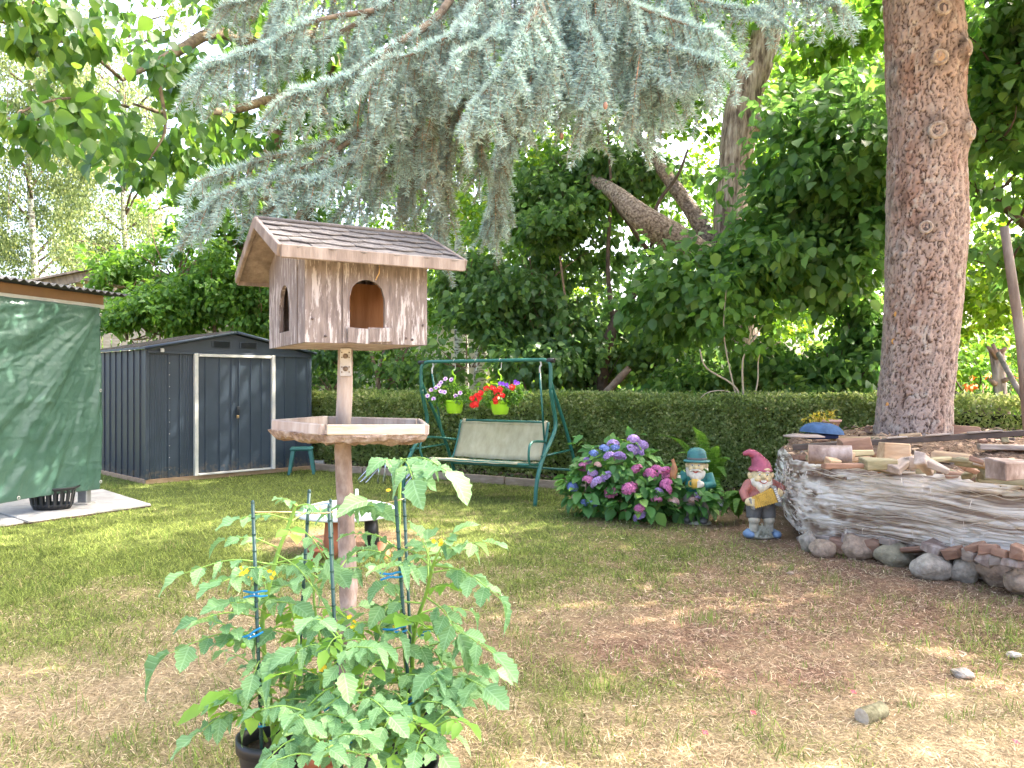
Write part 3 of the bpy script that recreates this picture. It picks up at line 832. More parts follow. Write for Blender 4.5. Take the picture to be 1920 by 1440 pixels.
# ------------------------------------------------------------------ old wooden building and pale wall behind the shed
ob_ = thing('wooden_outbuilding', 'weathered timber outbuilding roof rising behind the green tarpaulin shelter', 'building', (-13.4, 19, 0))
m = MB()
Wb = [(0, 0), (5.5, 1.8)]
for k in range(30):
    x0 = k*.2; z1 = 3.5 + .9*min(1, x0/3.2) - .5*max(0, (x0-3.2)/2.4)
    MB().box((x0+.1, x0*.33+.03, z1/2-.02), (.185, .03, z1)).build('plank', M_board, ob_)
for (a, b_) in (((-.35, -.25, 3.45), (3.2, .75, 4.42)), ((3.2, .75, 4.42), (6.2, 1.8, 3.9))):
    a, b_ = Vector(a), Vector(b_); mid = (a+b_)/2; dd = b_-a
    q = dd.to_track_quat('X', 'Z').to_euler()
    MB().box((0, 0, 0), (dd.length+.05, .06, .24)).build('fascia_board', M_wood_old, ob_, mid, q, bevel=.01)
    MB().box((0, .6, .14), (dd.length+.1, 1.5, .05)).build('roof', M_wood_old, ob_, mid, q)
pw = thing('rendered_house', 'pale rendered house wall glimpsed through the shrubs behind the shed', 'building', (-9.5, 21, 0))
MB().box((4.2, 1.2, 1.7), (9.5, .3, 3.4)).build('wall', plain('cream_render', (.70, .62, .50), rough=.9), pw)
MB().box((4.2, 1.0, 3.45), (9.8, .8, .12)).build('eaves', M_wood_old, pw)

# ------------------------------------------------------------------ bird house on its pole
def birdhouse():
    t = thing('bird_house', 'weathered wooden bird house with shingle roof and bark tray on a pole', 'bird house', (-.775, 3.58, 0))
    O = Vector((-.775, 3.58, 0))
    E = Vector((-.898, 3.0, 0)); u = Vector((.874, .485, 0)); p = Vector((-.485, .874, 0))
    M = Matrix((u, p, Vector((0, 0, 1)))).transposed()
    rotz = math.atan2(u.y, u.x)
    h0 = E - O      # local origin: front-left eave corner
    def LP(a, b, z): v = h0 + u*a + p*b; return Vector((v.x, v.y, z))
    LR, LD, ZE, ZR = .78, .95, 2.03, 2.225
    # pole
    pts = [(0, 0, -.1), (0.004, 0, .3), (-.006, .0, .62), (.004, 0, .95), (0, 0, 1.25)]
    pts = catmull(pts, 6)
    n = 26; V = []; Fs = []
    zs = np.linspace(-.1, 1.29, 80)
    for i, z in enumerate(zs):
        for k in range(n):
            an = 2*PI*k/n
            r = .039 + .006*(mnoise.noise(Vector((math.cos(an)*2, math.sin(an)*2, z*4)))) + .004*mnoise.noise(Vector((math.cos(an)*7, math.sin(an)*7, z*14)))
            V.append((r*math.cos(an)+.012*math.sin(z*3.5), r*math.sin(an), z))
    for i in range(79):
        for k in range(n): Fs.append((i*n+k, i*n+(k+1) % n, (i+1)*n+(k+1) % n, (i+1)*n+k))
    MB().add(V, Fs, True).build('pole', M_bark_post, t)
    MB().tube([(-.012, 0, 1.28), (-.003, 0, 1.45), (0, 0, 1.66)], [.036, .036, .034], 20).build('upper_pole', M_wood_pale, t)
    pl = MB().box((.010, -.040, 1.60), (.052, .006, .13)).build('bracket_plate', M_metal_bracket, t, bevel=.002)
    sc = MB()
    for dz in (-.045, -.022, .022, .045):
        for dx in (-.017, .017): sc.ball((.010+dx, -.045, 1.60+dz), .0035, 6)
    for dz in (-.03, .028): sc.lathe([(.004, 0), (.012, .001), (.012, .006), (.001, .007)], (.010, -.043, 1.60+dz), 10, M=Matrix.Rotation(R(90), 3, 'X'))
    o = sc.build('bolt', M_wood_old, t); o['kind'] = 'stuff'
    # house body: front from a=.12 to .66 at b=.12, depth to b=.80
    a0, a1, b0, b1, z0 = .12, .66, .12, .80, 1.672
    TH = .018
    def roof_under(b): return ZE + (ZR-ZE)*(1-abs(b-LD/2)/(LD/2)) - .03
    def panel(pt, w, top, hole=None, th=TH, name='panel', mat=M_paint_flake, z0=z0):
        """pt(s, depth, z) -> Vector ; hole=(centre,width,bottom,top)"""
        V = []; Fs = []
        def face(poly):
            b = len(V); n_ = len(poly)
            for s_, z in poly: V.append(pt(s_, 0, z))
            for s_, z in poly: V.append(pt(s_, th, z))
            Fs.append(tuple(range(b, b+n_))); Fs.append(tuple(reversed(range(b+n_, b+2*n_))))
            for i in range(n_): Fs.append((b+i, b+n_+i, b+n_+(i+1) % n_, b+(i+1) % n_))
        s0, s1 = w
        if hole is None:
            face([(s0, z0), (s1, z0), (s1, top(s1)), (s0, top(s0))])
        else:
            c, hw, hb, ht = hole; r = hw/2
            face([(s0, z0), (c-r, z0), (c-r, top(c-r)), (s0, top(s0))])
            face([(c+r, z0), (s1, z0), (s1, top(s1)), (c+r, top(c+r))])
            face([(c-r, z0), (c+r, z0), (c+r, hb), (c-r, hb)])
            K = 12; rh = min(r*1.0, (ht-hb)*.45)
            for i in range(K):
                x0 = c-r+2*r*i/K; x1 = c-r+2*r*(i+1)/K
                f = lambda x: ht-rh+rh*math.sqrt(max(0, 1-((x-c)/r)**2))
                face([(x0, f(x0)), (x1, f(x1)), (x1, top(x1)), (x0, top(x0))])
        return MB().add(V, Fs).build(name, mat, t)
    fr = lambda s_, dp, z: LP(s_, b0+dp, z)
    topf = lambda s_: roof_under(b0)
    panel(fr, (a0+TH, a0+.155), topf)
    panel(lambda s_, dp, z: LP(s_, b0+dp-.004, z), (a0+.157, a1), topf, hole=(a0+.265, .155, 1.735, 1.945))
    panel(lambda s_, dp, z: LP(s_, b1-dp, z), (a0, a1), topf)
    sd = lambda s_, dp, z: LP(a0+dp, s_, z)
    panel(sd, (b0, b0+.12), lambda b: roof_under(b))
    panel(lambda s_, dp, z: LP(a0+dp-.004, s_, z), (b0+.122, b1), lambda b: min(roof_under(b), roof_under(LD/2)), hole=(b0+.36, .19, 1.735, 1.945), name='panel')
    panel(lambda s_, dp, z: LP(a1-dp, s_, z), (b0, b1), lambda b: roof_under(b), hole=(b0+.34, .19, 1.735, 1.94), name='panel')
    # inner floor and back lining
    ci = LP((a0+a1)/2, (b0+b1)/2, z0+.012)
    MB().box((0, 0, 0), (a1-a0-.01, b1-b0-.01, .024)).build('floor', M_wood_pale, t, ci, (0, 0, rotz), bevel=.003)
    ci = LP((a0+a1)/2, b0+.34, 1.83)
    MB().box((0, 0, 0), (a1-a0-.05, .012, .28)).build('inner_wall', M_inner, t, ci, (0, 0, rotz))
    # frayed sill patches
    for k, (s_, w_, h_, zz, rz) in enumerate(((a0+.225, .095, .066, 1.705, .02), (a0+.318, .105, .062, 1.712, -.05))):
        MB().box((0, 0, 0), (w_, .009, h_), jit=.004).build('sill_patch', M_paint_flake, t, LP(s_, b0-.011-.004*k, zz), (0, rz, rotz), bevel=.002)
    nl = MB()
    for s_, z in ((a0+.085, 1.70), (a0+.205, 1.695), (a0+.36, 1.69), (a0+.47, 1.695), (a0+.03, 1.77), (a1-.02, 1.76), (a0+.44, 1.70)): nl.ball(LP(s_, b0-.004, z), .006, 6)
    o = nl.build('nail', M_nail, t); o['kind'] = 'stuff'
    MB().tube([LP(a0+.30, b0-.01, 1.945), LP(a0+.312, b0-.02, 1.975), LP(a0+.318, b0-.008, 2.01)], .0025, 5).build('root_strand', M_string, t)
    # roof: two decks, fascias, shingles
    for sg in (0, 1):
        bb = 0 if sg == 0 else LD
        mid = LP(LR/2, (bb+LD/2)/2, (ZE+ZR)/2-.012)
        ln = math.hypot(LD/2, ZR-ZE); ang = math.atan2(ZR-ZE, LD/2)*(1 if sg == 0 else -1)
        Rm = Euler((0, 0, rotz)).to_matrix() @ Euler((ang, 0, 0)).to_matrix()
        deck = MB().box((0, 0, 0), (LR, ln, .018)).build('roof_deck', M_inner if False else M_wood_old, t, mid, Rm.to_euler(), bevel=.002)
        # shingle courses
        nr = 5; wsh = .135
        for r_ in range(nr):
            y0 = -ln/2 + .002 + r_*(ln/nr)
            off = (r_ % 2)*.5
            k = -1
            while True:
                x0 = -LR/2 - .006 + (k+off)*wsh; x1 = x0+wsh-.003; k += 1
                if x0 > LR/2: break
                x0c, x1c = max(x0, -LR/2-.006), min(x1, LR/2+.006)
                if x1c-x0c < .01: continue
                top = y0 + ln/nr*1.35
                lift = .013+.0045; lo = .0155
                wv = []
                K = 7
                for i in range(K):
                    xx = x0c+(x1c-x0c)*i/(K-1)
                    ph = (xx-x0)/(wsh)
                    dy = -.034*math.sin(PI*min(max(ph, 0), 1)) + .024
                    wv.append((xx, y0+dy+random.uniform(-.0015, .0015)))
                poly = wv + [(x1c, min(top, ln/2)), (x0c, min(top, ln/2))]
                V = []; n_ = len(poly); jl = random.uniform(0, .004)
                for x, y in poly:
                    zt = .0135 + jl*.6 + .010*(1-(y-y0)/(top-y0+1e-6))**1.3
                    V.append((x, y, zt))
                for x, y, zt in [(a_, b_, V[q_][2]) for q_, (a_, b_) in enumerate(poly)]: V.append((x, y, max(.0092, zt-.0045)))
                Fs = [tuple(range(n_)), tuple(reversed(range(n_, 2*n_)))] + [(i, n_+i, n_+(i+1) % n_, (i+1) % n_) for i in range(n_)]
                if sg == 1: V = [(x, -y, z) for x, y, z in V]; Fs = [tuple(reversed(f)) for f in Fs]
                MB().add(V, Fs).build('shingle', M_shingle, deck)
        # eave fascia
        fz = ZE-.012
        MB().box((0, 0, 0), (LR+.01, .016, .052), jit=.0015).build('eave_board', M_wood_old, t, LP(LR/2, -.006 if sg == 0 else LD+.006, fz), (0, 0, rotz), bevel=.003)
        # gable boards
        for a_ in (-.010, LR+.010):
            mid2 = LP(a_, (bb+LD/2)/2, (ZE+ZR)/2-.008)
            MB().box((0, 0, 0), (.018, ln+.004, .05)).build('gable_board', M_wood_old, t, mid2, Rm.to_euler(), bevel=.003)
    MB().tube([LP(-.01, LD/2, ZR+.012), LP(LR+.01, LD/2, ZR+.012)], .010, 8).build('ridge_cap', M_shingle, t)
    # feeding tray: bark slab with rails
    poly = [(-.775, 3.17), (-.56, 3.24), (-.365, 3.33), (-.40, 3.62), (-.47, 3.87), (-.72, 3.96), (-.96, 3.95), (-1.05, 3.7), (-1.085, 3.44), (-.93, 3.29)]
    cx_, cy_ = -.74, 3.56
    V = []; Fs = []; K = 90
    per = []
    for i in range(K):
        f = i/K*len(poly); a = int(f); tt = f-a
        x = poly[a][0]*(1-tt)+poly[(a+1) % len(poly)][0]*tt; y = poly[a][1]*(1-tt)+poly[(a+1) % len(poly)][1]*tt
        per.append((x, y))
    rings = [(.985, 0), (1.0, -.003), (.99, -.016), (.965, -.032), (.84, -.044), (.4, -.05)]
    for j, (s_, dz) in enumerate(rings):
        for i, (x, y) in enumerate(per):
            nz = mnoise.noise(Vector((x*22, y*22, j*1.3))) ; n2 = mnoise.noise(Vector((x*60, y*60, j*2.0)))
            k_ = s_*(1+.03*nz*(j > 0)+.022*n2*(j > 0))
            tilt = -.02*(x-cx_)
            V.append((cx_+(x-cx_)*k_-O.x, cy_+(y-cy_)*k_-O.y, 1.292+dz+tilt+(.014*nz+.02*n2)*(j > 1)))
    for j in range(len(rings)-1):
        for i in range(K): Fs.append(((j+1)*K+i, (j+1)*K+(i+1) % K, j*K+(i+1) % K, j*K+i))
    Fs.append(tuple(range(K))); Fs.append(tuple((len(rings)-1)*K+i for i in reversed(range(K))))
    tray = MB().add(V, Fs).build('tray', M_bark_rough, t)
    cor = [(-.775, 3.175), (-.37, 3.335), (-.465, 3.85), (-.945, 3.93), (-1.075, 3.45)]
    for i in range(5):
        A, B = Vector((*cor[i], 0)), Vector((*cor[(i+1) % 5], 0)); dd = B-A
        mid = (A+B)/2 - O; mid.z = 1.310 - .02*((A+B).x/2-cx_)
        Mr = Euler((0, .02*dd.normalized().x*1.0, math.atan2(dd.y, dd.x)))
        MB().box((0, 0, 0), (dd.length-.02, .024, .045), jit=.002).build('tray_rail', M_wood_pale if i != 0 else M_board, tray, mid, Mr, bevel=.004)
M_wood_pale = mk('pale_weathered_wood', [(.3, (.26, .195, .155)), (.55, (.40, .335, .285)), (.75, (.52, .465, .41))], scale=6, stretch=(2, 2, .4), rough=.85, bump=.4, bscale=26)
birdhouse()

# ------------------------------------------------------------------ garden swing
def swing():
    o0 = Vector((-1.48, 10.42, 0))
    t = thing('garden_swing', 'dark green tubular garden swing seat with faded beige mesh cover by the hedge', 'garden swing', o0, math.atan2(-.497, .868))
    W, H, D = 2.03, 1.81, 1.32
    r = .024
    # curved front tubes continue into the top bar
    def front(x, sx):
        return [(x, 0, 0), (x, .05, .30), (x, .20, .56), (x, .47, .82), (x, .56, .98), (x, .50, 1.2), (x, .42, 1.42)]
    for x, nm in ((0, 'front_leg'), (W, 'front_leg')):
        MB().tube(catmull(front(x, 0), 6), r*1.12, 10).build(nm, M_green_tube, t)
    MB().tube(catmull([(0, .42, 1.40), (0, .42, 1.70), (.03, .43, H-.03), (.11, .43, H)], 5) + [Vector((W-.11, .43, H))] + catmull([(W-.11, .43, H), (W-.03, .43, H-.03), (W, .42, 1.70), (W, .42, 1.40)], 5)[1:], r, 10).build('top_bar', M_green_tube, t)
    for x in (0, W):
        MB().tube(catmull([(x, D, 0), (x, 1.10, .5), (x, .80, 1.0), (x, .50, 1.40), (x, .43, 1.52)], 5), r, 10).build('rear_leg', M_green_tube, t)
        MB().tube([(x, .17, .50+.1), (x, 1.05, .62)], r*.6, 8).build('side_brace', M_green_tube, t)
        MB().tube([(x-.05 if x == 0 else x+.05, .43, H-.01), (x+.05 if x == 0 else x-.05, .43, H-.01)], r*1.25, 10).build('end_cap', M_black_pl, t)
        MB().tube([(x, D, .0), (x, D, .03)], r*1.4, 8).build('foot_cap', M_black_pl, t)
    MB().tube([(.0, 1.19, .33), (W, 1.19, .33)], r*.7, 8).build('cross_bar', M_green_tube, t)
    # hanging bench
    s0, s1 = .43, 1.78
    zf, zb = .50, .46
    MB().tube(catmull([(s0-.15, .05, zf), (s0, .02, zf), (s1, .02, zf), (s1+.12, .05, zf)], 4), .02, 8).build('seat_rail', M_green_tube, t)
    MB().tube([(s0-.02, .56, zb), (s1+.02, .56, zb)], .018, 8).build('seat_rail', M_green_tube, t)
    MB().tube([(s0+.06, .82, .99), (s1-.06, .82, .99)], .018, 8).build('back_rail', M_green_tube, t)
    for s_ in (s0-.02, s1+.02):
        sg = 1 if s_ > 1 else -1
        MB().tube(catmull([(s_, .02, zf), (s_, .3, zf-.03), (s_, .56, zb), (s_, .68, .62), (s_, .82, .99)], 5), .018, 8).build('bench_side', M_green_tube, t)
        MB().tube(catmull([(s_+sg*.12, .06, zf), (s_+sg*.13, .02, .62), (s_+sg*.13, .05, .74), (s_+sg*.13, .16, .78), (s_+sg*.12, .45, .76), (s_+sg*.02, .72, .72)], 5), .016, 8).build('armrest', M_green_tube, t)
        # hanger strap from the top bar
        hx = .18 if sg < 0 else W-.16
        h = MB().tube([(hx, .43, H-.17), (s_+sg*.10, .50, .76)], .014, 8).build('hanger', M_green_tube, t)
        MB().tube(catmull([(hx, .43, H+.0), (hx+.015, .44, H-.06), (hx, .43, H-.1), (hx, .43, H-.17)], 4), .012, 7).build('spring', M_white_metal, h)
    # sling
    def sheetgrid(name, pts, mat, nseg=24, th=.012):
        V = []; Fs = []
        for i in range(nseg+1):
            f = i/nseg
            for (y, z) in pts:
                sag = -.012*math.sin(PI*f)*1.0
                V.append((s0+(s1-s0)*f, y + .004*math.sin(f*23+y*9), z+sag+.003*math.sin(f*31+y*17)))
        n_ = len(pts)
        for i in range(nseg):
            for j in range(n_-1): Fs.append((i*n_+j, (i+1)*n_+j, (i+1)*n_+j+1, i*n_+j+1))
        o = MB().add(V, Fs, True).build(name, mat, t)
        sm = o.modifiers.new('s', 'SOLIDIFY'); sm.thickness = th
        return o
    sheetgrid('seat_cover', [(-.01, .515), (.04, .527), (.18, .515), (.32, .50), (.46, .485), (.56, .48)], M_sling)
    sheetgrid('back_cover', [(.60, .50), (.64, .56), (.70, .70), (.76, .84), (.805, .98), (.83, 1.01)], M_sling)
    MB().tube([(s0+.01, .80, .955), (s1-.01, .80, .955)], .006, 6).build('hem_seam', M_sling, t)
    # s-hooks on the bar
    for x in (.55, .90, 1.28):
        MB().tube(catmull([(x, .40, H+.0), (x, .43, H+.03), (x, .46, H), (x+.01, .44, H-.06), (x+.02, .42, H-.10), (x+.01, .41, H-.13), (x-.01, .42, H-.11)], 4), .004, 6).build('hook', M_white_metal, t)
    return o0
swing()
def sw(x, y, z):
    u = Vector((.868, -.497, 0)); n_ = Vector((.497, .868, 0))
    return Vector((-1.48, 10.42, 0)) + u*x + n_*y + Vector((0, 0, z))

def flower_ring(mb, c, nrm, r, n=5, cup=.25):
    nrm = Vector(nrm).normalized(); a = nrm.orthogonal().normalized(); b = nrm.cross(a)
    for k in range(n):
        an = 2*PI*k/n; d = a*math.cos(an)+b*math.sin(an); s_ = nrm.cross(d)
        mb.add([Vector(c), Vector(c)+d*r*.65+s_*r*.42+nrm*r*cup, Vector(c)+d*r+nrm*r*cup*.6, Vector(c)+d*r*.65-s_*r*.42+nrm*r*cup], [(0, 1, 2, 3)])
M_red = plain('red_petals', (.80, .025, .015), rough=.6, var=.1)
M_pinkw = mk('white_pink_petals', [(.4, (.55, .2, .42)), (.55, (.85, .7, .8))], scale=60, rough=.6, bump=0)
M_purple = plain('purple_petals', (.28, .07, .62), rough=.6)
def hanging_pot(x, kind, label, dy=0):
    p = sw(x, .43, 0)
    t = thing('hanging_pot', label, 'flower pot', (p.x, p.y, 1.10), 0, 'lime pots hanging from the swing')
    MB().lathe([(.001, 0), (.095, 0), (.10, .02), (.105, .022), (.125, .13), (.128, .15), (.138, .15), (.138, .185), (.125, .185), (.12, .16), (.001, .155)], n=28).build('pot', M_lime, t)
    MB().lathe([(.001, .163), (.121, .163)], n=20).build('soil', M_soil, t)
    hk = MB()
    top = 1.81-1.10-.11
    hk.tube(catmull([(.0, 0, top-.16), (.012, 0, top-.10), (-.02, 0, top-.06), (-.02, 0, top-.02), (.01, 0, top+.0)], 5), .012, 7)
    hk.build('plastic_hook', M_lime, t)
    for k in range(3):
        an = 2*PI*k/3+.5
        MB().tube([(.13*math.cos(an), .13*math.sin(an), .18), (0, 0, top-.15)], .004, 5).build('cord', M_lime, t)
    # leaves
    n = 420
    if kind == 0: bl = [((-.06, 0, .27), (.26, .2, .13)), ((-.22, -.02, .25), (.14, .12, .1)), ((.1, 0, .24), (.14, .12, .1))]
    else: bl = [((-.02, 0, .24), (.22, .18, .09)), ((.14, 0, .28), (.18, .16, .12))]
    V, Fa = cloud(bl, n*2, .05, T_LEAF, clump=.05, per=8, shell=.5, rag=0)
    o = link('foliage', fastmesh('f', V, Fa), t, L_mid); o['kind'] = 'stuff'
    if kind == 0:
        for c in [(-.17, -.12, .42), (-.11, -.13, .47), (-.03, -.14, .46), (-.31, -.05, .32), (-.36, -.05, .24), (-.17, -.16, .30), (-.12, -.17, .29), (-.24, -.1, .35), (.09, -.15, .28), (.03, -.15, .24), (-.2, -.1, .38), (-.27, -.13, .2)]:
            mb = MB(); flower_ring(mb, c, (random.uniform(-.4, .4), -1, .5), .036, 6, .1); mb.build('petunia_bloom', M_pinkw, t)
            mb = MB(); flower_ring(mb, Vector(c)+Vector((0, -.006, 0)), (0, -1, .4), .014, 5, .1); mb.build('bloom_throat', M_purple, t)
    else:
        for c in [(-.30, -.1, .25), (-.36, -.1, .22), (-.25, -.12, .28), (-.27, -.12, .2), (-.35, -.12, .12), (-.31, -.13, .14), (-.05, -.15, .3), (.0, -.15, .33), (-.09, -.12, .35), (-.03, -.16, .22), (.02, -.16, .25), (.16, -.1, .36), (-.18, -.12, .34), (-.06, -.16, .18)]:
            mb = MB()
            for k in range(7): flower_ring(mb, Vector(c)+Vector(rand_unit(1)[0])*.022, (random.uniform(-.6, .6), -1, random.uniform(-.2, .8)), .03, 5, .3)
            mb.build('geranium_bloom', M_red, t)
        for c in [(.05, -.05, .40), (.09, -.05, .38), (.2, -.05, .42), (.23, -.06, .40), (.13, -.06, .36), (.0, -.03, .41)]:
            mb = MB()
            for k in range(4): flower_ring(mb, Vector(c)+Vector(rand_unit(1)[0])*.015, (random.uniform(-.6, .6), -1, .3), .026, 5, .2)
            mb.build('purple_bloom', M_purple, t)
hanging_pot(.55, 0, 'lime green hanging pot with pale pink and purple petunias')
hanging_pot(1.28, 1, 'lime green hanging pot with bright red geraniums and purple flowers')

# ------------------------------------------------------------------ stool, block, bicycle stands, round lid table
st = thing('plastic_stool', 'dark green plastic stool between the shed and the bird house pole', 'stool', tuple(G(566, 888)) , R(12))
SH = .44
for sx_ in (-1, 1):
    for sy_ in (-1, 1):
        MB().add([(sx_*.20+dx*sc_, sy_*.17+dy*sc_, 0) for dx, dy, sc_ in ((-.022, -.022, 1), (.022, -.022, 1), (.022, .022, 1), (-.022, .022, 1))] +
                 [(sx_*.135+dx, sy_*.12+dy, SH-.03) for dx, dy in ((-.035, -.03), (.035, -.03), (.035, .03), (-.035, .03))],
                 [(3, 2, 1, 0), (4, 5, 6, 7), (0, 1, 5, 4), (1, 2, 6, 5), (2, 3, 7, 6), (3, 0, 4, 7)]).build('leg', M_green_pl, st, bevel=.006)
MB().box((0, 0, SH-.02), (.37, .33, .05)).build('seat', M_green_pl, st, bevel=.02, seg=3)
cb = MB().box((0, 0, 0), (.42, .3, .10), jit=.004).build('concrete_block', M_concrete, None, G(565, 882)+Vector((.1, .35, .09)), (0, 0, .15), bevel=.01)
setp(cb, 'pale grey concrete slab lying under the green plastic stool', 'block')
for k, (px, py, w_) in enumerate([(713, 907, .05), (783, 917, .05)]):
    g0 = G(px, py)
    t = thing('bicycle_stand', ['bent bright steel bicycle stand half hidden behind the bird house pole', 'bent bright steel bicycle stand behind the tall tomato stem, nearer the swing'][k], 'bicycle stand', g0, R(-25), 'steel bicycle stands by the hedge border')
    for j in range(2):
        ox = j*.10
        MB().tube(catmull([(ox-.05, 0, .0), (ox-.02, .02, .25), (ox-.04, .06, .36), (ox-.12, .0, .30), (ox-.26, -.10, .12), (ox-.31, -.12, .05), (ox-.30, -.08, .02), (ox-.22, .0, .14), (ox-.10, .05, .27)], 6), .011, 8).build('bent_tube', M_steel, t)
    for j in range(3):
        MB().tube([(-.03+.09*j, .04*j, -.02), (-.03+.09*j, .04*j, .33-.05*j)], .010, 8).build('upright_tube', M_steel, t)

c0 = Vector((-1.46, 6.84, 0))
t = thing('round_table', 'low round white plastic lid table behind the bird house pole', 'table', c0)
prof = [(.001, .445), (.15, .442), (.30, .43), (.40, .405), (.445, .375), (.45, .355), (.435, .345), (.38, .36), (.001, .38)]
MB().lathe(prof, n=48).build('table_top', M_white_pl, t)
for k, (x0, y0, x1, y1) in enumerate([(-.30, -.02, -.02, -.1), (.06, -.06, .36, -.16), (-.1, .12, .2, .1), (.05, -.2, .32, -.24)]):
    z0 = .449
    MB().tube([(x0, y0, z0-.016-.02*abs(x0)), ((x0+x1)/2, (y0+y1)/2, z0-.004), (x1, y1, z0-.018-.03*abs(x1))], .008, 6).build('blue_rib', plain('blue_plastic', (.16, .24, .45)), t)
MB().tube([(.07, .05, .43), (.07, .05, .56)], [.018, .014], 10).build('lid_knob', M_white_pl, t)
for an in (.3, 2.4, 4.2):
    MB().tube([(.22*math.cos(an), .22*math.sin(an), 0), (.2*math.cos(an), .2*math.sin(an), .36)], [.07, .055], 12).build('leg', M_black_pl if an < 4 else M_terra, t)
pt = thing('clay_pot', 'upturned terracotta pot standing under the round white table', 'pot', (-1.12, 6.66, 0))
MB().lathe([(.07, 0), (.07, .04), (.064, .04), (.045, .13), (.001, .13)], n=20).build('pot_body', M_terra, pt)
pt2 = thing('clay_pot', 'small terracotta pot standing on the bare earth just left of the pole', 'pot', (-1.66, 6.5, 0))
MB().lathe([(.04, 0), (.06, .09), (.066, .09), (.066, .115), (.055, .115), (.035, .02)], n=20).build('pot_body', M_terra, pt2)
# ------------------------------------------------------------------ hedge
hg = thing('clipped_hedge', 'long clipped box hedge running behind the swing to the woodpile', 'hedge', (0, 0, 0))
def hedge_leaves(x0, x1, n, size, H=1.31, off0=.28, off1=1.05):
    L_ = (x1-x0)
    a = rng.random(n)
    face = rng.random(n)
    x = x0 + a*L_
    z = np.where(face < .68, (rng.random(n)**.9)*H, H)
    o = np.where(face < .68, off0, off0 + (off1-off0)*rng.random(n))
    bump = (fbm(x*1.3, z*1.6+o, 3, 3)-.5)*.16 + (fbm(x*6, z*6, o*6, 3)-.5)*.20
    dep = rng.random(n)**1.5*.16
    ofr = np.where(face < .68, o + bump + dep - .05*(z/H), o)
    zz = np.where(face < .68, z, z + bump*.55 - dep*.7 + .03)
    # rounded shoulder
    zz = np.where((face < .68) & (z > H-.08), zz-.02, zz)
    zz += (rng.random(n) < .03)*rng.random(n)*.07
    px_ = x + .504*ofr; py_ = HA.y + HS*(x-HA.x) + .863*ofr
    pos = np.stack([px_, py_, np.maximum(zz, .06)], 1)
    # thin bare bottom
    keep = (zz > .16) | (rng.random(n) < .25)
    keep &= rng.random(n) < np.clip(.25+1.9*fbm(x*5, zz*5, o*5+9, 2), 0, 1)
    pos = pos[keep]; face = face[keep]; n = len(pos)
    out = np.where((face < .68)[:, None], np.array([[-.504, -.863, .5]]), np.array([[0, -.2, 1.0]]))
    d = out*.5 + rand_unit(n)*.8
    nn = out*.7 + rand_unit(n)*.8
    return scatter(T_SMALL, pos, d, nn, size*(.6+.8*rng.random(n)))
Vs, Fs, base = [], [], 0
for a in ((-4.2, .6, 52000, .056), (.6, 4.3, 76000, .046), (4.3, 8.5, 30000, .045)):
    v, f = hedge_leaves(*a); Vs.append(v); Fs.append(f+base); base += len(v)
o = link('foliage', fastmesh('hedge', np.concatenate(Vs), np.concatenate(Fs)), hg, L_hedge); o['kind'] = 'stuff'
sh_, sp_, sd_, sn_ = MB(), [], [], []
for i in range(330):
    xa = random.uniform(-3.9, 6.5); q = hl(xa, random.uniform(.3, 1.0)); h_ = random.uniform(.05, .15)
    if random.random() < .7: p0 = Vector((q.x, q.y, 1.29)); dv = Vector((random.gauss(0, .3), random.gauss(0, .3), 1)).normalized()
    else: q = hl(xa, .32); p0 = Vector((q.x, q.y, random.uniform(.3, 1.2))); dv = Vector((-.5+random.gauss(0, .3), -.86, .6+random.gauss(0, .3))).normalized()
    sh_.tube([p0, p0+dv*h_], .003, 3, cap=False)
    for j in range(int(h_/.014)):
        sp_.append(tuple(p0+dv*(j+1)*.014)); sd_.append(tuple(dv*.5+Vector(rand_unit(1)[0]))); sn_.append((0, -.3, 1))
o = sh_.build('stray_shoots', M_stem, hg); o['kind'] = 'stuff'
V, Fa = scatter(T_SMALL, np.array(sp_), np.array(sd_), np.array(sn_, float), .03+.022*rng.random(len(sp_)))
o = link('shoot_leaves', fastmesh('shoots', V, Fa), hg, L_mid); o['kind'] = 'stuff'
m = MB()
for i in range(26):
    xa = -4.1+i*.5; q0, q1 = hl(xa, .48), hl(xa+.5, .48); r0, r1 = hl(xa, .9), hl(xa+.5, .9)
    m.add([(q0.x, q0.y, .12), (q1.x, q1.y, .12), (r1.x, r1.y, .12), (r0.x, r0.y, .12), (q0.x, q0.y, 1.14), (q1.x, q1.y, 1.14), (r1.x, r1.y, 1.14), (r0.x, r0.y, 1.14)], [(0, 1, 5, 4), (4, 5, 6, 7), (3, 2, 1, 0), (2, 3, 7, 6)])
m.build('dark_core_box', plain('hedge_inner', (.030, .034, .018), rough=1, bump=1, scale=30), hg)  # plain dark box filling the inside of the hedge
m = MB()
for i in range(130):
    xa = random.uniform(-3.8, 5); q = hl(xa, random.uniform(.35, .7)); 
    m.tube([(q.x, q.y, 0), (q.x+random.uniform(-.1, .1), q.y+random.uniform(-.1, .1), .5)], random.uniform(.006, .014), 4, cap=False)
o = m.build('stem', M_darkstem, hg); o['kind'] = 'stuff'

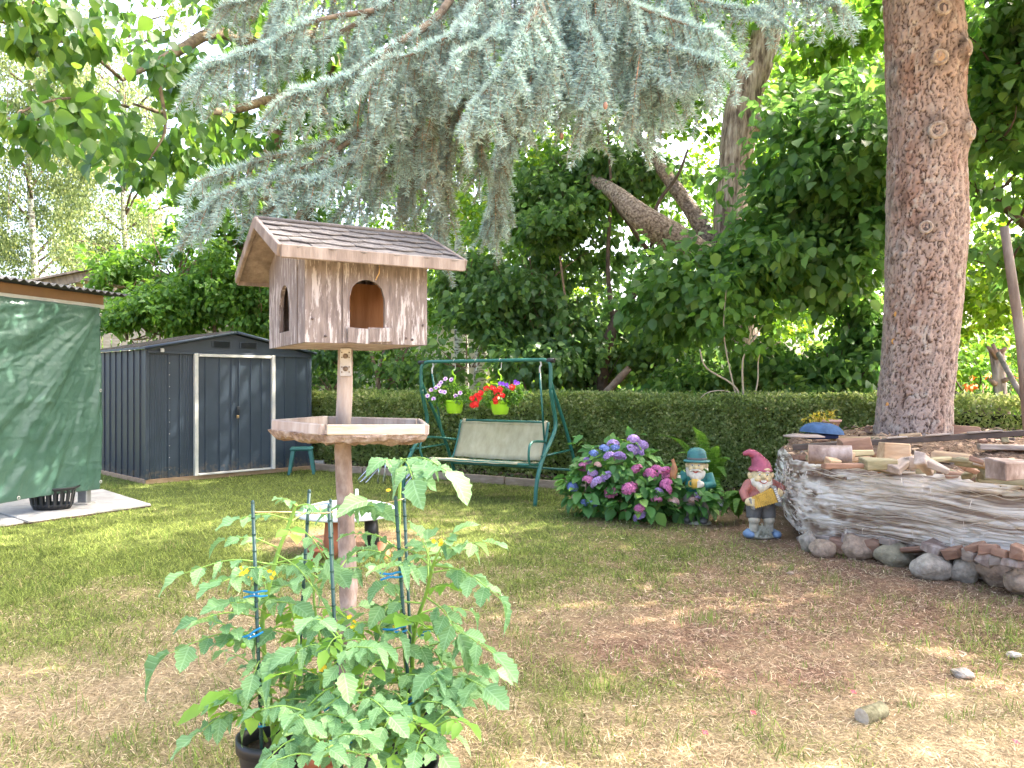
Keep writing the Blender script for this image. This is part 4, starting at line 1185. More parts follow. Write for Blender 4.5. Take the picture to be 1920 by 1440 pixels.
# ------------------------------------------------------------------ trees and shrubs behind the hedge
def plant(name, label, cat, loc, blobs, count, size, T, mat, stems=(), stem_mat=None, twigs=60, group=None, stem_r=.02, sname='stem', **k):
    t = thing(name, label, cat, loc, 0, group)
    crown(t, blobs, count, size, T, mat, **k)
    O = Vector(loc)
    for s_ in stems:
        pts, rad = s_
        pts = catmull(pts, 5)
        MB().tube([p-O for p in pts], lerps(rad, len(pts)), 9).build(sname, stem_mat or M_woodstem, t)
    if twigs:
        m = MB()
        for i in range(twigs):
            c, r = random.choice(blobs)
            c = Vector(c); u_ = Vector(rand_unit(1)[0]); e = c + Vector((u_.x*r[0], u_.y*r[1], u_.z*r[2]))*.95
            b_ = c + Vector((u_.x*r[0]*.2, u_.y*r[1]*.2, -abs(r[2])*.6))
            limb(m, b_-O, e-O, stem_r, .004, 4, .12, 4)
        o = m.build('twigs', stem_mat or M_woodstem, t); o['kind'] = 'stuff'
    return t

# elder-like shrub behind the shed
plant('leafy_shrub', 'dense bright green shrub rising behind the blue-grey metal shed', 'shrub', tuple(G(400, 860)),
      [pblob(400, 520, 15, 130, 90, 1.0), pblob(300, 590, 14.6, 100, 60, .8), pblob(330, 470, 15.5, 90, 75, .9), pblob(450, 430, 15.5, 90, 75, .9), pblob(250, 510, 15.2, 62, 50, .6), pblob(480, 560, 14.8, 60, 70, .7), pblob(240, 610, 14.6, 60, 45, .5)],
      30000, .115, T_LEAF, L_mid, stems=[([P(400, 860, 15), P(410, 700, 15), P(390, 520, 15)], [.06, .03])], clump=.22, per=20, up=.9)
plant('leafy_shrub', 'darker shrub with bare pale stems behind the bird house pole', 'shrub', tuple(G(640, 855)),
      [pblob(610, 560, 15.6, 90, 80, .9), pblob(560, 470, 16, 90, 90, .9), pblob(700, 560, 15.8, 90, 110, .9), pblob(640, 660, 15.0, 60, 40, .6), pblob(750, 690, 14.6, 60, 40, .5), pblob(620, 720, 14.4, 40, 22, .4)],
      17000, .12, T_LEAF, L_lilac, stems=[([P(718, 770, 14.6), P(708, 710, 14.6), P(690, 640, 14.7)], [.05, .03]), ([P(724, 770, 14.6), P(735, 700, 14.7), P(760, 640, 14.8)], [.04, .025]), ([P(745, 760, 14.8), P(750, 690, 14.8), P(765, 650, 14.9)], [.035, .02]), ([P(700, 770, 14.4), P(712, 690, 14.5), P(725, 640, 14.6)], [.03, .02])], clump=.22, per=18)
# lilacs
plant('lilac_bush', 'tall lilac bush with heart shaped leaves directly behind the garden swing', 'shrub', tuple(G(960, 875)),
      [pblob(960, 560, 14.5, 110, 90, .9), pblob(880, 640, 14.2, 80, 80, .7), pblob(1010, 480, 14.8, 110, 80, .9), pblob(1060, 600, 14.3, 80, 80, .7), pblob(1000, 680, 13.8, 110, 40, .6), pblob(880, 530, 14.9, 60, 60, .7), pblob(1080, 400, 14.9, 70, 60, .7)],
      20000, .135, T_HEART, L_lilac, stems=[([P(1050, 760, 13.8), P(1030, 690, 13.9), P(1000, 620, 14), P(990, 560, 14.2)], [.05, .035, .02]), ([P(1062, 760, 13.9), P(1080, 680, 14), P(1065, 600, 14.1), P(1050, 480, 14.2)], [.04, .03, .02]), ([P(960, 760, 13.9), P(955, 640, 14), P(930, 560, 14)], [.02, .015]), ([P(990, 750, 13.7), P(975, 690, 13.7), P(950, 650, 13.8)], [.02, .012])], clump=.25, per=16, tipdown=.9)
plant('lilac_bush', 'second lilac bush with bare forked upper branches under the spruce boughs', 'shrub', tuple(G(1150, 865)),
      [pblob(1100, 310, 15, 80, 60, .8), pblob(1200, 330, 15, 90, 50, .8), pblob(1130, 420, 15.2, 70, 60, .8), pblob(1120, 690, 14.2, 70, 60, .6), pblob(1210, 660, 14.4, 90, 70, .7), pblob(1290, 690, 13.6, 90, 45, .6), pblob(1180, 600, 15, 60, 40, .6), pblob(1010, 360, 15.4, 60, 60, .7)],
      16000, .13, T_HEART, L_lilac, stems=[([P(1120, 770, 14), P(1140, 640, 14), P(1180, 560, 14), P(1215, 520, 14), P(1225, 470, 14)], [.13, .11, .09, .07, .05]), ([P(1222, 480, 14), P(1180, 420, 14), P(1150, 370, 14.1), P(1140, 250, 14.2)], [.05, .04, .03, .02]), ([P(1222, 475, 14), P(1230, 390, 14), P(1270, 330, 14), P(1290, 280, 14)], [.045, .035, .03, .02]), ([P(1226, 500, 14), P(1245, 465, 13.9), P(1262, 450, 13.9)], [.04, .03, .02]), ([P(1155, 640, 14.2), P(1140, 510, 14.2), P(1145, 380, 14.3)], [.05, .04, .03])], stem_mat=M_darkstem, clump=.24, per=16, tipdown=.9)
# thick reddish cut branch behind hedge
MB().tube(catmull([P(1130, 745, 13.2), P(1150, 722, 13.1), P(1180, 690, 13.0)], 4), [.06, .07, .075, .07, .065, .065, .07, .06, .055], 10).build('sawn_branch', M_woodstem)
setp(C.objects['sawn_branch'], 'sawn reddish branch stub sticking up behind the hedge', 'branch')

# young elder shoot sprouting over hedge
t = plant('young_shrub', 'young pale stemmed shrub sprouting over the hedge before the big trunk', 'shrub', tuple(P(1400, 760, 10.3).xy)+(0,),
      [pblob(1365, 560, 10.4, 32, 50, .3), pblob(1430, 590, 10.5, 35, 40, .3), pblob(1350, 620, 10.5, 40, 40, .3), pblob(1410, 650, 10.5, 40, 30, .3)],
      330, .125, T_HEART, L_mid, twigs=0, clump=.2, per=6, tipdown=.8,
      stems=[([P(1395, 800, 10.3), P(1382, 730, 10.3), P(1325, 690, 10.3), P(1312, 655, 10.3)], [.014, .012, .009]), ([P(1398, 800, 10.3), P(1392, 700, 10.3), P(1398, 660, 10.3), P(1430, 610, 10.4)], [.014, .012, .006]), ([P(1396, 800, 10.3), P(1370, 700, 10.35), P(1357, 620, 10.4), P(1362, 540, 10.4)], [.013, .01, .005]), ([P(1400, 800, 10.3), P(1420, 720, 10.3), P(1425, 665, 10.35), P(1465, 640, 10.4)], [.012, .009, .005]), ([P(1392, 800, 10.3), P(1375, 740, 10.3), P(1330, 735, 10.3), P(1300, 760, 10.3)], [.01, .008, .005])],
      stem_mat=plain('pale_stem', (.42, .34, .24), rough=.8))

# big trunk tree (linden) behind
def big_tree():
    O = P(1390, 760, 14); O.z = 0
    t = thing('broadleaf_tree', 'big broadleaf tree with furrowed leaning trunk behind the hedge', 'tree', O)
    def tb(name, pts, rad, n=20, par=t, mat=M_linden_bark):
        pts = catmull(pts, 8)
        return MB().tube([p-O for p in pts], lerps(rad, len(pts)), n).build(name, mat, par)
    trunk = tb('trunk', [P(1405, 900, 14), P(1400, 740, 14), P(1385, 600, 14), P(1372, 500, 14), P(1368, 420, 14), P(1378, 320, 14), P(1392, 200, 14), P(1430, 90, 14), P(1460, -40, 14), P(1490, -200, 14.5), P(1480, -500, 15)], [.42, .37, .33, .31, .29, .30, .31, .27, .24, .2, .1], 24)
    tb('limb', mat=M_limb_bark, pts=[P(1385, 550, 14), P(1330, 490, 13.8), P(1260, 445, 13.6), P(1200, 405, 13.5), P(1150, 360, 13.9), P(1100, 330, 14.8)], rad=[.20, .24, .27, .22, .14, .08])
    tb('limb', [P(1340, 470, 14.2), P(1300, 400, 14.3), P(1250, 330, 14.5), P(1190, 250, 15)], [.16, .15, .12, .08], mat=M_limb_bark)
    tb('limb', [P(1385, 260, 14), P(1430, 225, 13.7), P(1480, 208, 13.5), P(1540, 235, 13.3), P(1600, 300, 13.2)], [.17, .13, .11, .1, .07])
    tb('limb', [P(1400, 520, 14), P(1450, 470, 13), P(1560, 440, 12), P(1680, 436, 11.5), P(1740, 420, 11.2)], [.15, .12, .1, .09, .06], mat=M_darkstem)
    tb('limb', [P(1400, 450, 14), P(1500, 400, 13), P(1590, 375, 12.2), P(1690, 370, 11.8)], [.12, .1, .09, .06], mat=M_darkstem)
    tb('limb', [P(1405, 700, 14), P(1440, 660, 14), P(1452, 760, 14), P(1460, 860, 14)], [.06, .1, .17, .22])
    bl = [pblob(1555, 370, 11.4, 85, 70, 1.0), pblob(1560, 300, 11.2, 110, 80, 1.1), pblob(1450, 440, 11.8, 80, 45, .8), pblob(1300, 530, 12, 95, 45, .8), pblob(1490, 490, 11.4, 110, 50, 1.0),
          pblob(1600, 430, 11.0, 80, 60, .9), pblob(1280, 570, 12, 90, 45, .8), pblob(1560, 220, 11.8, 100, 50, 1.0), pblob(1600, 540, 11.2, 60, 60, .6), pblob(1550, 500, 11.2, 70, 40, .6)]
    crown(t, bl, 19000, .16, T_HEART, L_dark, clump=.36, per=15, tipdown=.75, up=1.1, jit=.42, rag=.42)
    up = [pblob(1570, 90, 13.2, 85, 80, 1.3), pblob(1640, 60, 13, 110, 110, 1.5), pblob(1450, -160, 14, 300, 170, 2.5), pblob(1250, 60, 15, 160, 100, 1.6), pblob(1000, -100, 15, 260, 160, 2), pblob(1570, 160, 14.5, 70, 45, 1), pblob(1280, 190, 16, 70, 60, 1)]
    crown(t, up, 15000, .17, T_HEART, L_mid, clump=.4, per=16, tipdown=.75, up=.9)
big_tree()

# dark maple at the right edge, in front of the far wood
t = plant('maple_tree', 'dark leaved maple hanging down at the right behind the spruce trunk', 'tree', (8.6, 10.5, 0),
      [pblob(1870, 60, 10, 90, 110, 1.1), pblob(1860, 220, 9.8, 75, 90, .9), pblob(1900, 360, 9.6, 90, 80, .9), pblob(1850, 330, 10.2, 50, 60, .7), pblob(1960, 150, 9.8, 90, 200, 1.2), pblob(1890, 470, 9.6, 62, 40, .7), pblob(1840, 130, 10.6, 50, 80, .6), pblob(1980, 480, 9.6, 80, 90, .9), pblob(2100, -100, 10, 300, 250, 2)],
      14000, .15, T_HEART, L_dark, stems=[([Vector((8.6, 10.5, 0)), Vector((8.5, 10.4, 3)), Vector((8.2, 10.3, 6))], [.25, .2, .12]), ([Vector((8.5, 10.4, 2.5)), P(1920, 420, 10), P(1850, 350, 10)], [.1, .06, .03])], stem_mat=M_darkstem, clump=.3, per=18, tipdown=.8, up=1.2)
crown(t, [((8.6, 6.0, 8.5), (3.2, 3.4, 1.8)), ((6.8, 4.6, 9.0), (2.8, 2.6, 1.5)), ((9.5, 8, 7.5), (2.5, 2.5, 1.8)), ((7.5, 3.6, 7.2), (2.2, 2.0, 1.2))], 9000, .28, T_LEAF, L_dark, name='added_shade_crown', clump=.4, per=14, rag=.42)  # leaves added out of view to shade the near lawn
# shrubs low on the right behind hedge
plant('leafy_shrub', 'dark low shrubbery behind the hedge between the two trunks', 'shrub', tuple(G(1560, 900)),
      [pblob(1480, 690, 11.8, 100, 50, .6), pblob(1580, 690, 11.2, 80, 55, .6), pblob(1620, 620, 11.4, 55, 70, .6), pblob(1330, 720, 12.6, 80, 30, .5), pblob(1250, 735, 12.8, 60, 22, .4), pblob(1540, 730, 11, 110, 25, .4)],
      9000, .12, T_HEART, L_dark, stem_mat=M_darkstem, clump=.25, per=16, tipdown=.8)
plant('leafy_shrub', 'leafy shrub in half shade to the right of the spruce trunk', 'shrub', tuple(P(1850, 800, 11).xy)+(0,),
      [pblob(1830, 720, 12, 60, 60, .7), pblob(1900, 700, 12.5, 60, 80, .7), pblob(1860, 790, 11, 80, 30, .5), pblob(1960, 760, 11, 60, 60, .6)],
      5000, .10, T_LEAF, L_mid, stem_mat=M_darkstem, clump=.22, per=14)

# pear/linden with large leaves reaching in at upper left
def left_tree():
    O = Vector((-6.2, 17.5, 0))
    t = thing('broadleaf_tree', 'broadleaf tree whose large leaved branches reach over the upper left', 'tree', O)
    def tb(pts, rad, n=10, name='limb'):
        pts = catmull(pts, 6)
        return MB().tube([p-O for p in pts], lerps(rad, len(pts)), n).build(name, M_limbl, t)
    M_limbl = mk('lichen_bark', [(.35, (.07, .05, .035)), (.6, (.19, .15, .09))], scale=14, rough=.95, bump=.8, bscale=30, bdist=.01)
    tb([Vector((-6.2, 17.5, -.1)), Vector((-6.0, 17, 2.5)), Vector((-5.2, 15.6, 5.0)), Vector((-3.6, 13.5, 7.5))], [.3, .26, .2, .1], 16, 'trunk')
    tb([Vector((-5.2, 15.6, 5.0)), Vector((-3.2, 12.8, 5.4)), P(620, 95, 9), P(470, 75, 7.6), P(400, 62, 7.0), P(335, 95, 6.6), P(230, 150, 6.2)], [.16, .12, .08, .055, .05, .042, .012])
    tb([Vector((-5.8, 16.5, 3.6)), Vector((-3.6, 13, 4.2)), P(610, 240, 10), P(540, 185, 9), P(440, 205, 8.2), P(330, 215, 7.5), P(250, 195, 7)], [.15, .12, .08, .06, .045, .03, .01])
    tb([P(230, 150, 6.2), P(160, 95, 5.6), P(60, 60, 5.2), P(-60, 20, 4.8)], [.014, .012, .01, .008])
    tb([P(240, 200, 6.6), P(170, 185, 5.8), P(90, 190, 5.2), P(0, 230, 4.8)], [.014, .011, .009, .006])
    tb([P(335, 95, 6.6), P(300, 140, 6.3), P(310, 240, 6.3), P(280, 300, 6.2)], [.02, .016, .012, .006])
    tb([P(520, 420, 10), P(420, 330, 8.6), P(360, 350, 8)], [.03, .02, .01])
    bl = [pblob(350, 150, 6.8, 90, 70, .7), pblob(240, 265, 6.5, 80, 42, .5), pblob(420, 130, 7.6, 110, 90, .8), pblob(350, 280, 7.4, 110, 60, .7), pblob(540, 90, 9, 150, 120, 1.2), pblob(530, 260, 9.4, 130, 90, 1.1), pblob(440, 10, 7, 120, 50, .8), pblob(660, 180, 10.5, 130, 150, 1.2), pblob(800, 100, 11.5, 150, 150, 1.3), pblob(420, 350, 8.6, 100, 45, .7)]
    crown(t, bl, 9500, .112, T_ROUND, L_left, clump=.26, per=10, tipdown=1.1, up=.55)
    bl2 = [pblob(60, 50, 5.0, 90, 35, .35), pblob(150, 60, 5.3, 60, 50, .3), pblob(60, 240, 4.9, 95, 38, .35), pblob(160, 210, 5.6, 70, 30, .35), pblob(10, 20, 4.8, 60, 60, .3), pblob(270, 320, 6.4, 60, 22, .3), pblob(120, 130, 5.5, 45, 30, .2)]
    crown(t, bl2, 620, .105, T_ROUND, L_left, clump=.16, per=7, rag=0, tipdown=1.2, up=.5)
    bl3 = [((-4.5, 12, 9.5), (4.5, 3.5, 2)), ((0, 13, 9.5), (3.5, 3, 2.2))]
    crown(t, bl3, 5000, .2, T_LEAF, L_left, clump=.5, per=18)
L_left = leafmat('large_soft_green_leaves', (.045, .115, .022), (.085, .18, .032), (.17, .28, .05), trans=.5, rough=.42, spec=.5)
left_tree()

# birches far left
for k, (px, Y, lab) in enumerate([(60, 27, 'tall pale birch with hanging twigs at the far left edge'), (235, 30, 'second pale birch further back, just left of the shrub behind the shed')]):
    base_ = P(px, 720, Y); base_.z = 0
    t = thing('birch_tree', lab, 'tree', base_)
    MB().tube(catmull([(0, 0, 0), (.1, 0, 5), (-.1, 0, 10), (.2, 0, 18)], 5), lerps([.15, .12, .09, .03], 16), 9).build('trunk', M_birch_bark, t)
    bl = []
    for j in range(38 if k == 0 else 30):
        zz = random.uniform(3.2, 15) if k == 0 else random.uniform(3, 10.5)
        bl.append((tuple(base_+Vector((random.gauss(0, 2.2), random.gauss(0, 1.6), zz))), (random.uniform(.35, .75), random.uniform(.4, .8), random.uniform(1.0, 2.2))))
    for j in range(34):
        c = P(random.uniform(-60, 190) if k == 0 else random.uniform(130, 330), random.uniform(90, 500), Y+random.uniform(-1.2, 1.2))
        bl.append((tuple(c), (random.uniform(.35, .7), random.uniform(.4, .8), random.uniform(.7, 1.5))))
    crown(t, bl, 52000 if k == 0 else 44000, .105, T_SMALL, L_birch, clump=.42, per=22, tipdown=1.6, up=.2, rag=.36)
    m = MB()
    for j in range(26):
        z0 = random.uniform(3, 15); a = random.uniform(0, 2*PI); r_ = random.uniform(1.5, 3.6)
        m.tube(catmull([(0, 0, z0), (math.cos(a)*r_*.5, math.sin(a)*r_*.5, z0+1), (math.cos(a)*r_, math.sin(a)*r_, z0+.3), (math.cos(a)*r_*1.1, math.sin(a)*r_*1.1, z0-1.6)], 4), lerps([.05, .03, .015, .005], 13), 4, cap=False)
    o = m.build('branches', M_darkstem, t); o['kind'] = 'stuff'

# sunlit wood behind everything
bl = []
for j in range(46):
    x = -9 + 30*random.random(); y = 20+9*random.random(); z = .5+6.5*random.random()**1.1
    if x < -5 and z > 3.2: continue
    bl.append(((x, y, z), (random.uniform(1, 2.2), random.uniform(.8, 1.6), random.uniform(.7, 1.5))))
for j in range(64):
    px, py, Y = random.uniform(560, 1800), random.uniform(-150, 560), random.uniform(17.5, 25)
    c = P(px, py, Y); bl.append((tuple(c), (random.uniform(.8, 1.8), random.uniform(.7, 1.4), random.uniform(.6, 1.2))))
for j in range(26):
    c = P(random.uniform(1760, 2080), random.uniform(150, 700), random.uniform(13.5, 17)); bl.append((tuple(c), (random.uniform(.7, 1.3), .7, random.uniform(.5, .9))))
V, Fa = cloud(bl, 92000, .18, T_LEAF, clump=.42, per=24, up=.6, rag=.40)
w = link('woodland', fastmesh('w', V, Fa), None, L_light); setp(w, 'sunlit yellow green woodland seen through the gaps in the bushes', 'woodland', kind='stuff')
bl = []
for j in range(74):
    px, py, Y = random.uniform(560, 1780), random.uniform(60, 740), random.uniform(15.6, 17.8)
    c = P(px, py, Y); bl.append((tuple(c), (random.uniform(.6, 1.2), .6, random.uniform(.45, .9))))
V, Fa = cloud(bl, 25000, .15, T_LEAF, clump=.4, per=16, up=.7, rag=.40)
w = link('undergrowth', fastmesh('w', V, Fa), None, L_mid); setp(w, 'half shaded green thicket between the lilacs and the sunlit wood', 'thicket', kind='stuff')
bl = []
for j in range(60):
    x = -34 + 80*random.random(); y = 33+6*random.random(); z = 3.4*random.random()**1.2
    bl.append(((x, y, z), (2.4, 1.6, 1.6)))
V, Fa = cloud(bl, 14000, .44, T_LEAF, clump=.6, per=24, up=.6)
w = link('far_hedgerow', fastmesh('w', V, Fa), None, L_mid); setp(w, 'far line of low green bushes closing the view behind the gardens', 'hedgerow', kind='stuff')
tt = thing('background_trees', 'slim pale tree trunks standing in the bright gap above the lilac', 'tree', tuple(G(870, 800))) if False else None
for k, (px0, px1, Y, lab) in enumerate([(868, 862, 21, 'left of two slim pale tree trunks in the bright gap above the bird house roof'), (900, 905, 22, 'right of two slim pale tree trunks in the bright gap above the bird house roof')]):
    b0 = P(px0, 720, Y); b0.z = 0
    t = thing('slim_tree', lab, 'tree', b0)
    MB().tube([(0, 0, 0), ((px1-px0)/F*Y, 0, 5), (.3, 0, 10)], [.2, .17, .1], 10).build('trunk', M_birch_bark, t)
    crown(t, [(tuple(b0+Vector((0, 0, 8.5))), (2.4, 2.0, 2.0)), (tuple(b0+Vector((.6, 0, 6.2))), (1.4, 1.2, 1.0))], 3500, .16, T_LEAF, L_light, clump=.4, per=18)
# ------------------------------------------------------------------ spruce: trunk with plated bark
SP = Vector((4.12, 7.9, 0))
spruce = thing('spruce_tree', 'tall blue spruce with thick pruned plated trunk and drooping silvery boughs', 'tree', SP)
def spruce_trunk():
    prof = [(-400, 1690, 1770), (-40, 1664, 1790), (60, 1667, 1800), (120, 1669, 1802), (200, 1672, 1800), (240, 1674, 1806), (300, 1672, 1801), (420, 1670, 1806), (560, 1667, 1795), (680, 1660, 1783), (760, 1652, 1776), (820, 1645, 1776), (870, 1632, 1786), (1000, 1600, 1800)]
    Y = 7.9
    zz = [CAMH-(p[0]-720)/F*Y for p in prof][::-1]; cx = [(p[1]+p[2])/2 for p in prof][::-1]; hw = [(p[2]-p[1])/2/F*Y for p in prof][::-1]
    X = [(c-960)/F*Y for c in cx]
    nz, na = 480, 220
    z = np.linspace(0.0, 6.0, nz)[:, None].repeat(na, 1); a = np.linspace(0, 2*PI, na+1)[:-1][None, :].repeat(nz, 0)
    r0 = np.interp(z, zz, hw); xc = np.interp(z, zz, X)
    arc = a*.36
    # bark plates (wrap: use doubled cos/sin free pattern, seam is at the back)
    wx = arc*24 + (fbm(arc*9, z*7, 0, 4)-.5)*3.2; wz = z*6.0 + (fbm(arc*9+30, z*7, 0, 4)-.5)*3.4
    e, cid = cells(wx, wz)
    e2, cid2 = cells(wx*2.1+7, wz*2.1+3)
    fine = fbm(arc*34, z*26, 5, 4); plate = np.clip((e+.07*(fine-.5)-.015)/.15, 0, 1)**.9
    disp = .020*plate*(.5+.8*cid) + .004*np.clip(e2/.2, 0, 1)*(.4+cid2) + .007*(fine-.5) + .004*(fbm(arc*90, z*70, 2, 2)-.5)
    stain = np.ones_like(z)
    # bulges round old branch scars
    for (px, py, rr, hh) in KNOTS:
        kz = CAMH-(py-720)/F*7.6; s_ = ((px-960)/F*7.6 - np.interp(kz, zz, X))/np.interp(kz, zz, hw); s_ = max(-1.05, min(1.05, s_))
        ka = (math.acos(max(-1, min(1, s_)))); ka = 2*PI-ka     # facing -y
        da = (a-ka+PI) % (2*PI) - PI
        dd = np.hypot(da*.37, (z-kz)*.8)
        disp += hh*np.exp(-(dd/rr)**2)
        if rr > .05: stain -= .38*np.exp(-((dd-rr*.75)/(rr*.35))**2)
    r = r0 + disp - .012
    x = xc - SP.x + r*np.cos(a); y = r*np.sin(a)
    V = np.stack([x, y, z], -1).reshape(-1, 3)
    cr = plate.reshape(-1, 1)
    c1 = np.array([.345, .265, .22]); c2 = np.array([.28, .175, .13]); c0_ = np.array([.06, .034, .025])
    mixv = fbm(arc*5, z*2.2, 9, 3).reshape(-1, 1); red = np.clip((mixv-.5)*4, 0, 1)
    lic = np.clip((fbm(arc*16, z*16, 19, 3).reshape(-1, 1)-.62)*6, 0, 1)
    col = (c1*(1-red)+c2*red)*(.88+.24*cid.reshape(-1, 1))*(.72+.55*fine.reshape(-1, 1))
    col = col*(1-lic*.5)+np.array([.5, .47, .40])*lic*.5
    col = c0_*(1-cr)+col*cr  # dark cracks, deepened in the colour to stand in for crevice shade
    col = col*np.clip(stain, .25, 1).reshape(-1, 1)
    ii = np.arange(nz*na).reshape(nz, na); jj = np.roll(ii, -1, axis=1)
    Fq = np.stack([ii[:-1], jj[:-1], jj[1:], ii[1:]], -1).reshape(-1, 4)
    m = colmat('spruce_bark', trans=0, rough=.95)
    nt = m.node_tree; nb = nt.nodes.new('ShaderNodeTexNoise'); nb.inputs['Scale'].default_value = 70; nb.inputs['Detail'].default_value = 8
    tc = nt.nodes.new('ShaderNodeTexCoord'); nt.links.new(tc.outputs['Object'], nb.inputs[0])
    bp = nt.nodes.new('ShaderNodeBump'); bp.inputs['Strength'].default_value = .8; bp.inputs['Distance'].default_value = .012
    nt.links.new(nb.outputs[0], bp.inputs['Height']); nt.links.new(bp.outputs[0], nt.nodes['Principled BSDF'].inputs['Normal'])
    tr = link('trunk', fastmesh('trunk', V, Fq, True, col), spruce, m)
    # knots with a rim and a dark or pale core
    for (px, py, rr, hh) in KNOTS:
        if rr < .05: continue
        kz = CAMH-(py-720)/F*7.6
        rx = np.interp(kz, zz, hw); s_ = ((px-960)/F*7.6-np.interp(kz, zz, X))/rx
        if abs(s_) > .93: continue
        an = 2*PI-math.acos(s_)
        c = Vector((np.interp(kz, zz, X)-SP.x+(rx+hh+.004)*math.cos(an), (rx+hh+.004)*math.sin(an), kz))
        Mz = Vector((math.cos(an), math.sin(an), 0)).to_track_quat('Z', 'Y').to_matrix()
        q = rr*.52
        kn = MB().lathe([(q*1.35, -.03), (q*1.25, .006), (q, .016), (q*.8, .008), (q*.7, -.004)], c, 18, M=Mz).build('branch_scar', M_scar, tr)
        MB().lathe([(q*.74, -.002), (q*.4, .003), (.001, .0)], c, 14, M=Mz).build('scar_core', M_cut if py in (250, 113) else M_nail, kn)
    for (px, py) in [(1697, 586), (1690, 638), (1655, 760)]:
        kz = CAMH-(py-720)/F*7.6
        rx = np.interp(kz, zz, hw); s_ = ((px-960)/F*7.6-np.interp(kz, zz, X))/rx; an = 2*PI-math.acos(max(-.95, min(.95, s_)))
        c = Vector((np.interp(kz, zz, X)-SP.x+rx*math.cos(an), rx*math.sin(an), kz))
        MB().ball(c, (.022, .012, .03), 8).build('resin_blob', M_resin, tr)
    MB().tube([(-.05, 0, 6.0), (0, 0, 9), (.05, .1, 17)], [.34, .26, .03], 16).build('upper_trunk', M_linden_bark, spruce)
KNOTS = [(1760, 22, .12, .03), (1797, 97, .09, .035), (1755, 113, .12, .025), (1700, 126, .11, .02), (1782, 134, .045, .01), (1752, 248, .13, .03), (1815, 245, .14, .05), (1702, 364, .11, .025), (1734, 427, .10, .018), (1808, 90, .13, .04), (1712, 192, .04, .01), (1770, 193, .045, .01), (1700, 470, .08, .02)]
M_scar = mk('branch_scar', [(.35, (.20, .15, .12)), (.65, (.44, .38, .31))], scale=20, rough=.95, bump=.8)
M_resin = plain('resin', (.55, .26, .06), rough=.3, bump=0)
spruce_trunk()

# needled boughs ----------------------------------------------------
NE = dict(b=[], d=[], l=[], a=[]); AGE = [0.0]      # twig segments: start, vector, needle length
WOOD = MB()
def twig(p, v, nl=.036, r=.0020, droop=.35, segs=3):
    """a needled shoot from p along v, drooping"""
    p = Vector(p); v = Vector(v); L_ = v.length; d = v.normalized(); pts = [p]
    age = min(1, max(0, AGE[0]+random.gauss(0, .16)+(.5 if random.random() < .07 else 0)))
    for i in range(segs):
        d = (d + Vector((0, 0, -droop*L_/.25*.5))).normalized()
        q = pts[-1] + d*(L_/segs)
        NE['b'].append(tuple(pts[-1])); NE['d'].append(tuple(q-pts[-1])); NE['l'].append(nl); NE['a'].append(min(1, age+.12*(segs-1-i)))
        pts.append(q)
    WOOD.tube(pts, [r*(1-.5*i/segs) for i in range(segs+1)], 3, cap=False, smooth=True)
    return pts, d
def spray(p, v, scale=1.0):
    """hanging branchlet with side shoots"""
    pts, d = twig(p, v, segs=4, r=.0026, droop=.5)
    L_ = v.length
    n = max(1, int(L_/.10))
    for i in range(n):
        f = (i+.6)/n
        k = min(int(f*4), 3); q = pts[k].lerp(pts[k+1], f*4-k)
        side = Vector((random.gauss(0, 1), random.gauss(0, .7), random.gauss(0, .3))).normalized()
        vv = (side*.7 + d*.8 + Vector((0, 0, -.6))).normalized()*random.uniform(.11, .19)*scale*(1.15-.4*f)
        twig(q, vv, nl=.034, segs=2, droop=.3)
BOUGHS = MB()
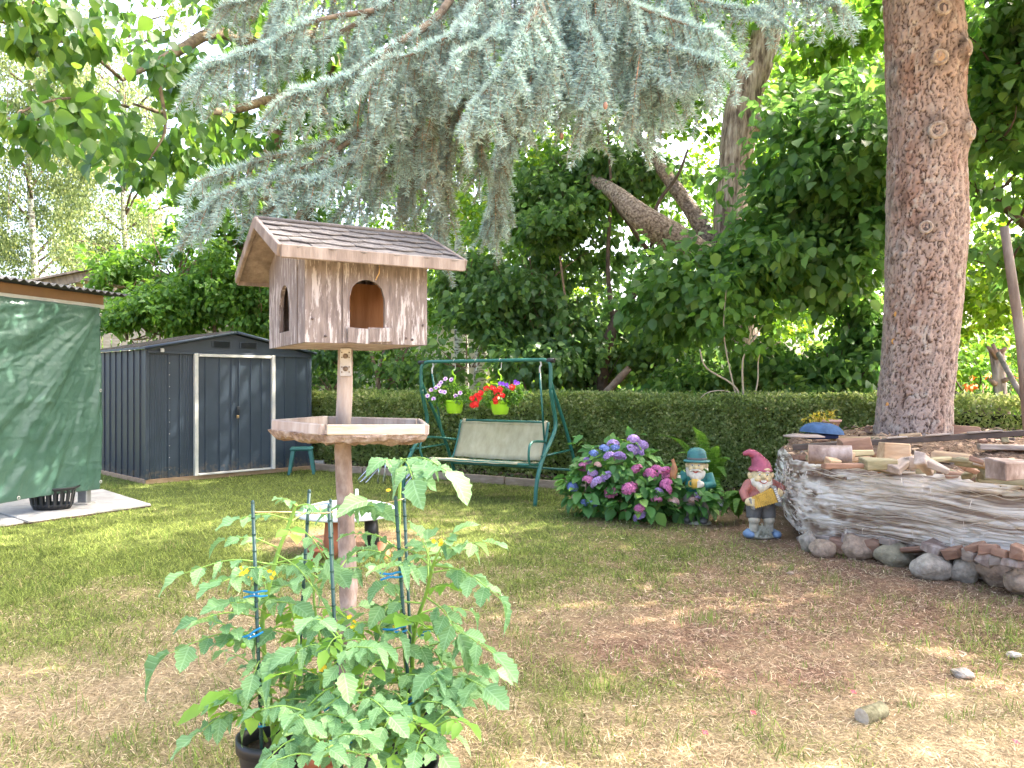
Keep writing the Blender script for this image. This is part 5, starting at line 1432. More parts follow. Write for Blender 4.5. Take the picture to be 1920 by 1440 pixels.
def bough(pxpts, r0, hang, dens=1.0, spread_=1.0, tip_first=True, hangvar=.5):
    """pxpts: (px,py,Y). hang = length of hanging branchlets (m) from base to tip"""
    pts = catmull([P(*q) for q in pxpts], 6)
    BOUGHS.tube([p-SP for p in pts], lerps([r0*.8, r0*.42, .004], len(pts)), 8)
    for i in range(len(pts)//5, len(pts)-1):
        NE['b'].append(tuple(pts[i])); NE['d'].append(tuple(pts[i+1]-pts[i])); NE['l'].append(.026+r0*.3); NE['a'].append(.2+.5*AGE[0])
        for q_ in range(2):
            dq = (pts[i+1]-pts[i]).normalized(); sv = dq.cross(Vector((0, 0, 1)))*random.choice((-1, 1))
            if random.random() < .8: twig(pts[i].lerp(pts[i+1], random.random()), (dq*.9+sv*random.uniform(.1, .9)+Vector((0, 0, random.uniform(.0, .35)))).normalized()*random.uniform(.07, .14), nl=.034, segs=2, droop=.7)
    tot = sum((pts[i+1]-pts[i]).length for i in range(len(pts)-1))
    n = int(tot/.050*dens)
    for i in range(n):
        f = (i+random.random())/n; g = f*(len(pts)-1); k = min(int(g), len(pts)-2)
        p = pts[k].lerp(pts[k+1], g-k); d = (pts[k+1]-pts[k]).normalized()
        side = d.cross(Vector((0, 0, 1))).normalized()*random.choice((-1, 1))
        h = (hang[0]*(1-f)+hang[1]*f)*random.uniform(1-hangvar, 1+hangvar*.6)
        L_ = max(h*1.12, .12)
        dirv = (side*random.uniform(.15, .8)*spread_ + d*random.uniform(.1, .7) + Vector((0, 0, -random.uniform(.25, 1.1)))).normalized()
        if L_ < .3:
            spray(p, dirv*L_)
        else:
            # a longer hanging side branch carrying sprays
            e = p; dd = dirv; m_ = int(L_/.10); path = [p]
            for j in range(m_):
                dd = (dd + Vector((0, 0, -.35))).normalized()
                e2 = e + dd*(L_/m_)
                sd = Vector((random.gauss(0, 1), random.gauss(0, .8), -.4)).normalized()
                spray(e2, (sd*.8+dd*.7).normalized()*random.uniform(.12, .22))
                NE['b'].append(tuple(e)); NE['d'].append(tuple(e2-e)); NE['l'].append(.020); NE['a'].append(min(1, AGE[0]+.6))
                e = e2; path.append(e)
            spray(e, dd*random.uniform(.15, .24))
            if len(path) > 1: WOOD.tube(path, [.006-.003*i/len(path) for i in range(len(path))], 4, cap=False)
    # leading shoot
    d = (pts[-1]-pts[-2]).normalized()
    spray(pts[-1], d*.2)
    for s_ in (-1, 1): spray(pts[-1], (d+d.cross(Vector((0, 0, 1)))*s_*.8).normalized()*.15)
HUB = (905, -120, 4.4)
B = [
 # upper left
 ([HUB, (760, -20, 4.3), (640, 60, 4.2), (520, 100, 4.1), (415, 115, 4.0)], .03, (.22, .18), 1.0),
 ([(700, 20, 4.2), (590, 40, 4.1), (500, 85, 4.0), (430, 110, 3.9), (385, 135, 3.9)], .02, (.20, .16), 1.0),
 ([(800, -60, 4.5), (640, -30, 4.5), (520, -10, 4.5), (440, 10, 4.5)], .02, (.2, .2), .9),
 # middle left
 ([HUB, (830, 20, 4.1), (740, 85, 3.9), (660, 140, 3.8), (600, 160, 3.75), (545, 180, 3.7)], .035, (.26, .17), 1.1),
 # lower left
 ([(845, 100, 4.1), (780, 190, 4.0), (690, 240, 3.9), (590, 275, 3.8), (500, 300, 3.75), (400, 330, 3.7)], .03, (.24, .14), 1.2),
 ([(690, 240, 3.9), (600, 300, 3.8), (500, 335, 3.7), (420, 365, 3.65), (378, 400, 3.65)], .02, (.18, .13), 1.2),
 ([(760, 220, 4.0), (690, 280, 3.85), (620, 325, 3.75), (560, 345, 3.7), (520, 380, 3.7)], .02, (.2, .15), 1.2),
 ([(780, 240, 4.1), (740, 300, 4.0), (700, 340, 3.95), (660, 370, 3.9)], .02, (.22, .17), 1.1),
 # central hanging curtain
 ([HUB, (860, 30, 4.3), (850, 130, 4.25), (840, 240, 4.2), (830, 330, 4.2), (825, 400, 4.2)], .04, (.36, .2), 1.4),
 ([(860, 60, 4.5), (800, 160, 4.5), (770, 260, 4.5), (755, 350, 4.5)], .02, (.36, .2), 1.2),
 ([(870, 60, 4.6), (900, 160, 4.6), (900, 240, 4.6)], .02, (.3, .2), 1.0),
 ([(830, 130, 3.9), (815, 220, 3.9), (808, 290, 3.9)], .015, (.2, .14), 1.0),
 # right of centre
 ([HUB, (900, -20, 4.0), (880, 40, 3.8), (800, 90, 3.7), (720, 120, 3.65)], .025, (.22, .18), 1.2),
 ([HUB, (940, 0, 3.9), (930, 60, 3.7), (870, 100, 3.6)], .02, (.18, .16), 1.2),
 ([(1000, -120, 4.2), (1010, -10, 3.8), (985, 60, 3.6), (935, 140, 3.5), (895, 190, 3.45)], .025, (.22, .18), 1.4),
 ([(1010, -10, 3.9), (1030, 60, 3.7), (1030, 110, 3.6), (1015, 160, 3.55)], .02, (.26, .18), 1.2),
 ([(1050, -120, 4.2), (1090, 0, 3.9), (1110, 70, 3.7), (1120, 140, 3.6)], .025, (.3, .2), 1.3),
 ([(1080, -80, 4.2), (1170, 10, 3.9), (1230, 70, 3.7), (1290, 100, 3.6), (1330, 115, 3.55)], .025, (.28, .15), 1.5),
 ([(1090, -60, 4.0), (1170, 60, 3.9), (1210, 120, 3.8), (1230, 150, 3.8)], .02, (.28, .2), 1.3),
 ([(1130, -100, 4.3), (1240, -30, 4.1), (1340, 10, 4.0), (1420, 20, 3.9)], .025, (.22, .14), 1.1),
 ([(1240, -100, 4.4), (1380, -50, 4.1), (1480, -10, 3.9), (1560, 10, 3.8)], .02, (.16, .11), 1.1),
 ([(960, -120, 4.7), (1080, -20, 4.8), (1200, 60, 4.8), (1290, 120, 4.8)], .02, (.32, .22), 1.2),
 ([(960, -60, 4.9), (1000, 60, 4.9), (960, 140, 4.9)], .02, (.3, .3), 1.0),
 # far dark hanging tip
 ([(960, 80, 5.6), (945, 180, 5.6), (935, 260, 5.6), (930, 350, 5.6), (935, 400, 5.6)], .03, (.30, .2), 1.7),
 ([(980, 100, 5.8), (950, 220, 5.8), (945, 330, 5.8), (915, 400, 5.8)], .02, (.24, .2), 1.3),
 ([(600, -90, 4.6), (700, -40, 4.5), (820, -10, 4.4)], .02, (.25, .25), 1.2),
 ([(930, -80, 4.0), (900, 0, 3.9), (850, 60, 3.8), (790, 110, 3.75), (740, 170, 3.7)], .025, (.24, .18), 1.3),
 ([(1060, -80, 4.0), (1150, -10, 3.8), (1240, 30, 3.7), (1330, 60, 3.6)], .02, (.24, .16), 1.4),
 ([(980, 20, 3.9), (1040, 80, 3.8), (1080, 120, 3.75)], .02, (.26, .2), 1.4),
 ([(1020, -60, 4.3), (1080, 60, 4.2), (1090, 130, 4.1), (1090, 190, 4.1)], .02, (.3, .2), 1.5),
 ([(1150, -60, 4.3), (1180, 60, 4.3), (1190, 130, 4.2), (1180, 180, 4.2)], .02, (.3, .2), 1.5),
 ([(1000, -60, 4.1), (970, 40, 4.0), (960, 110, 3.9), (975, 150, 3.9)], .02, (.28, .2), 1.4),
 ([(1250, -60, 4.1), (1280, 20, 4.0), (1300, 70, 3.9)], .02, (.28, .2), 1.3),
 ([(740, -60, 4.4), (690, 30, 4.4), (660, 90, 4.4)], .02, (.28, .2), 1.2),
 ([(560, -60, 4.2), (530, 10, 4.1), (520, 50, 4.1)], .02, (.24, .2), 1.2),
 ([(880, -60, 4.8), (1000, -40, 4.7), (1120, -30, 4.6), (1260, -40, 4.5)], .02, (.25, .25), 1.2),
]
for a in B:
    mp_ = a[0][len(a[0])//2]
    AGE[0] = .0+.42*math.exp(-(((mp_[0]-800)/110)**2+((mp_[1]-200)/130)**2))+(.22 if mp_[2] > 4.4 else 0)
    bough(*a[:4] if len(a) == 4 else a)
# the big limbs that carry them from the trunk
for q in (([(4.1, 7.7, 6.4), (3.0, 6.9, 6.1), (1.6, 5.8, 5.4), (.5, 5.0, 4.6), (-.16, 4.4, 4.06)], [.11, .09, .07, .05]), ([(4.1, 7.7, 6.1), (3.0, 6.4, 5.7), (1.6, 5.2, 4.9), (.4, 4.3, 4.0)], [.09, .07, .05, .03]), ([(1.6, 5.5, 4.8), (1.1, 4.7, 4.3), (.75, 4.4, 4.1)], [.05, .04, .03])):
    pp = catmull([Vector(x)-SP for x in q[0]], 6); BOUGHS.tube(pp, lerps(q[1], len(pp)), 10)
o = BOUGHS.build('boughs', M_bough if 'M_bough' in globals() else mk('spruce_bough', [(.35, (.09, .07, .05)), (.6, (.20, .16, .11))], scale=20, rough=.95, bump=.8, bscale=40), spruce); o['kind'] = 'stuff'
WOOD.v = [(x-SP.x, y-SP.y, z) for x, y, z in WOOD.v]
o = WOOD.build('twigs', plain('twig_brown', (.36, .21, .12), rough=.8, bump=0), spruce); o['kind'] = 'stuff'
def needles(b, d, nl, per_m, width):
    b = np.array(b); d = np.array(d); nl = np.array(nl); L_ = np.linalg.norm(d, axis=1)
    cnt = np.maximum(4, (L_*per_m).astype(int))
    idx = np.repeat(np.arange(len(b)), cnt); n = len(idx)
    t = rng.random(n)
    ax = d[idx]/(L_[idx][:, None]+1e-9)
    r = rand_unit(n); r -= ax*(r*ax).sum(1)[:, None]; r /= np.linalg.norm(r, axis=1, keepdims=True)+1e-9
    pos = b[idx]+d[idx]*t[:, None]
    ang = 1.05+.15*rng.normal(size=n)
    v = r*np.sin(ang)[:, None]+ax*np.cos(ang)[:, None]
    v[:, 2] += .12
    ln = nl[idx]*(.75+.45*rng.random(n))
    sd = np.cross(v, ax); sd /= np.linalg.norm(sd, axis=1, keepdims=True)+1e-9
    tw = rng.random(n)[:, None]*PI; sd = sd*np.cos(tw)+np.cross(sd, v)*np.sin(tw)
    V = np.stack([pos-sd*width/2, pos+sd*width/2, pos+v*ln[:, None]], 1).reshape(-1, 3)
    return V, np.arange(n*3).reshape(-1, 3), idx
V, Fa, ix = needles(NE['b'], NE['d'], NE['l'], 640, .0062)
ag = np.array(NE['a'])[ix][:, None]; rr_ = rng.random((len(ix), 1))
cy = np.array([.47, .64, .585])*(.8+.4*rr_); co = np.where(rr_ < .3, np.array([.24, .17, .10]), np.array([.19, .21, .13]))
cn = cy*(1-ag)+co*ag
cn = np.stack([cn*.75, cn*.75, cn*1.1], 1).reshape(-1, 3)
o = link('needles', fastmesh('needles', V-np.array(SP), Fa, False, cn), spruce, colmat('silver_blue_needles', trans=.3, rough=.55)); o['kind'] = 'stuff'
# upper crown: whorls of flat boughs hanging with needle tufts
cb_, cd_ = [], []
for lev in range(20):
    z = 5.6 + lev*.58; Rr = 4.6*(1-(z-5.6)/12.5)**.8
    for j in range(9):
        a = random.uniform(0, 2*PI); L_ = Rr*random.uniform(.7, 1.1)
        for k in range(int(L_/.28)):
            f = (k+.5)/int(L_/.28+1)
            p = np.array([SP.x+math.cos(a)*L_*f, SP.y+math.sin(a)*L_*f, z+.4*f-1.1*f*f])
            for q in range(5):
                sd = random.uniform(-1, 1)*.45*(1-f*.5)
                cb_.append(p+np.array([-math.sin(a)*sd, math.cos(a)*sd, -.05])); cd_.append(np.array([math.cos(a)*.1+random.gauss(0, .08), math.sin(a)*.1+random.gauss(0, .08), -random.uniform(.15, .45)]))
cb_ = np.array(cb_); cd_ = np.array(cd_)
sel = ~((np.abs(cb_[:, 0]/np.maximum(cb_[:, 1], .1)) < .72) & ((cb_[:, 2]-.6-CAMH)/np.maximum(cb_[:, 1], .1) < .52) & (cb_[:, 1] > 0))
sel &= rng.random(len(sel)) < .8
cb_, cd_ = cb_[sel], cd_[sel]
V, Fa, _i = needles(cb_, cd_, np.full(len(cb_), .13), 70, .05)
o = link('crown', fastmesh('crown', V-np.array(SP), Fa), spruce, L_spruce_in); o['kind'] = 'stuff'  # kept out of view, made dense to shade lawn and bird house
# small cones
for k, (px, py, Y) in enumerate([(1135, 198, 3.5), (1053, 255, 3.7)]):
    c = P(px, py, Y)-SP
    MB().ball(c, (.011, .011, .018), 8).build('cone', M_cut_red, spruce)

# ------------------------------------------------------------------ woodpile wrapped in frayed film
A_, B_, D_ = Vector((2.74, 7.15)), Vector((4.7, 4.2)), Vector((3.12, 8.9))
wp = thing('woodpile_mound', 'long heap of wood and earth wrapped in frayed whitish plastic film round the spruce', 'woodpile', (3.9, 7.0, 0))
WO = Vector((3.9, 7.0, 0))
path = catmull([Vector((*D_, 0)), Vector((2.93, 8.1, 0)), Vector((2.76, 7.45, 0)), Vector((2.86, 7.0, 0)), Vector((3.15, 6.52, 0)), Vector((3.6, 5.85, 0)), Vector((4.1, 5.1, 0)), Vector((*B_, 0)), Vector((5.6, 3.6, 0))], 12)
ps = np.array([tuple(p) for p in path]); seg = np.linalg.norm(np.diff(ps, axis=0), axis=1); cum = np.concatenate([[0], np.cumsum(seg)]); TOT = cum[-1]
def on_path(s):
    x = np.interp(s, cum, ps[:, 0]); y = np.interp(s, cum, ps[:, 1])
    x2 = np.interp(np.minimum(s+.03, TOT), cum, ps[:, 0]); y2 = np.interp(np.minimum(s+.03, TOT), cum, ps[:, 1])
    x1 = np.interp(np.maximum(s-.03, 0), cum, ps[:, 0]); y1 = np.interp(np.maximum(s-.03, 0), cum, ps[:, 1])
    dx, dy = x2-x1, y2-y1; l = np.hypot(dx, dy)
    return x, y, dy/l*-1*-1, -dx/l      # normal candidate
ns, nt_ = 420, 150
s = np.linspace(0, TOT, ns)[None, :].repeat(nt_, 0); tt = np.linspace(0, 1, nt_)[:, None].repeat(ns, 1)
x, y, nx1, ny1 = on_path(s)
sgn = np.sign((nx1*(WO.x-x)+ny1*(WO.y-y))); nx1 = -nx1*sgn; ny1 = -ny1*sgn
zb = .11+.03*np.sin(s*3)+.05*(fbm(s*2.5, 0*s, 3, 3)-.5)+.04*ss(2.5, 5.5, s); zt = .77+.04*(fbm(s*2, 0*s+8, 3, 3)-.5)+.02*ss(2, 5, s)
z = zb+(zt-zb)*tt
corner = np.exp(-((s-1.85)/.45)**2)
wave = (fbm(s*1.4, 0*s, 5, 3)-.5)*.16
st = fbm(s*1.1+wave*2, (z+wave)*34, 0, 4); st2 = fbm(s*2.2+9, (z+wave*1.3)*110, 4, 3)
crs = np.abs(fbm(s*3.0+z*4, z*9-s*2.0, 81, 3)-.5)
disp = .034*(st-.5)+.014*(st2-.5)-.03*np.clip(.09-crs, 0, 1)/.09+.09*np.sin(PI*tt)**.6 + .06*(fbm(s*1.2, z*2.5, 7, 3)-.5)
crump = np.abs(fbm(s*6, z*6, 12, 4)-.5)
disp = disp*(1-.5*corner) + corner*(.10*(.25-crump)+.06*(fbm(s*3, z*3, 33)-.5))
V = np.stack([x+nx1*disp-WO.x, y+ny1*disp-WO.y, z], -1).reshape(-1, 3)
ii = np.arange(ns*nt_).reshape(nt_, ns)
Fq = np.stack([ii[:-1, :-1], ii[:-1, 1:], ii[1:, 1:], ii[1:, :-1]], -1).reshape(-1, 4)
m_ = st*.62+st2*.38; m_ = m_*(1-corner)+corner*(.62-crump*1.2)
m_ = m_ + .34*(fbm(s*2.0+wave*5, z*7+s*.7, 44, 3)-.5)
w_ = ss(.35, .44, m_)[..., None]; w3 = ss(.42, .53, m_)[..., None]
col = np.array([.25, .17, .12])*(1-w_)+np.array([.42, .33, .25])*w_
col = col*(1-w3)+np.array([.78, .71, .62])*w3
dirt = ss(.5, .75, fbm(s*1.0, z*1.6, 71, 3))[..., None]*.35
col = col*(1-dirt)+np.array([.42, .34, .26])*dirt*col.mean(-1, keepdims=True)*2.2
M_film = colmat('frayed_film', trans=.12, rough=.5)
M_film.node_tree.nodes['Principled BSDF'].inputs['Specular IOR Level'].default_value = .5
link('plastic_film', fastmesh('film', V, Fq, True, col.reshape(-1, 3)), wp, M_film)
# loose ribbons and torn strips of film
rb = MB(); 
def strip(s0, z0, L_, slope, w, out):
    V = []; n = 12
    for i in range(n+1):
        f = i/n; sq = s0+L_*f; zq = z0+slope*f+.012*math.sin(f*9+s0*7)
        xx, yy, a, b = on_path(np.array(sq)); sg = -np.sign(a*(WO.x-xx)+b*(WO.y-yy))
        o_ = out+.10*math.sin(PI*min(max((zq-.15)/.62, 0), 1))**.6 + .015*math.sin(f*PI)
        ww = w*(.4+.6*math.sin(PI*(f*.9+.05)))
        V += [(xx+a*sg*o_-WO.x, yy+b*sg*o_-WO.y, zq-ww), (xx+a*sg*(o_+.006)-WO.x, yy+b*sg*(o_+.006)-WO.y, zq+ww)]
    rb.add(V, [(2*i, 2*i+2, 2*i+3, 2*i+1) for i in range(n)], True)
for i in range(230):
    strip(random.uniform(1.6, 5.6), random.uniform(.2, .76), random.uniform(.2, 1.0), random.uniform(-.08, .08), random.uniform(.001, .005), random.uniform(.008, .025))
for i in range(45):
    s0 = random.uniform(1.2, 5.5); z0 = random.choice([random.uniform(.15, .25), random.uniform(.2, .75)])
    strip(s0, z0, random.uniform(-.04, .05), -random.uniform(.04, .14), random.uniform(.003, .010), random.uniform(.03, .05))
for i in range(60):
    strip(random.uniform(1.3, 1.8), random.uniform(.2, .75), random.uniform(.05, .2), -random.uniform(.0, .15), random.uniform(.004, .02), random.uniform(.01, .04))
o = rb.build('loose_film', plain('white_film', (.76, .70, .63), rough=.4, var=.25, scale=9, bump=.3), wp); o['kind'] = 'stuff'
# earth and debris top
xs2 = np.linspace(2.5, 7.5, 130); ys2 = np.linspace(3.3, 10.2, 180)
X2, Y2 = np.meshgrid(xs2, ys2)
pl_ = [(p.x, p.y) for p in path] + [(7.6, 3.5), (7.6, 9.8), (3.6, 9.8)]
inside = in_poly(X2, Y2, pl_)
dmin = np.full(X2.shape, 9.0)
for p in path: dmin = np.minimum(dmin, np.hypot(X2-p.x, Y2-p.y))
dmin = np.minimum(dmin, np.hypot(np.clip(X2, 3.6, 9)-X2, Y2-9.8)+np.abs(Y2-9.8)*0)
Z2 = .75 + .22*ss(0, 1.0, dmin)+.10*(fbm(X2*2.5, Y2*2.5, 0, 4)-.5)+.05*(fbm(X2*14, Y2*14, 0, 3)-.5)
Z2 = np.where(inside, Z2, np.where(dmin < .09, .66, 0.3))
Z2 = Z2 - .16*ss(4.5, 5.4, X2)*inside*ss(5.4, 6.4, Y2)
ok = inside | (dmin < .08)
jj = np.arange(X2.size).reshape(X2.shape)
Fq = np.stack([jj[:-1, :-1], jj[:-1, 1:], jj[1:, 1:], jj[1:, :-1]], -1)
okf = (ok[:-1, :-1] & ok[:-1, 1:] & ok[1:, 1:] & ok[1:, :-1]).reshape(-1)
V2 = np.stack([X2-WO.x, Y2-WO.y, Z2], -1).reshape(-1, 3)
M_deb = mk('bark_debris', [(.3, (.09, .055, .035)), (.5, (.24, .15, .095)), (.7, (.42, .29, .19))], scale=30, rough=1, bump=1, bscale=60, bdist=.03)
link('debris_top', fastmesh('deb', V2, Fq.reshape(-1, 4)[okf], True), wp, M_deb)
def pile_z(x, y):
    d = min(math.hypot(x-p.x, y-p.y) for p in path)
    return .77+.22*float(ss(0, 1.0, d)) - .16*float(ss(4.5, 5.4, x)*ss(5.4, 6.4, y))
# inner core below the film (dark stacked wood seen at the foot)
core = MB(); 
for i in range(len(path)-1):
    a, b = path[i], path[i+1]
    ia = a+(WO-a).normalized()*.10; ib = b+(WO-b).normalized()*.10
    core.add([(ia.x-WO.x, ia.y-WO.y, 0), (ib.x-WO.x, ib.y-WO.y, 0), (ib.x-WO.x, ib.y-WO.y, .7), (ia.x-WO.x, ia.y-WO.y, .7)], [(0, 1, 2, 3)])
core.build('inner_face', M_deb, wp)
# chips on top
n = 4200
xx = 2.6+4*rng.random(n); yy = 4.2+5*rng.random(n); kk = in_poly(xx, yy, pl_); xx, yy = xx[kk], yy[kk]; n = len(xx)
dm = np.full(n, 9.0)
for p in path: dm = np.minimum(dm, np.hypot(xx-p.x, yy-p.y))
zz = .75+.22*ss(0, 1.0, dm)+.03
Tc = (np.array([[-.16, 0, 0], [.16, 0, 0], [.14, 1, .05], [-.15, 1, .02], [-.12, .05, .09], [.13, .06, .08], [.11, .95, .12], [-.1, .93, .1]]), np.array([[0, 1, 5, 4], [1, 2, 6, 5], [2, 3, 7, 6], [3, 0, 4, 7], [4, 5, 6, 7]]))
d = rand_unit(n); d[:, 2] *= .25; nn = rand_unit(n)*.5; nn[:, 2] += 1
Vc, Fc = scatter(Tc, np.stack([xx-WO.x, yy-WO.y, zz], 1), d, nn, .02+.07*rng.random(n)**3)
cc = np.where(rng.random((n, 1)) < .5, np.array([[.46, .31, .2]]), np.array([[.22, .14, .1]]))*(.6+.9*rng.random((n, 1)))
o = link('wood_chips', fastmesh('chips', Vc, Fc, False, np.repeat(cc, 8, axis=0)), wp, colmat('chips', trans=0)); o['kind'] = 'stuff'

# firewood lying on top, each piece a thing -----------------------------------
def onpile(px, py, z=None):
    z0 = z or .9
    for _ in range(4):
        Y = F*(CAMH-z0)/(py-720); x = (px-960)/F*Y
        if z is None: z0 = pile_z(x, Y)
    return Vector((x, Y, z0))
def wood(px, py, L_, h, d, ang, mat, label, tilt=0, z=None, name='firewood_piece', taper=.0, roll=0, up=.0):
    c = onpile(px, py-3); c.z += h*.5+up-.01
    m = MB().box((0, 0, 0), (L_, d, h), jit=min(h, d)*.2)
    if taper:
        m.v = [(v[0], v[1]*(1-taper*(v[0] > 0)), v[2]*(1-taper*(v[0] > 0 and v[2] > 0))) for v in m.v]
    o = m.build(name, mat, None, c, (roll, tilt, ang), bevel=.006)
    setp(o, label, 'firewood', 'firewood heaped on the mound'); return o
def roundlog(px, py, L_, r, ang, label, mat=None, tilt=0, up=0):
    c = onpile(px, py+6); c.z += r*.85+up
    t = thing('round_log', label, 'log', c, ang, 'firewood heaped on the mound')
    t.rotation_euler = (0, tilt, ang)
    n = 18; V = []; Fs = []
    for i in range(7):
        for k in range(n):
            a = 2*PI*k/n; rr = r*(1+.07*mnoise.noise(Vector((math.cos(a)*2, math.sin(a)*2, i*.7+px))))
            V.append((L_*(i/6-.5), rr*math.cos(a), rr*math.sin(a)))
    for i in range(6):
        for k in range(n): Fs.append((i*n+k, i*n+(k+1) % n, (i+1)*n+(k+1) % n, (i+1)*n+k))
    MB().add(V, Fs, True).build('bark', mat or M_bark_post, t)
    for sx_ in (-1, 1):
        MB().lathe([(r*1.0, 0), (r*.6, .003), (.001, .004)], (sx_*L_/2, 0, 0), 18, M=Matrix.Rotation(R(90*sx_), 3, 'Y')).build('cut_end', M_cut, t)
    return t
roundlog(1556, 862, .26, .062, -.35, 'round bark covered log with its cut end facing left at the mound edge')
wood(1506, 855, .15, .055, .12, .2, M_cut_red, 'reddish wooden block at the very left corner of the mound')
wood(1600, 864, .22, .13, .14, .12, M_cut_red, 'big reddish sawn block just right of the round log', tilt=-.05)
wood(1675, 860, .17, .10, .12, -.25, M_cut, 'orange cube-like offcut in the middle below the dark bar', z=.8)
wood(1647, 878, .21, .06, .10, .06, M_cut_green, 'mossy green split piece on the film edge', z=.76)
wood(1799, 856, .36, .10, .14, -.12, M_cut_red, 'long orange brown beam end with dark knots below the dark bar', z=.88)
wood(1782, 874, .30, .08, .10, -.75, M_cut, 'tilted pale wedge pointing at the viewer right of the middle', z=.8, tilt=.1)
wood(1735, 880, .15, .09, .07, .6, M_cut_grey, 'small grey upright splinter of wood left of the tilted wedge', z=.76, tilt=.5, taper=.4)
wood(1755, 882, .16, .05, .08, -.9, M_cut_grey, 'greyish split stick with pointed end next to the grey upright splinter', z=.76, tilt=.3, taper=.6)
wood(1712, 876, .12, .06, .08, .3, M_cut_grey, 'small grey chunk at the film edge under the sawn branch ends', z=.77)
wood(1633, 846, .14, .07, .10, .5, M_cut_red, 'dark reddish chunk between the big block and the orange offcut', z=.85)
wood(1690, 838, .28, .035, .10, .25, M_cut_grey, 'thin grey brown slat lying behind the orange offcut', z=.88)
wood(1580, 878, .25, .03, .06, .05, M_cut_red, 'thin red brown strip lying on the film edge by the round log', z=.78)
wood(1845, 868, .34, .05, .07, -.75, M_cut_green, 'mossy stick slanting down at the right of the tilted wedge', z=.83, tilt=.1)
wood(1857, 884, .16, .08, .08, .1, M_cut_green, 'short mossy block near the right end of the visible film', z=.80)
wood(1880, 848, .50, .05, .09, -.5, M_cut, 'long pale split lath at the right edge above the mossy stick', z=.92)
wood(1898, 868, .45, .05, .10, -.45, M_cut_green, 'greenish board running out of the picture at the right', z=.86)
wood(1900, 838, .50, .04, .12, -.4, M_cut_grey, 'flat grey board at the right edge beneath the dark bar', z=.98)
wood(1855, 836, .4, .045, .045, -.85, M_darkstem, 'dark bark stick lying at a slant below the right part of the bar', z=.97, name='firewood_stick')
wood(1905, 892, .3, .09, .12, .3, M_bark_post, 'dark mossy log half cut off by the right picture edge', z=.80)
wood(1752, 816, .24, .075, .10, .08, M_cut, 'bright yellow wooden block leaning on the spruce trunk foot', z=.98, up=.03)
wood(1797, 815, .34, .06, .12, -.15, M_cut_grey, 'brown slanted plank end right of the spruce trunk foot', z=.99, tilt=.18, up=.03)
wood(1622, 826, .66, .035, .12, .10, M_cut, 'long bright plank lying on the dark bar left of the trunk', z=.945, up=.02)
wood(1550, 834, .30, .03, .10, .12, M_cut_red, 'brown plank end carrying the long bright plank', z=.93, up=.0)
wood(1620, 800, .50, .03, .14, .2, M_cut_green, 'weathered plank with green moss left of the trunk foot', z=1.0)
wood(1590, 797, .28, .04, .2, -.2, M_board, 'pale flat board behind the blue cap', z=1.0)
wood(1625, 793, .26, .05, .10, -.1, M_cut, 'orange tinted board just left of the trunk foot', z=1.02)
wood(1508, 843, .15, .035, .16, .2, M_board, 'pale board end sticking out under the dark bar at the left', z=.90)
used_labels = set()
for k in range(60):
    px, py = random.uniform(1500, 1915), random.uniform(838, 880)
    if py < 850 and px < 1530: continue
    for _try in range(60):
     tone = random.randrange(4); lg = random.uniform(.07, .24); th_ = random.uniform(.02, .055); an_ = random.uniform(-1.4, 1.4); px = random.uniform(1505, 1915)
     lab = '%s %s %s scrap of wood %s on the %s of the mound' % (('short', 'long')[lg > .15], ('thin', 'thick')[th_ > .037], ('pale', 'reddish', 'grey', 'mossy')[tone], ('slanting away', 'slanting forwards')[an_ < 0], ('left end', 'left half', 'middle', 'right half', 'right end')[min(4, int((px-1500)/84))])
     if lab not in used_labels: break
    used_labels.add(lab)
    o = wood(px, py, lg, th_, random.uniform(.03, .08), an_, (M_cut, M_cut_red, M_cut_grey, M_cut_green)[tone], lab, tilt=random.uniform(-.3, .3), roll=random.uniform(-.4, .4), name='wood_scrap', taper=random.choice((0, .3, .5)))
    o['group'] = 'wood scraps loose on the mound'
# long dark bar
p0 = P(1486, 839, 6.95); p1 = P(1935, 811, 6.35); dd = p1-p0
o = MB().box((0, 0, 0), (dd.length+.0, .05, .05), jit=.002).build('long_bar', plain('dark_bar', (.075, .055, .045), rough=.7, var=.3, scale=10), None, (p0+p1)/2, dd.to_track_quat('X', 'Z').to_euler(), bevel=.005)
setp(o, 'long dark squared bar lying right across the top of the mound', 'bar')
for k, (px, ln) in enumerate([(1690, .16), (1765, .2), (1850, .26)]):
    f = (px-1486)/(1935-1486); c = p0.lerp(p1, f)+Vector((0, -.02, .034))
    o = MB().box((0, 0, 0), (ln, .05, .014), jit=.002).build('lath', M_cut_grey, None, c, dd.to_track_quat('X', 'Z').to_euler(), bevel=.003)
    setp(o, ['short lath on the dark bar in front of the spruce trunk', 'lath on the dark bar just right of the spruce trunk', 'longest lath on the dark bar near the right picture edge'][k], 'lath')
# blue cap on a board
c = P(1535, 812, 7.5)
cap = thing('blue_cap', 'blue denim sun cap lying on the left end of the mound', 'cap', c, .1)
n = 30; V = []; Fs = []
prof = [(.001, .105), (.07, .100), (.13, .075), (.165, .035), (.175, .0)]
MB().lathe(prof, n=28, sx=1.25, sy=.9).build('crown', plain('denim', (.05, .10, .19), rough=.9, var=.3, scale=14, bump=.5), cap, (.03, 0, .0), (0, .08, 0))
MB().add([(math.cos(a)*r_*1.0-.12, math.sin(a)*r_*.8-.03, zz) for r_, zz in ((.12, .0), (.24, -.02), (.24, -.032), (.12, -.012)) for a in [PI*.5+PI*1.1*k/12 for k in range(13)]],
         [(j*13+k, j*13+k+1, ((j+1) % 4)*13+k+1, ((j+1) % 4)*13+k) for j in range(4) for k in range(12)], True).build('peak', plain('denim_peak', (.36, .28, .23), rough=.8), cap)
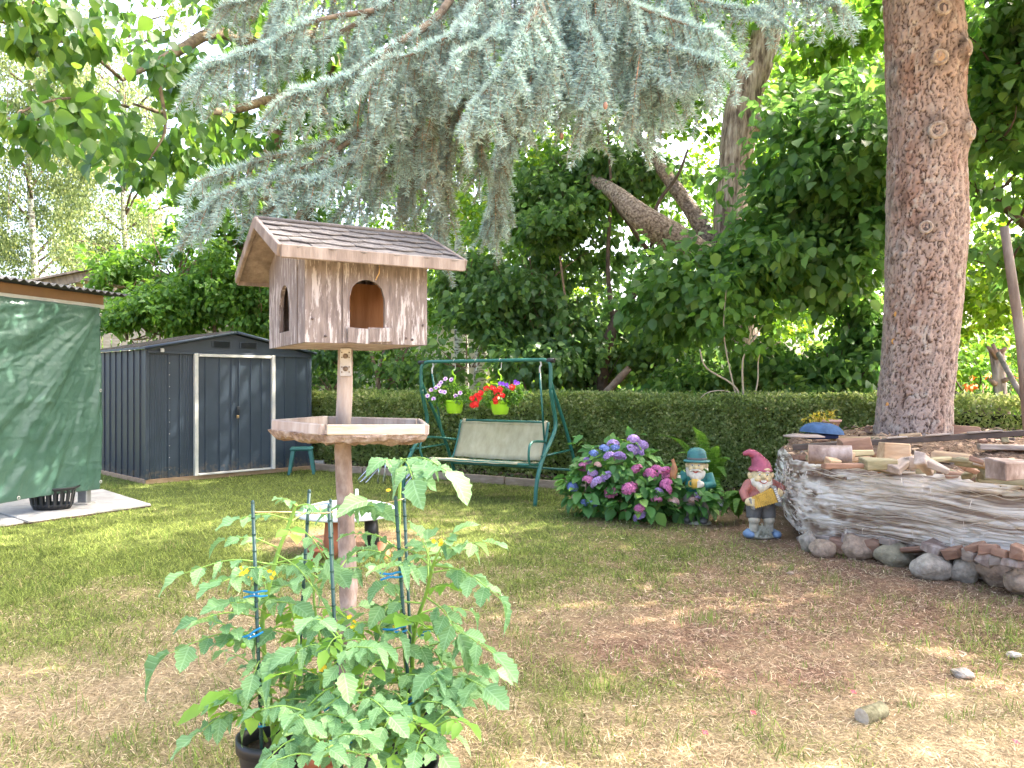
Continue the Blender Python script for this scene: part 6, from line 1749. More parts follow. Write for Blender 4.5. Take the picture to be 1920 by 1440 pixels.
MB().box((.02, -.0, -.035), (.26, .2, .05), jit=.01).build('lining', plain('navy_cloth', (.015, .025, .08), rough=.9), cap, bevel=.01)
tp = thing('flower_pot', 'shallow faded terracotta pot with yellowing plant on the mound', 'flower pot', P(1557, 800, 8.1))
MB().lathe([(.07, -.04), (.095, .05), (.11, .05), (.112, .075), (.095, .075), (.09, .03), (.001, .03)], n=24).build('pot', M_pinkpot, tp)
V, Fa = cloud([((-.12, 0, .09), (.12, .08, .06))], 260, .045, T_LANCE, clump=.05, per=12, rag=0)
o = link('plant', fastmesh('f', V, Fa), tp, leafmat('yellowing_leaves', (.42, .40, .06), (.55, .42, .08), (.25, .32, .05))); o['kind'] = 'stuff'

# boulders along the foot
M_stone = [mk('granite_%d' % i if False else 'field_stone', [(.3, tuple(Vector(c)*.55)), (.55, c), (.75, tuple(Vector(c)*1.3))], scale=14, rough=.95, bump=1.0, bscale=45, bdist=.012, wear=(tuple(Vector(c)*.5), 4, .58, .12)) for i, c in enumerate([(.36, .265, .19), (.28, .245, .165), (.38, .33, .265)])]
def boulder(px, py, w, h, mat, label, seed, cut=0, dy=.0):
    g0 = G(px, py); Y = g0.y+dy
    rx = w*.56/F*Y; rz = h*.54/F*Y; ry = (rx+rz)/2
    c = Vector(((px-960)/F*Y, Y+ry*.3, rz*.86))
    bm = bmesh.new(); bmesh.ops.create_icosphere(bm, subdivisions=4, radius=1)
    for v in bm.verts:
        p = v.co.copy(); nz = mnoise.noise(p*1.1+Vector((seed*3.1, 0, 0)))*.22+mnoise.noise(p*2.6+Vector((seed, 5, 0)))*.07+mnoise.noise(p*8+Vector((seed, 5, 9)))*.03
        if cut:
            for q in range(4):
                pn = Vector(rand_unit_seed(seed*7+q)); e = p.dot(pn)-.72
                if e > 0: p = p - pn*e*.85
        p = p*(1+nz)
        v.co = Vector((p.x*rx, p.y*ry, p.z*rz))
    me = bpy.data.meshes.new('b'); bm.to_mesh(me); bm.free()
    me.polygons.foreach_set('use_smooth', [True]*len(me.polygons))
    o = link('boulder', me, None, M_stone[mat], c)
    setp(o, label, 'stone', 'stones at the foot of the mound')
def rand_unit_seed(s_):
    r_ = random.Random(s_); v = Vector((r_.gauss(0, 1), r_.gauss(0, 1), r_.gauss(0, 1))).normalized(); return v
boulder(1517, 1035, 26, 40, 2, 'small grey upright stone at the left corner of the mound', 1, 1)
boulder(1547, 1046, 45, 34, 0, 'low brownish stone second from the left corner of the mound', 2, 1)
boulder(1617, 1050, 58, 50, 0, 'big angular beige boulder left of the smooth oval one', 3, 1)
boulder(1684, 1063, 64, 42, 1, 'smooth greenish oval boulder at the foot of the mound', 4)
boulder(1751, 1088, 62, 46, 2, 'grey and white mottled boulder left of the tied film knot', 5)
boulder(1812, 1092, 50, 44, 2, 'pale rough boulder directly behind the tied film knot', 6, 1)
boulder(1870, 1098, 64, 48, 0, 'beige faceted boulder furthest right at the foot of the mound', 7, 1)
boulder(1925, 1120, 60, 50, 0, 'brown boulder cut off by the right picture edge', 8, 1)
# wood chunks wedged between film and boulders
k = 0
spots = [(1549, 1015, 30, 22), (1578, 1022, 30, 26), (1597, 1008, 30, 16), (1637, 1018, 34, 20), (1668, 1016, 26, 14), (1716, 1030, 50, 10), (1755, 1027, 36, 20), (1790, 1035, 26, 22), (1828, 1042, 26, 20), (1830, 1025, 24, 16), (1853, 1045, 30, 24), (1873, 1050, 24, 18), (1880, 1038, 28, 16), (1903, 1056, 30, 18), (1855, 1030, 30, 18), (1912, 1035, 26, 22)]
side_words = ['cream', 'reddish', 'grey', 'brown']
nth = ['first', 'second', 'third', 'fourth', 'fifth', 'sixth', 'seventh', 'eighth', 'ninth', 'tenth', 'eleventh', 'twelfth', 'thirteenth', 'fourteenth', 'fifteenth', 'sixteenth']
spots.sort()
for k, (px, py, w, h) in enumerate(spots):
    s_guess = 1.9 + (px-1510)/400*2.0
    Y = 7.05-(px-1510)/400*1.75
    c = P(px, py, Y+.04); w_ = w/F*Y; h_ = h/F*Y
    mt = [M_cut_grey, M_cut_red, M_bark_post, M_cut_red][k % 4]
    o = MB().box((0, 0, 0), (w_, .14, h_), jit=h_*.2).build('wood_chunk', mt, None, c, (random.uniform(-.2, .2), random.uniform(-.4, .4), -.95+random.uniform(-.3, .3)), bevel=.008)
    o['label'] = '%s split wood chunk from the left wedged between plastic film and boulders' % nth[k]; o['category'] = 'firewood'; o['group'] = 'wood chunks under the film'
# fill under the film
fl = MB()
for i in range(150):
    sq = random.uniform(1.6, 5.4); xx, yy, a, b = on_path(np.array(sq)); sg = -np.sign(a*(WO.x-xx)+b*(WO.y-yy))
    fl.box((xx-a*sg*random.uniform(.0, .07)-WO.x, yy-b*sg*random.uniform(.0, .07)-WO.y, random.uniform(.02, .20)), (random.uniform(.05, .14), random.uniform(.05, .14), random.uniform(.03, .08)), (random.uniform(-.5, .5), random.uniform(-.5, .5), random.uniform(0, 3)), jit=.012)
o = fl.build('rubble_foot', M_cut_grey, wp); o['kind'] = 'stuff'
# tied knot of film
kc = P(1797, 1055, 5.95)
kn = MB()
for i in range(9):
    a = random.uniform(-.5, .5)
    kn.tube([(0, 0, 0), (a*.10, -.03, -.07), (a*.16+random.uniform(-.02, .02), -.02, -random.uniform(.12, .2))], [.014, .012, .004], 5)
for i in range(7):
    a = random.uniform(-.5, .5); kn.tube([(0, 0, 0), (a*.12, .01, .10), (a*.1, .03, .2)], [.016, .013, .01], 5)
for i in range(5):
    a = random.uniform(0, 2*PI); kn.tube(catmull([(-.03, 0, 0), (math.cos(a)*.06, -.04, math.sin(a)*.05), (.03, 0, .01)], 4), .012, 5)
ko = kn.build('film_knot', plain('white_knot', (.66, .60, .54), rough=.5, var=.25, scale=20, bump=.4), None, kc); setp(ko, 'torn end of whitish film tied in a knot before the boulders', 'film')

# ------------------------------------------------------------------ posts, stump, mesh roll, box at the right
def stick(name, label, cat, pts, rad, mat, n=10):
    pts = [Vector(p) for p in pts]; b0 = pts[0].copy()
    o = MB().tube([p-b0 for p in pts], rad, n).build(name, mat, None, b0); setp(o, label, cat); return o
stick('wooden_post', 'tall round wooden post leaning at the right picture edge', 'post', [P(1936, 900, 7.6), P(1915, 640, 7.55), P(1897, 520, 7.5), P(1883, 425, 7.5)], [.05, .048, .044, .04], M_wood_old, 12)
stm = thing('tree_stump', 'tall dead stump with branch stubs to the right of the spruce', 'stump', P(1880, 900, 9.3))
sb = Vector(stm.location)
MB().tube([p-sb for p in catmull([P(1880, 900, 9.3), P(1882, 800, 9.3), P(1876, 740, 9.3), P(1872, 690, 9.3), P(1868, 655, 9.3)], 5)], lerps([.11, .085, .07, .075, .085], 21), 14).build('trunk', M_linden_bark, stm)
for a, b in (((1868, 668), (1852, 650)), ((1872, 662), (1888, 652)), ((1870, 672), (1862, 645)), ((1878, 715), (1896, 708)), ((1866, 720), (1856, 712))):
    MB().tube([P(*a, 9.25)-sb, P(*b, 9.2)-sb], [.035, .02], 8).build('branch_stub', M_woodstem, stm)
stick('thin_pole', 'thin grey pole slanting from the dead stump to the right edge', 'pole', [P(1872, 663, 9.1), P(1900, 715, 8.6), P(1945, 790, 8.2)], [.03, .03, .032], M_wood_old, 8)
fm = thing('wire_mesh_roll', 'roll of fine wire netting standing behind the spruce trunk', 'wire netting', P(1798, 815, 9.4))
mm = MB(); rR = .24
for k in range(26):
    a0 = 2*PI*k/26
    for dr in (-1, 1):
        mm.tube([(rR*math.cos(a0+dr*2.2*j/6), rR*math.sin(a0+dr*2.2*j/6), .50*j/6) for j in range(7)], .0035, 3, cap=False)
for z_ in (0, .5): mm.tube([(rR*math.cos(2*PI*j/24), rR*math.sin(2*PI*j/24), z_) for j in range(25)], .005, 4, cap=False)
mo = mm.build('netting', plain('rusty_wire', (.16, .13, .12), rough=.6, metal=.3), fm); mo['kind'] = 'stuff'
bx = thing('wooden_box', 'small dark wooden nest box with tarred roof right of the wire netting', 'nest box', P(1832, 812, 9.6), .3)
MB().box((0, 0, .16), (.26, .24, .30)).build('box_wall', M_wood_old, bx, bevel=.005)
MB().box((0, -.02, .36), (.42, .40, .03), (.25, 0, 0)).build('box_roof', M_black_pl, bx, bevel=.004)
MB().box((0, -.14, .05), (.3, .06, .02)).build('box_ledge', M_wood_old, bx, bevel=.003)
MB().lathe([(.001, 0), (.028, 0)], (0, -.1215, .2), 14, M=Matrix.Rotation(R(90), 3, 'X')).build('dark_hole_disc', M_nail, bx)  # flat dark disc painted in for the shade of a hole
of = thing('flowering_shrub', 'shrub with bright orange blossoms behind the dead stump', 'shrub', tuple(P(1850, 800, 11).xy)+(0,))
c = P(1850, 720, 10.8)
crown(of, [((c.x, c.y, c.z), (.5, .3, .25)), ((c.x+.5, c.y, c.z+.05), (.3, .3, .2))], 900, .09, T_LANCE, L_dark, name='foliage', clump=.12, per=10)
V, Fa = cloud([((c.x-of.location.x-.25, -.3, c.z), (.16, .1, .12)), ((c.x-of.location.x+.45, -.3, c.z), (.22, .1, .12)), ((c.x-of.location.x+.1, -.3, c.z+.12), (.3, .1, .07))], 130, .07, T_LANCE, clump=.06, per=8, rag=0)
o = link('blossoms', fastmesh('f', V, Fa), of, plain('orange_petals', (.85, .24, .03), rough=.6)); o['kind'] = 'stuff'
m = MB()
for i in range(5): m.tube([(random.uniform(-.1, .1), 0, 0), (random.uniform(-.5, .5), random.uniform(-.2, .2), 1.5)], .012, 5)
o = m.build('stem', M_woodstem, of); o['kind'] = 'stuff'
# ------------------------------------------------------------------ hydrangea
def leafpoly(L_, W_, n=5, fold=.18, droop=.25, lobes=0, wav=0):
    """one leaf along +y, folded at the midrib, bending down"""
    V = []; Fs = []
    for i in range(n+1):
        t = i/n
        w = W_*math.sin(PI*min(t*.93+.035, 1))**.8*(1.12-.45*t)
        if lobes: w *= 1+lobes*(math.cos(i*PI)*.8+.5*math.cos(t*2*PI*2.0+.6))
        if i == n: w = .0005
        z = -droop*L_*t*t
        V += [(-w/2, t*L_, z+fold*w+wav*math.sin(t*11)), (0, t*L_, z), (w/2, t*L_, z+fold*w+wav*math.sin(t*11+2))]
    for i in range(n):
        a = 3*i
        Fs += [(a, a+1, a+4, a+3), (a+1, a+2, a+5, a+4)]
    return V, Fs
def leafmesh(name, mat, *a, **k):
    V, Fs = leafpoly(*a, **k); me = MB().add(V, Fs, True).mesh(name); me.materials.append(mat); return me
def orient(d, n):
    d = Vector(d).normalized(); n = Vector(n); x = d.cross(n)
    if x.length < 1e-4: x = d.orthogonal()
    x.normalize(); z = x.cross(d)
    return Matrix((x, d, z)).transposed()
def place(me, name, parent, loc, Rm, s=1):
    o = bpy.data.objects.new(name, me); C.objects.link(o); o.parent = parent
    o.matrix_local = Matrix.Translation(loc) @ Rm.to_4x4() @ Matrix.Diagonal((s, s, s, 1)); return o
hy = thing('hydrangea_bush', 'hydrangea bush with pink, violet and blue flower heads between swing and gnome', 'shrub', (1.32, 8.65, 0))
HO = Vector((1.32, 8.65, 0))
hl_m = [leafmesh('leaf', L_hyd, .145, .10, wav=.004), leafmesh('leaf', L_hyd, .12, .085, droop=.4), leafmesh('leaf', L_hyd, .16, .105, droop=.15)]
hmounds = [((1.22, 8.75, .48), (.46, .42, .36)), ((.95, 8.7, .28), (.32, .35, .27)), ((1.70, 8.45, .30), (.40, .35, .29)), ((1.45, 8.35, .22), (.38, .3, .22)), ((2.02, 8.25, .27), (.14, .2, .22))]
def mound_point():
    c, r = random.choices(hmounds, weights=[5, 3, 4, 3, 1.4])[0]
    while True:
        u_ = Vector(rand_unit(1)[0])
        if u_.z > -.35 and u_.y < .55: break
    return Vector((c[0]+u_.x*r[0], c[1]+u_.y*r[1], max(.05, c[2]+u_.z*r[2]))), u_
k = 0
while k < 290:
    p, u_ = mound_point()
    if any(((p.x-c[0])/r[0])**2+((p.y-c[1])/r[1])**2+((p.z-c[2])/r[2])**2 < .72 for c, r in hmounds): continue
    d = Vector((u_.x, u_.y*.9-.25, -.25+.3*random.random()))+Vector(rand_unit(1)[0])*.5
    nn = Vector((u_.x*.4, u_.y*.4-.2, 1))+Vector(rand_unit(1)[0])*.4
    place(random.choice(hl_m), 'leaf', hy, p-HO, orient(d, nn), random.uniform(.7, 1.15)); k += 1
V, Fa = cloud([(tuple(Vector(c)-HO), tuple(x*.85 for x in r)) for c, r in hmounds], 900, .13, T_HEART, clump=.12, per=6, rag=0)
o = link('inner_foliage', fastmesh('f', V, Fa), hy, L_hyd); o['kind'] = 'stuff'
m = MB()
for i in range(26):
    c, r = random.choice(hmounds); e = Vector(c)-HO+Vector(rand_unit(1)[0])*.2
    m.tube(catmull([(random.uniform(-.3, .4), random.uniform(-.1, .15), 0), (e.x*.6, e.y*.6, .2), tuple(e)], 3), .006, 5, cap=False)
o = m.build('stem', M_woodstem, hy); o['kind'] = 'stuff'
def floret_head(col, n=190, r=.07, flat=.75):
    mb = MB()
    for i in range(n):
        u_ = Vector(rand_unit(1)[0]); u_.z = abs(u_.z)*1.1-.3
        c = Vector((u_.x*r, u_.y*r, u_.z*r*flat))
        nrm = (u_+Vector(rand_unit(1)[0])*.3).normalized()
        a = nrm.orthogonal().normalized(); b = nrm.cross(a); an0 = random.uniform(0, PI)
        for q in range(4):
            an = an0+PI/2*q; d = a*math.cos(an)+b*math.sin(an); s_ = nrm.cross(d)
            mb.add([c, c+d*.008+s_*.007+nrm*.002, c+d*.015+nrm*.003, c+d*.008-s_*.007+nrm*.002], [(0, 1, 2, 3)])
    me = mb.mesh('head')
    mt = leafmat('hydrangea_petals', tuple(Vector(col)*.8), tuple(Vector(col)*1.1), tuple(min(1, x*1.1+.15) for x in col), trans=.25, rough=.6, clump=5)
    me.materials.append(mt); return me
HC = dict(pink=(.56, .19, .36), violet=(.34, .23, .47), blue=(.19, .25, .50), lilac=(.43, .30, .53), pale=(.58, .40, .36))
heads = {k_: floret_head(v_) for k_, v_ in HC.items()}
for (px, py, kd, s_) in [(1188, 823, 'lilac', 1), (1150, 832, 'lilac', 1), (1204, 834, 'lilac', 1), (1186, 843, 'lilac', 1.05), (1198, 846, 'violet', .9), (1135, 842, 'blue', 1), (1152, 840, 'blue', .8), (1115, 851, 'blue', .9), (1141, 855, 'violet', .95), (1162, 855, 'violet', 1), (1102, 863, 'violet', .7), (1095, 875, 'pink', 1), (1121, 871, 'pale', .6), (1111, 886, 'lilac', .8), (1104, 900, 'pink', 1), (1120, 904, 'lilac', 1.2), (1137, 893, 'violet', 1), (1193, 880, 'pink', 1.05), (1222, 889, 'pink', 1.1), (1232, 879, 'pink', .9), (1247, 886, 'pink', 1.15), (1248, 906, 'pink', 1), (1250, 915, 'pink', 1), (1180, 915, 'pink', 1.25), (1146, 922, 'pink', 1.15), (1073, 912, 'blue', .95), (1079, 931, 'pale', .6), (1096, 942, 'blue', .6), (1110, 944, 'blue', .85), (1199, 953, 'pink', .9), (1200, 968, 'violet', 1.1), (1231, 936, 'pink', .8), (1263, 939, 'pale', .9), (1300, 938, 'pale', .75), (1308, 929, 'lilac', .6), (1236, 921, 'lilac', .7), (1215, 888, 'pink', .8), (1198, 905, 'pale', .6)]:
    # front surface of the nearest mound along the ray
    best = None
    dr = Vector(((px-960)/F, 1, -(py-720)/F)); o_ = Vector((0, 0, CAMH))
    for c, r in hmounds:
        A = sum((dr[i]/r[i])**2 for i in range(3)); Bq = sum(2*dr[i]*(o_[i]-c[i])/r[i]**2 for i in range(3)); Cq = sum(((o_[i]-c[i])/r[i])**2 for i in range(3))-1.0
        D = Bq*Bq-4*A*Cq
        if D > 0:
            t_ = (-Bq-math.sqrt(D))/(2*A); best = t_ if best is None else min(best, t_)
    Y = (best if best else 8.6)-.03
    p = P(px, py, Y)
    place(heads[kd], 'flower_head', hy, p-HO, Euler((random.uniform(.2, .8), random.uniform(-.4, .4), random.uniform(0, 6))).to_matrix(), s_*.95*.072/.07)

# ferns
def fern(name, label, base, fronds):
    t = thing('fern', label, 'fern', base)
    for (px, py, Y, L0) in fronds:
        tip = P(px, py, Y)-Vector(base)
        mid = tip*.5+Vector((0, 0, .12+.1*tip.length))
        pts = catmull([(0, 0, 0), tuple(mid), tuple(tip)], 12)
        m = MB().tube(pts, lerps([.005, .003, .001], len(pts)), 4, cap=False)
        n = len(pts)
        for i in range(3, n):
            f = i/n; d = (pts[min(i+1, n-1)]-pts[i-1]).normalized(); sd = d.cross(Vector((0, 0, 1))).normalized()
            if abs(d.z) > .8: sd = Vector((1, .1, 0))
            for q in (0, .5):
                pp = pts[i-1].lerp(pts[i], q)
                pl = L0*math.sin(PI*min(1, (1-f)*.95+.05))**.8*(.35+.65*(1-f))*1.6
                for sg in (-1, 1):
                    dv = (sd*sg+d*.35+Vector((0, 0, -.15))).normalized(); up_ = d*.014
                    m.add([pp-up_, pp+dv*pl*.5-up_*.9, pp+dv*pl, pp+dv*pl*.5+up_*.9, pp+up_], [(0, 1, 2, 3, 4)])
        m.build('frond', L_fern, t)
fern('fern', 'fern with tall upright fronds behind the gnome in the green hat', tuple(G(1335, 935)), [(1300, 800, 8.9, .085), (1322, 868, 8.9, .07), (1345, 835, 9.0, .085), (1372, 862, 8.9, .075), (1362, 895, 8.7, .07), (1262, 850, 9.0, .07), (1285, 870, 8.9, .06), (1350, 930, 8.8, .06), (1230, 812, 9.2, .07)])
fern('fern', 'small light green fern left of the gnome with the accordion', tuple(G(1385, 972)), [(1360, 935, 8.1, .07), (1372, 930, 8.2, .07), (1400, 936, 8.1, .06), (1352, 968, 8.0, .06), (1378, 962, 7.95, .05)])

# ------------------------------------------------------------------ garden gnomes
def gm(name, col, rough=.55, wear=.15):
    c = Vector(col)
    return mk(name, [(.32, tuple(c*.62)), (.5, col), (.72, tuple(c*1.15))], scale=14, rough=rough, spec=.45, bump=.3, bscale=60, bdist=.003, wear=((.42, .38, .32), 22, .66, .08))
GN = dict(skin=gm('faded_yellow_skin', (.66, .52, .28)), beard=gm('cream_beard', (.66, .60, .48)), red=gm('faded_red_hat', (.34, .07, .11)), jacket=gm('faded_red_jacket', (.36, .13, .10)), trousers=gm('dark_grey_trousers', (.11, .105, .10)),
          green=gm('green_jacket', (.04, .20, .17)), ghat=gm('green_hat', (.04, .16, .15)), grey=gm('grey_stone', (.30, .29, .26)), stone=gm('weathered_base', (.36, .35, .27)), knee=gm('cream_stockings', (.45, .40, .30)), blue=gm('blue_shoes', (.16, .24, .36)), pipe=gm('brown_pipe', (.36, .16, .07)), yellow=gm('ochre_bellows', (.62, .38, .07)), dark=gm('dark_eye', (.03, .025, .02)), mouth=gm('red_mouth', (.5, .08, .06)), white=gm('white_teeth', (.75, .72, .65)))
def ball(parts, c, r, rot=None):
    M = Euler(rot).to_matrix() if rot else None
    parts.ball(Vector(c), r, 14, M)
def head(t, z, x0=0, s=1.0, tilt=0, turn=0, smile=True):
    hd = MB()
    ball(hd, (x0, -.01, z), (.092*s, .088*s, .10*s)); ball(hd, (x0-.045*s, -.07*s, z-.018*s), (.034*s, .03*s, .03*s)); ball(hd, (x0+.045*s, -.07*s, z-.018*s), (.034*s, .03*s, .03*s))
    ball(hd, (x0+turn*.02, -.098*s, z+.002*s), (.022*s, .026*s, .024*s))      # nose
    ball(hd, (x0, -.07*s, z+.045*s), (.06*s, .025*s, .014*s))                  # brow
    ball(hd, (x0, -.072*s, z-.065*s), (.035*s, .025*s, .02*s))                 # chin
    for sg in (-1, 1): ball(hd, (x0+sg*.098*s, .0, z+.0*s), (.022*s, .022*s, .042*s), (0, sg*.3, 0))
    h = hd.build('head', GN['skin'], t, remesh=.006)
    for sg in (-1, 1):
        MB().ball((x0+sg*.034*s+turn*.01, -.090*s, z+.024*s), (.013*s, .008*s, .010*s), 8).build('eye', GN['white'], h)
        MB().ball((x0+sg*.034*s+turn*.01, -.098*s, z+.023*s), (.006*s, .004*s, .006*s), 8).build('pupil', GN['dark'], h)
        MB().tube(catmull([(x0+sg*.016*s, -.094*s, z+.042*s), (x0+sg*.036*s, -.095*s, z+.050*s), (x0+sg*.056*s, -.083*s, z+.040*s)], 3), .005*s, 5).build('eyebrow', GN['beard'], h)
    MB().tube(catmull([(x0-.035*s, -.088*s, z-.034*s), (x0, -.103*s, z-.052*s), (x0+.035*s, -.088*s, z-.034*s)], 4), .008*s, 6).build('mouth', GN['mouth'], h)
    if smile: MB().tube(catmull([(x0-.024*s, -.097*s, z-.036*s), (x0, -.108*s, z-.046*s), (x0+.024*s, -.097*s, z-.036*s)], 4), .006*s, 6).build('teeth', GN['white'], h)
    return h
def locks(name, t, centre, r, n, length, mat, spread=1.0):
    """beard made of curled locks joined in one mesh"""
    m = MB()
    for i in range(n):
        a = -PI/2 + (i/(n-1)-.5)*PI*spread*1.1
        b = Vector((centre[0]+r*math.cos(a), centre[1]+r*math.sin(a)*.85, centre[2]+random.uniform(-.01, .01)))
        L_ = length*(1-.45*abs(i/(n-1)-.5)*2)*random.uniform(.9, 1.08)
        m.tube(catmull([tuple(b), (b.x*.96+centre[0]*.04+.008*math.sin(i*2), b.y-.016, b.z-L_*.5), (centre[0]+(b.x-centre[0])*.55, b.y+.005, b.z-L_)], 4), lerps([.017, .019, .006], 9), 6)
    return m.build(name, mat, t, remesh=.007)
def gnome_accordion():
    t = thing('garden_gnome', 'smiling garden gnome in a tall red pointed hat playing an accordion', 'garden gnome', (2.43, 7.52, 0), R(-2))
    b = MB(); ball(b, (-.0, .0, .025), (.17, .13, .04)); ball(b, (.0, .03, .05), (.12, .10, .06)); b.build('base', GN['stone'], t, remesh=.008)
    gs = MB()
    for i in range(34):
        a = random.uniform(0, 2*PI); gs.tube([(random.uniform(-.07, .08), -.10+random.uniform(-.03, .03), .03), (random.uniform(-.07, .08), -.11, random.uniform(.10, .17))], [.006, .001], 4)
    o = gs.build('moulded_grass', GN['stone'], t); o['kind'] = 'stuff'
    for sg in (-1, 1):
        s_ = MB(); ball(s_, (sg*.135, -.07, .045), (.045, .085, .038), (0, 0, sg*-.3)); ball(s_, (sg*.12, -.01, .05), (.04, .05, .04)); s_.build('shoe', GN['blue'], t, remesh=.008)
        l = MB(); l.tube([(sg*.075, -.02, .06), (sg*.072, -.02, .16)], [.043, .045], 12); ball(l, (sg*.072, -.03, .18), (.058, .058, .05)); l.build('stocking', GN['knee'], t, remesh=.008)
        l = MB(); l.tube([(sg*.073, -.015, .19), (sg*.065, 0, .27), (sg*.05, .01, .34)], [.068, .078, .085], 14); ball(l, (sg*.055, .005, .30), (.08, .085, .07)); l.build('trouser_leg', GN['trousers'], t, remesh=.008)
    bd = MB(); ball(bd, (0, .01, .40), (.125, .11, .12)); ball(bd, (0, .01, .49), (.12, .10, .10)); ball(bd, (-.11, 0, .52), (.055, .055, .055)); ball(bd, (.11, 0, .52), (.055, .055, .055))
    bd.tube([(-.12, 0, .52), (-.175, -.03, .44), (-.165, -.09, .375)], [.05, .045, .036], 12)
    bd.tube([(.12, 0, .52), (.20, -.01, .475), (.165, -.09, .46)], [.05, .048, .036], 12)
    bd.tube([(0, 0, .50), (0, 0, .60)], .06, 10)
    bd.lathe([(.115, .30), (.14, .34), (.13, .42)], (.0, .01, 0), 18)
    bd.build('jacket', GN['jacket'], t, remesh=.008)
    # accordion: bellows run up to the right
    ac = MB(); A, B = Vector((-.115, -.13, .355)), Vector((.095, -.13, .435)); dv = (B-A); n = 22
    V = []; Fs = []; ax = dv.normalized(); up = Vector((-ax.z, 0, ax.x)); dp = Vector((0, 1, 0))
    for i in range(n+1):
        c = A+dv*(i/n); k_ = 1.0 if i % 2 else .86; hh = (.052+.022*(i/n))*k_; dd_ = .035*k_
        V += [c-up*hh-dp*dd_, c+up*hh-dp*dd_, c+up*hh+dp*dd_, c-up*hh+dp*dd_]
    for i in range(n):
        for q in range(4): Fs.append((4*i+q, 4*i+(q+1) % 4, 4*i+4+(q+1) % 4, 4*i+4+q))
    Fs += [(3, 2, 1, 0), (4*n, 4*n+1, 4*n+2, 4*n+3)]
    acc = ac.add(V, Fs).build('bellows', GN['yellow'], t)
    an = math.atan2(dv.z, dv.x)
    MB().box((0, 0, 0), (.035, .085, .165)).build('keyboard', GN['grey'], acc, B+ax*.018, (0, -an, 0), bevel=.005)
    MB().box((0, 0, 0), (.022, .08, .115)).build('end_plate', GN['grey'], acc, A-ax*.012, (0, -an, 0), bevel=.005)
    ky = MB()
    for i in range(7): ky.box(B+ax*.012+up*(-.06+.02*i)+Vector((0, -.047, 0)), (.022, .008, .012), (0, -an, 0))
    o = ky.build('keys', GN['white'], acc); o['kind'] = 'stuff'
    for sx_, (hx, hz) in ((-1, (-.150, .365)), (1, (.145, .452))):
        h = MB(); ball(h, (hx, -.125, hz), (.036, .032, .04))
        for q in range(4): h.tube(catmull([(hx-sx_*.005, -.145, hz+.030-.019*q), (hx-sx_*.028, -.168, hz+.030-.019*q), (hx-sx_*.048, -.158-.0*q, hz+.027-.019*q)], 3), lerps([.0105, .010, .008], 7), 6)
        h.tube([(hx, -.13, hz+.03), (hx-sx_*.022, -.155, hz+.052)], [.011, .008], 6)
        h.build('hand', GN['skin'], t, remesh=.005)
    head(t, .60, s=1.05)
    locks('beard', t, (0, -.005, .575), .092, 15, .15, GN['beard'], 1.15)
    # hair over the brow and pointed hat whose tip flops to the left
    hm = MB(); ball(hm, (.02, -.078, .672), (.055, .022, .016)); ball(hm, (-.03, -.075, .665), (.04, .02, .014)); hm.build('fringe', GN['skin'], t, remesh=.006)
    ht = MB()
    cpts = catmull([(0, .01, .655), (0, .01, .70), (-.02, .015, .75), (-.05, .02, .80), (-.10, .02, .828), (-.145, .02, .82)], 6)
    ht.tube(cpts, lerps([.118, .098, .072, .048, .036, .022], len(cpts)), 20)
    ht.lathe([(.135, .59), (.13, .61), (.118, .66), (.108, .67)], (0, .015, 0), 24); ball(ht, (-.147, .02, .818), (.024, .024, .024)); ball(ht, (0, .03, .66), (.105, .10, .06))
    ht.build('hat', GN['red'], t, remesh=.007)
gnome_accordion()
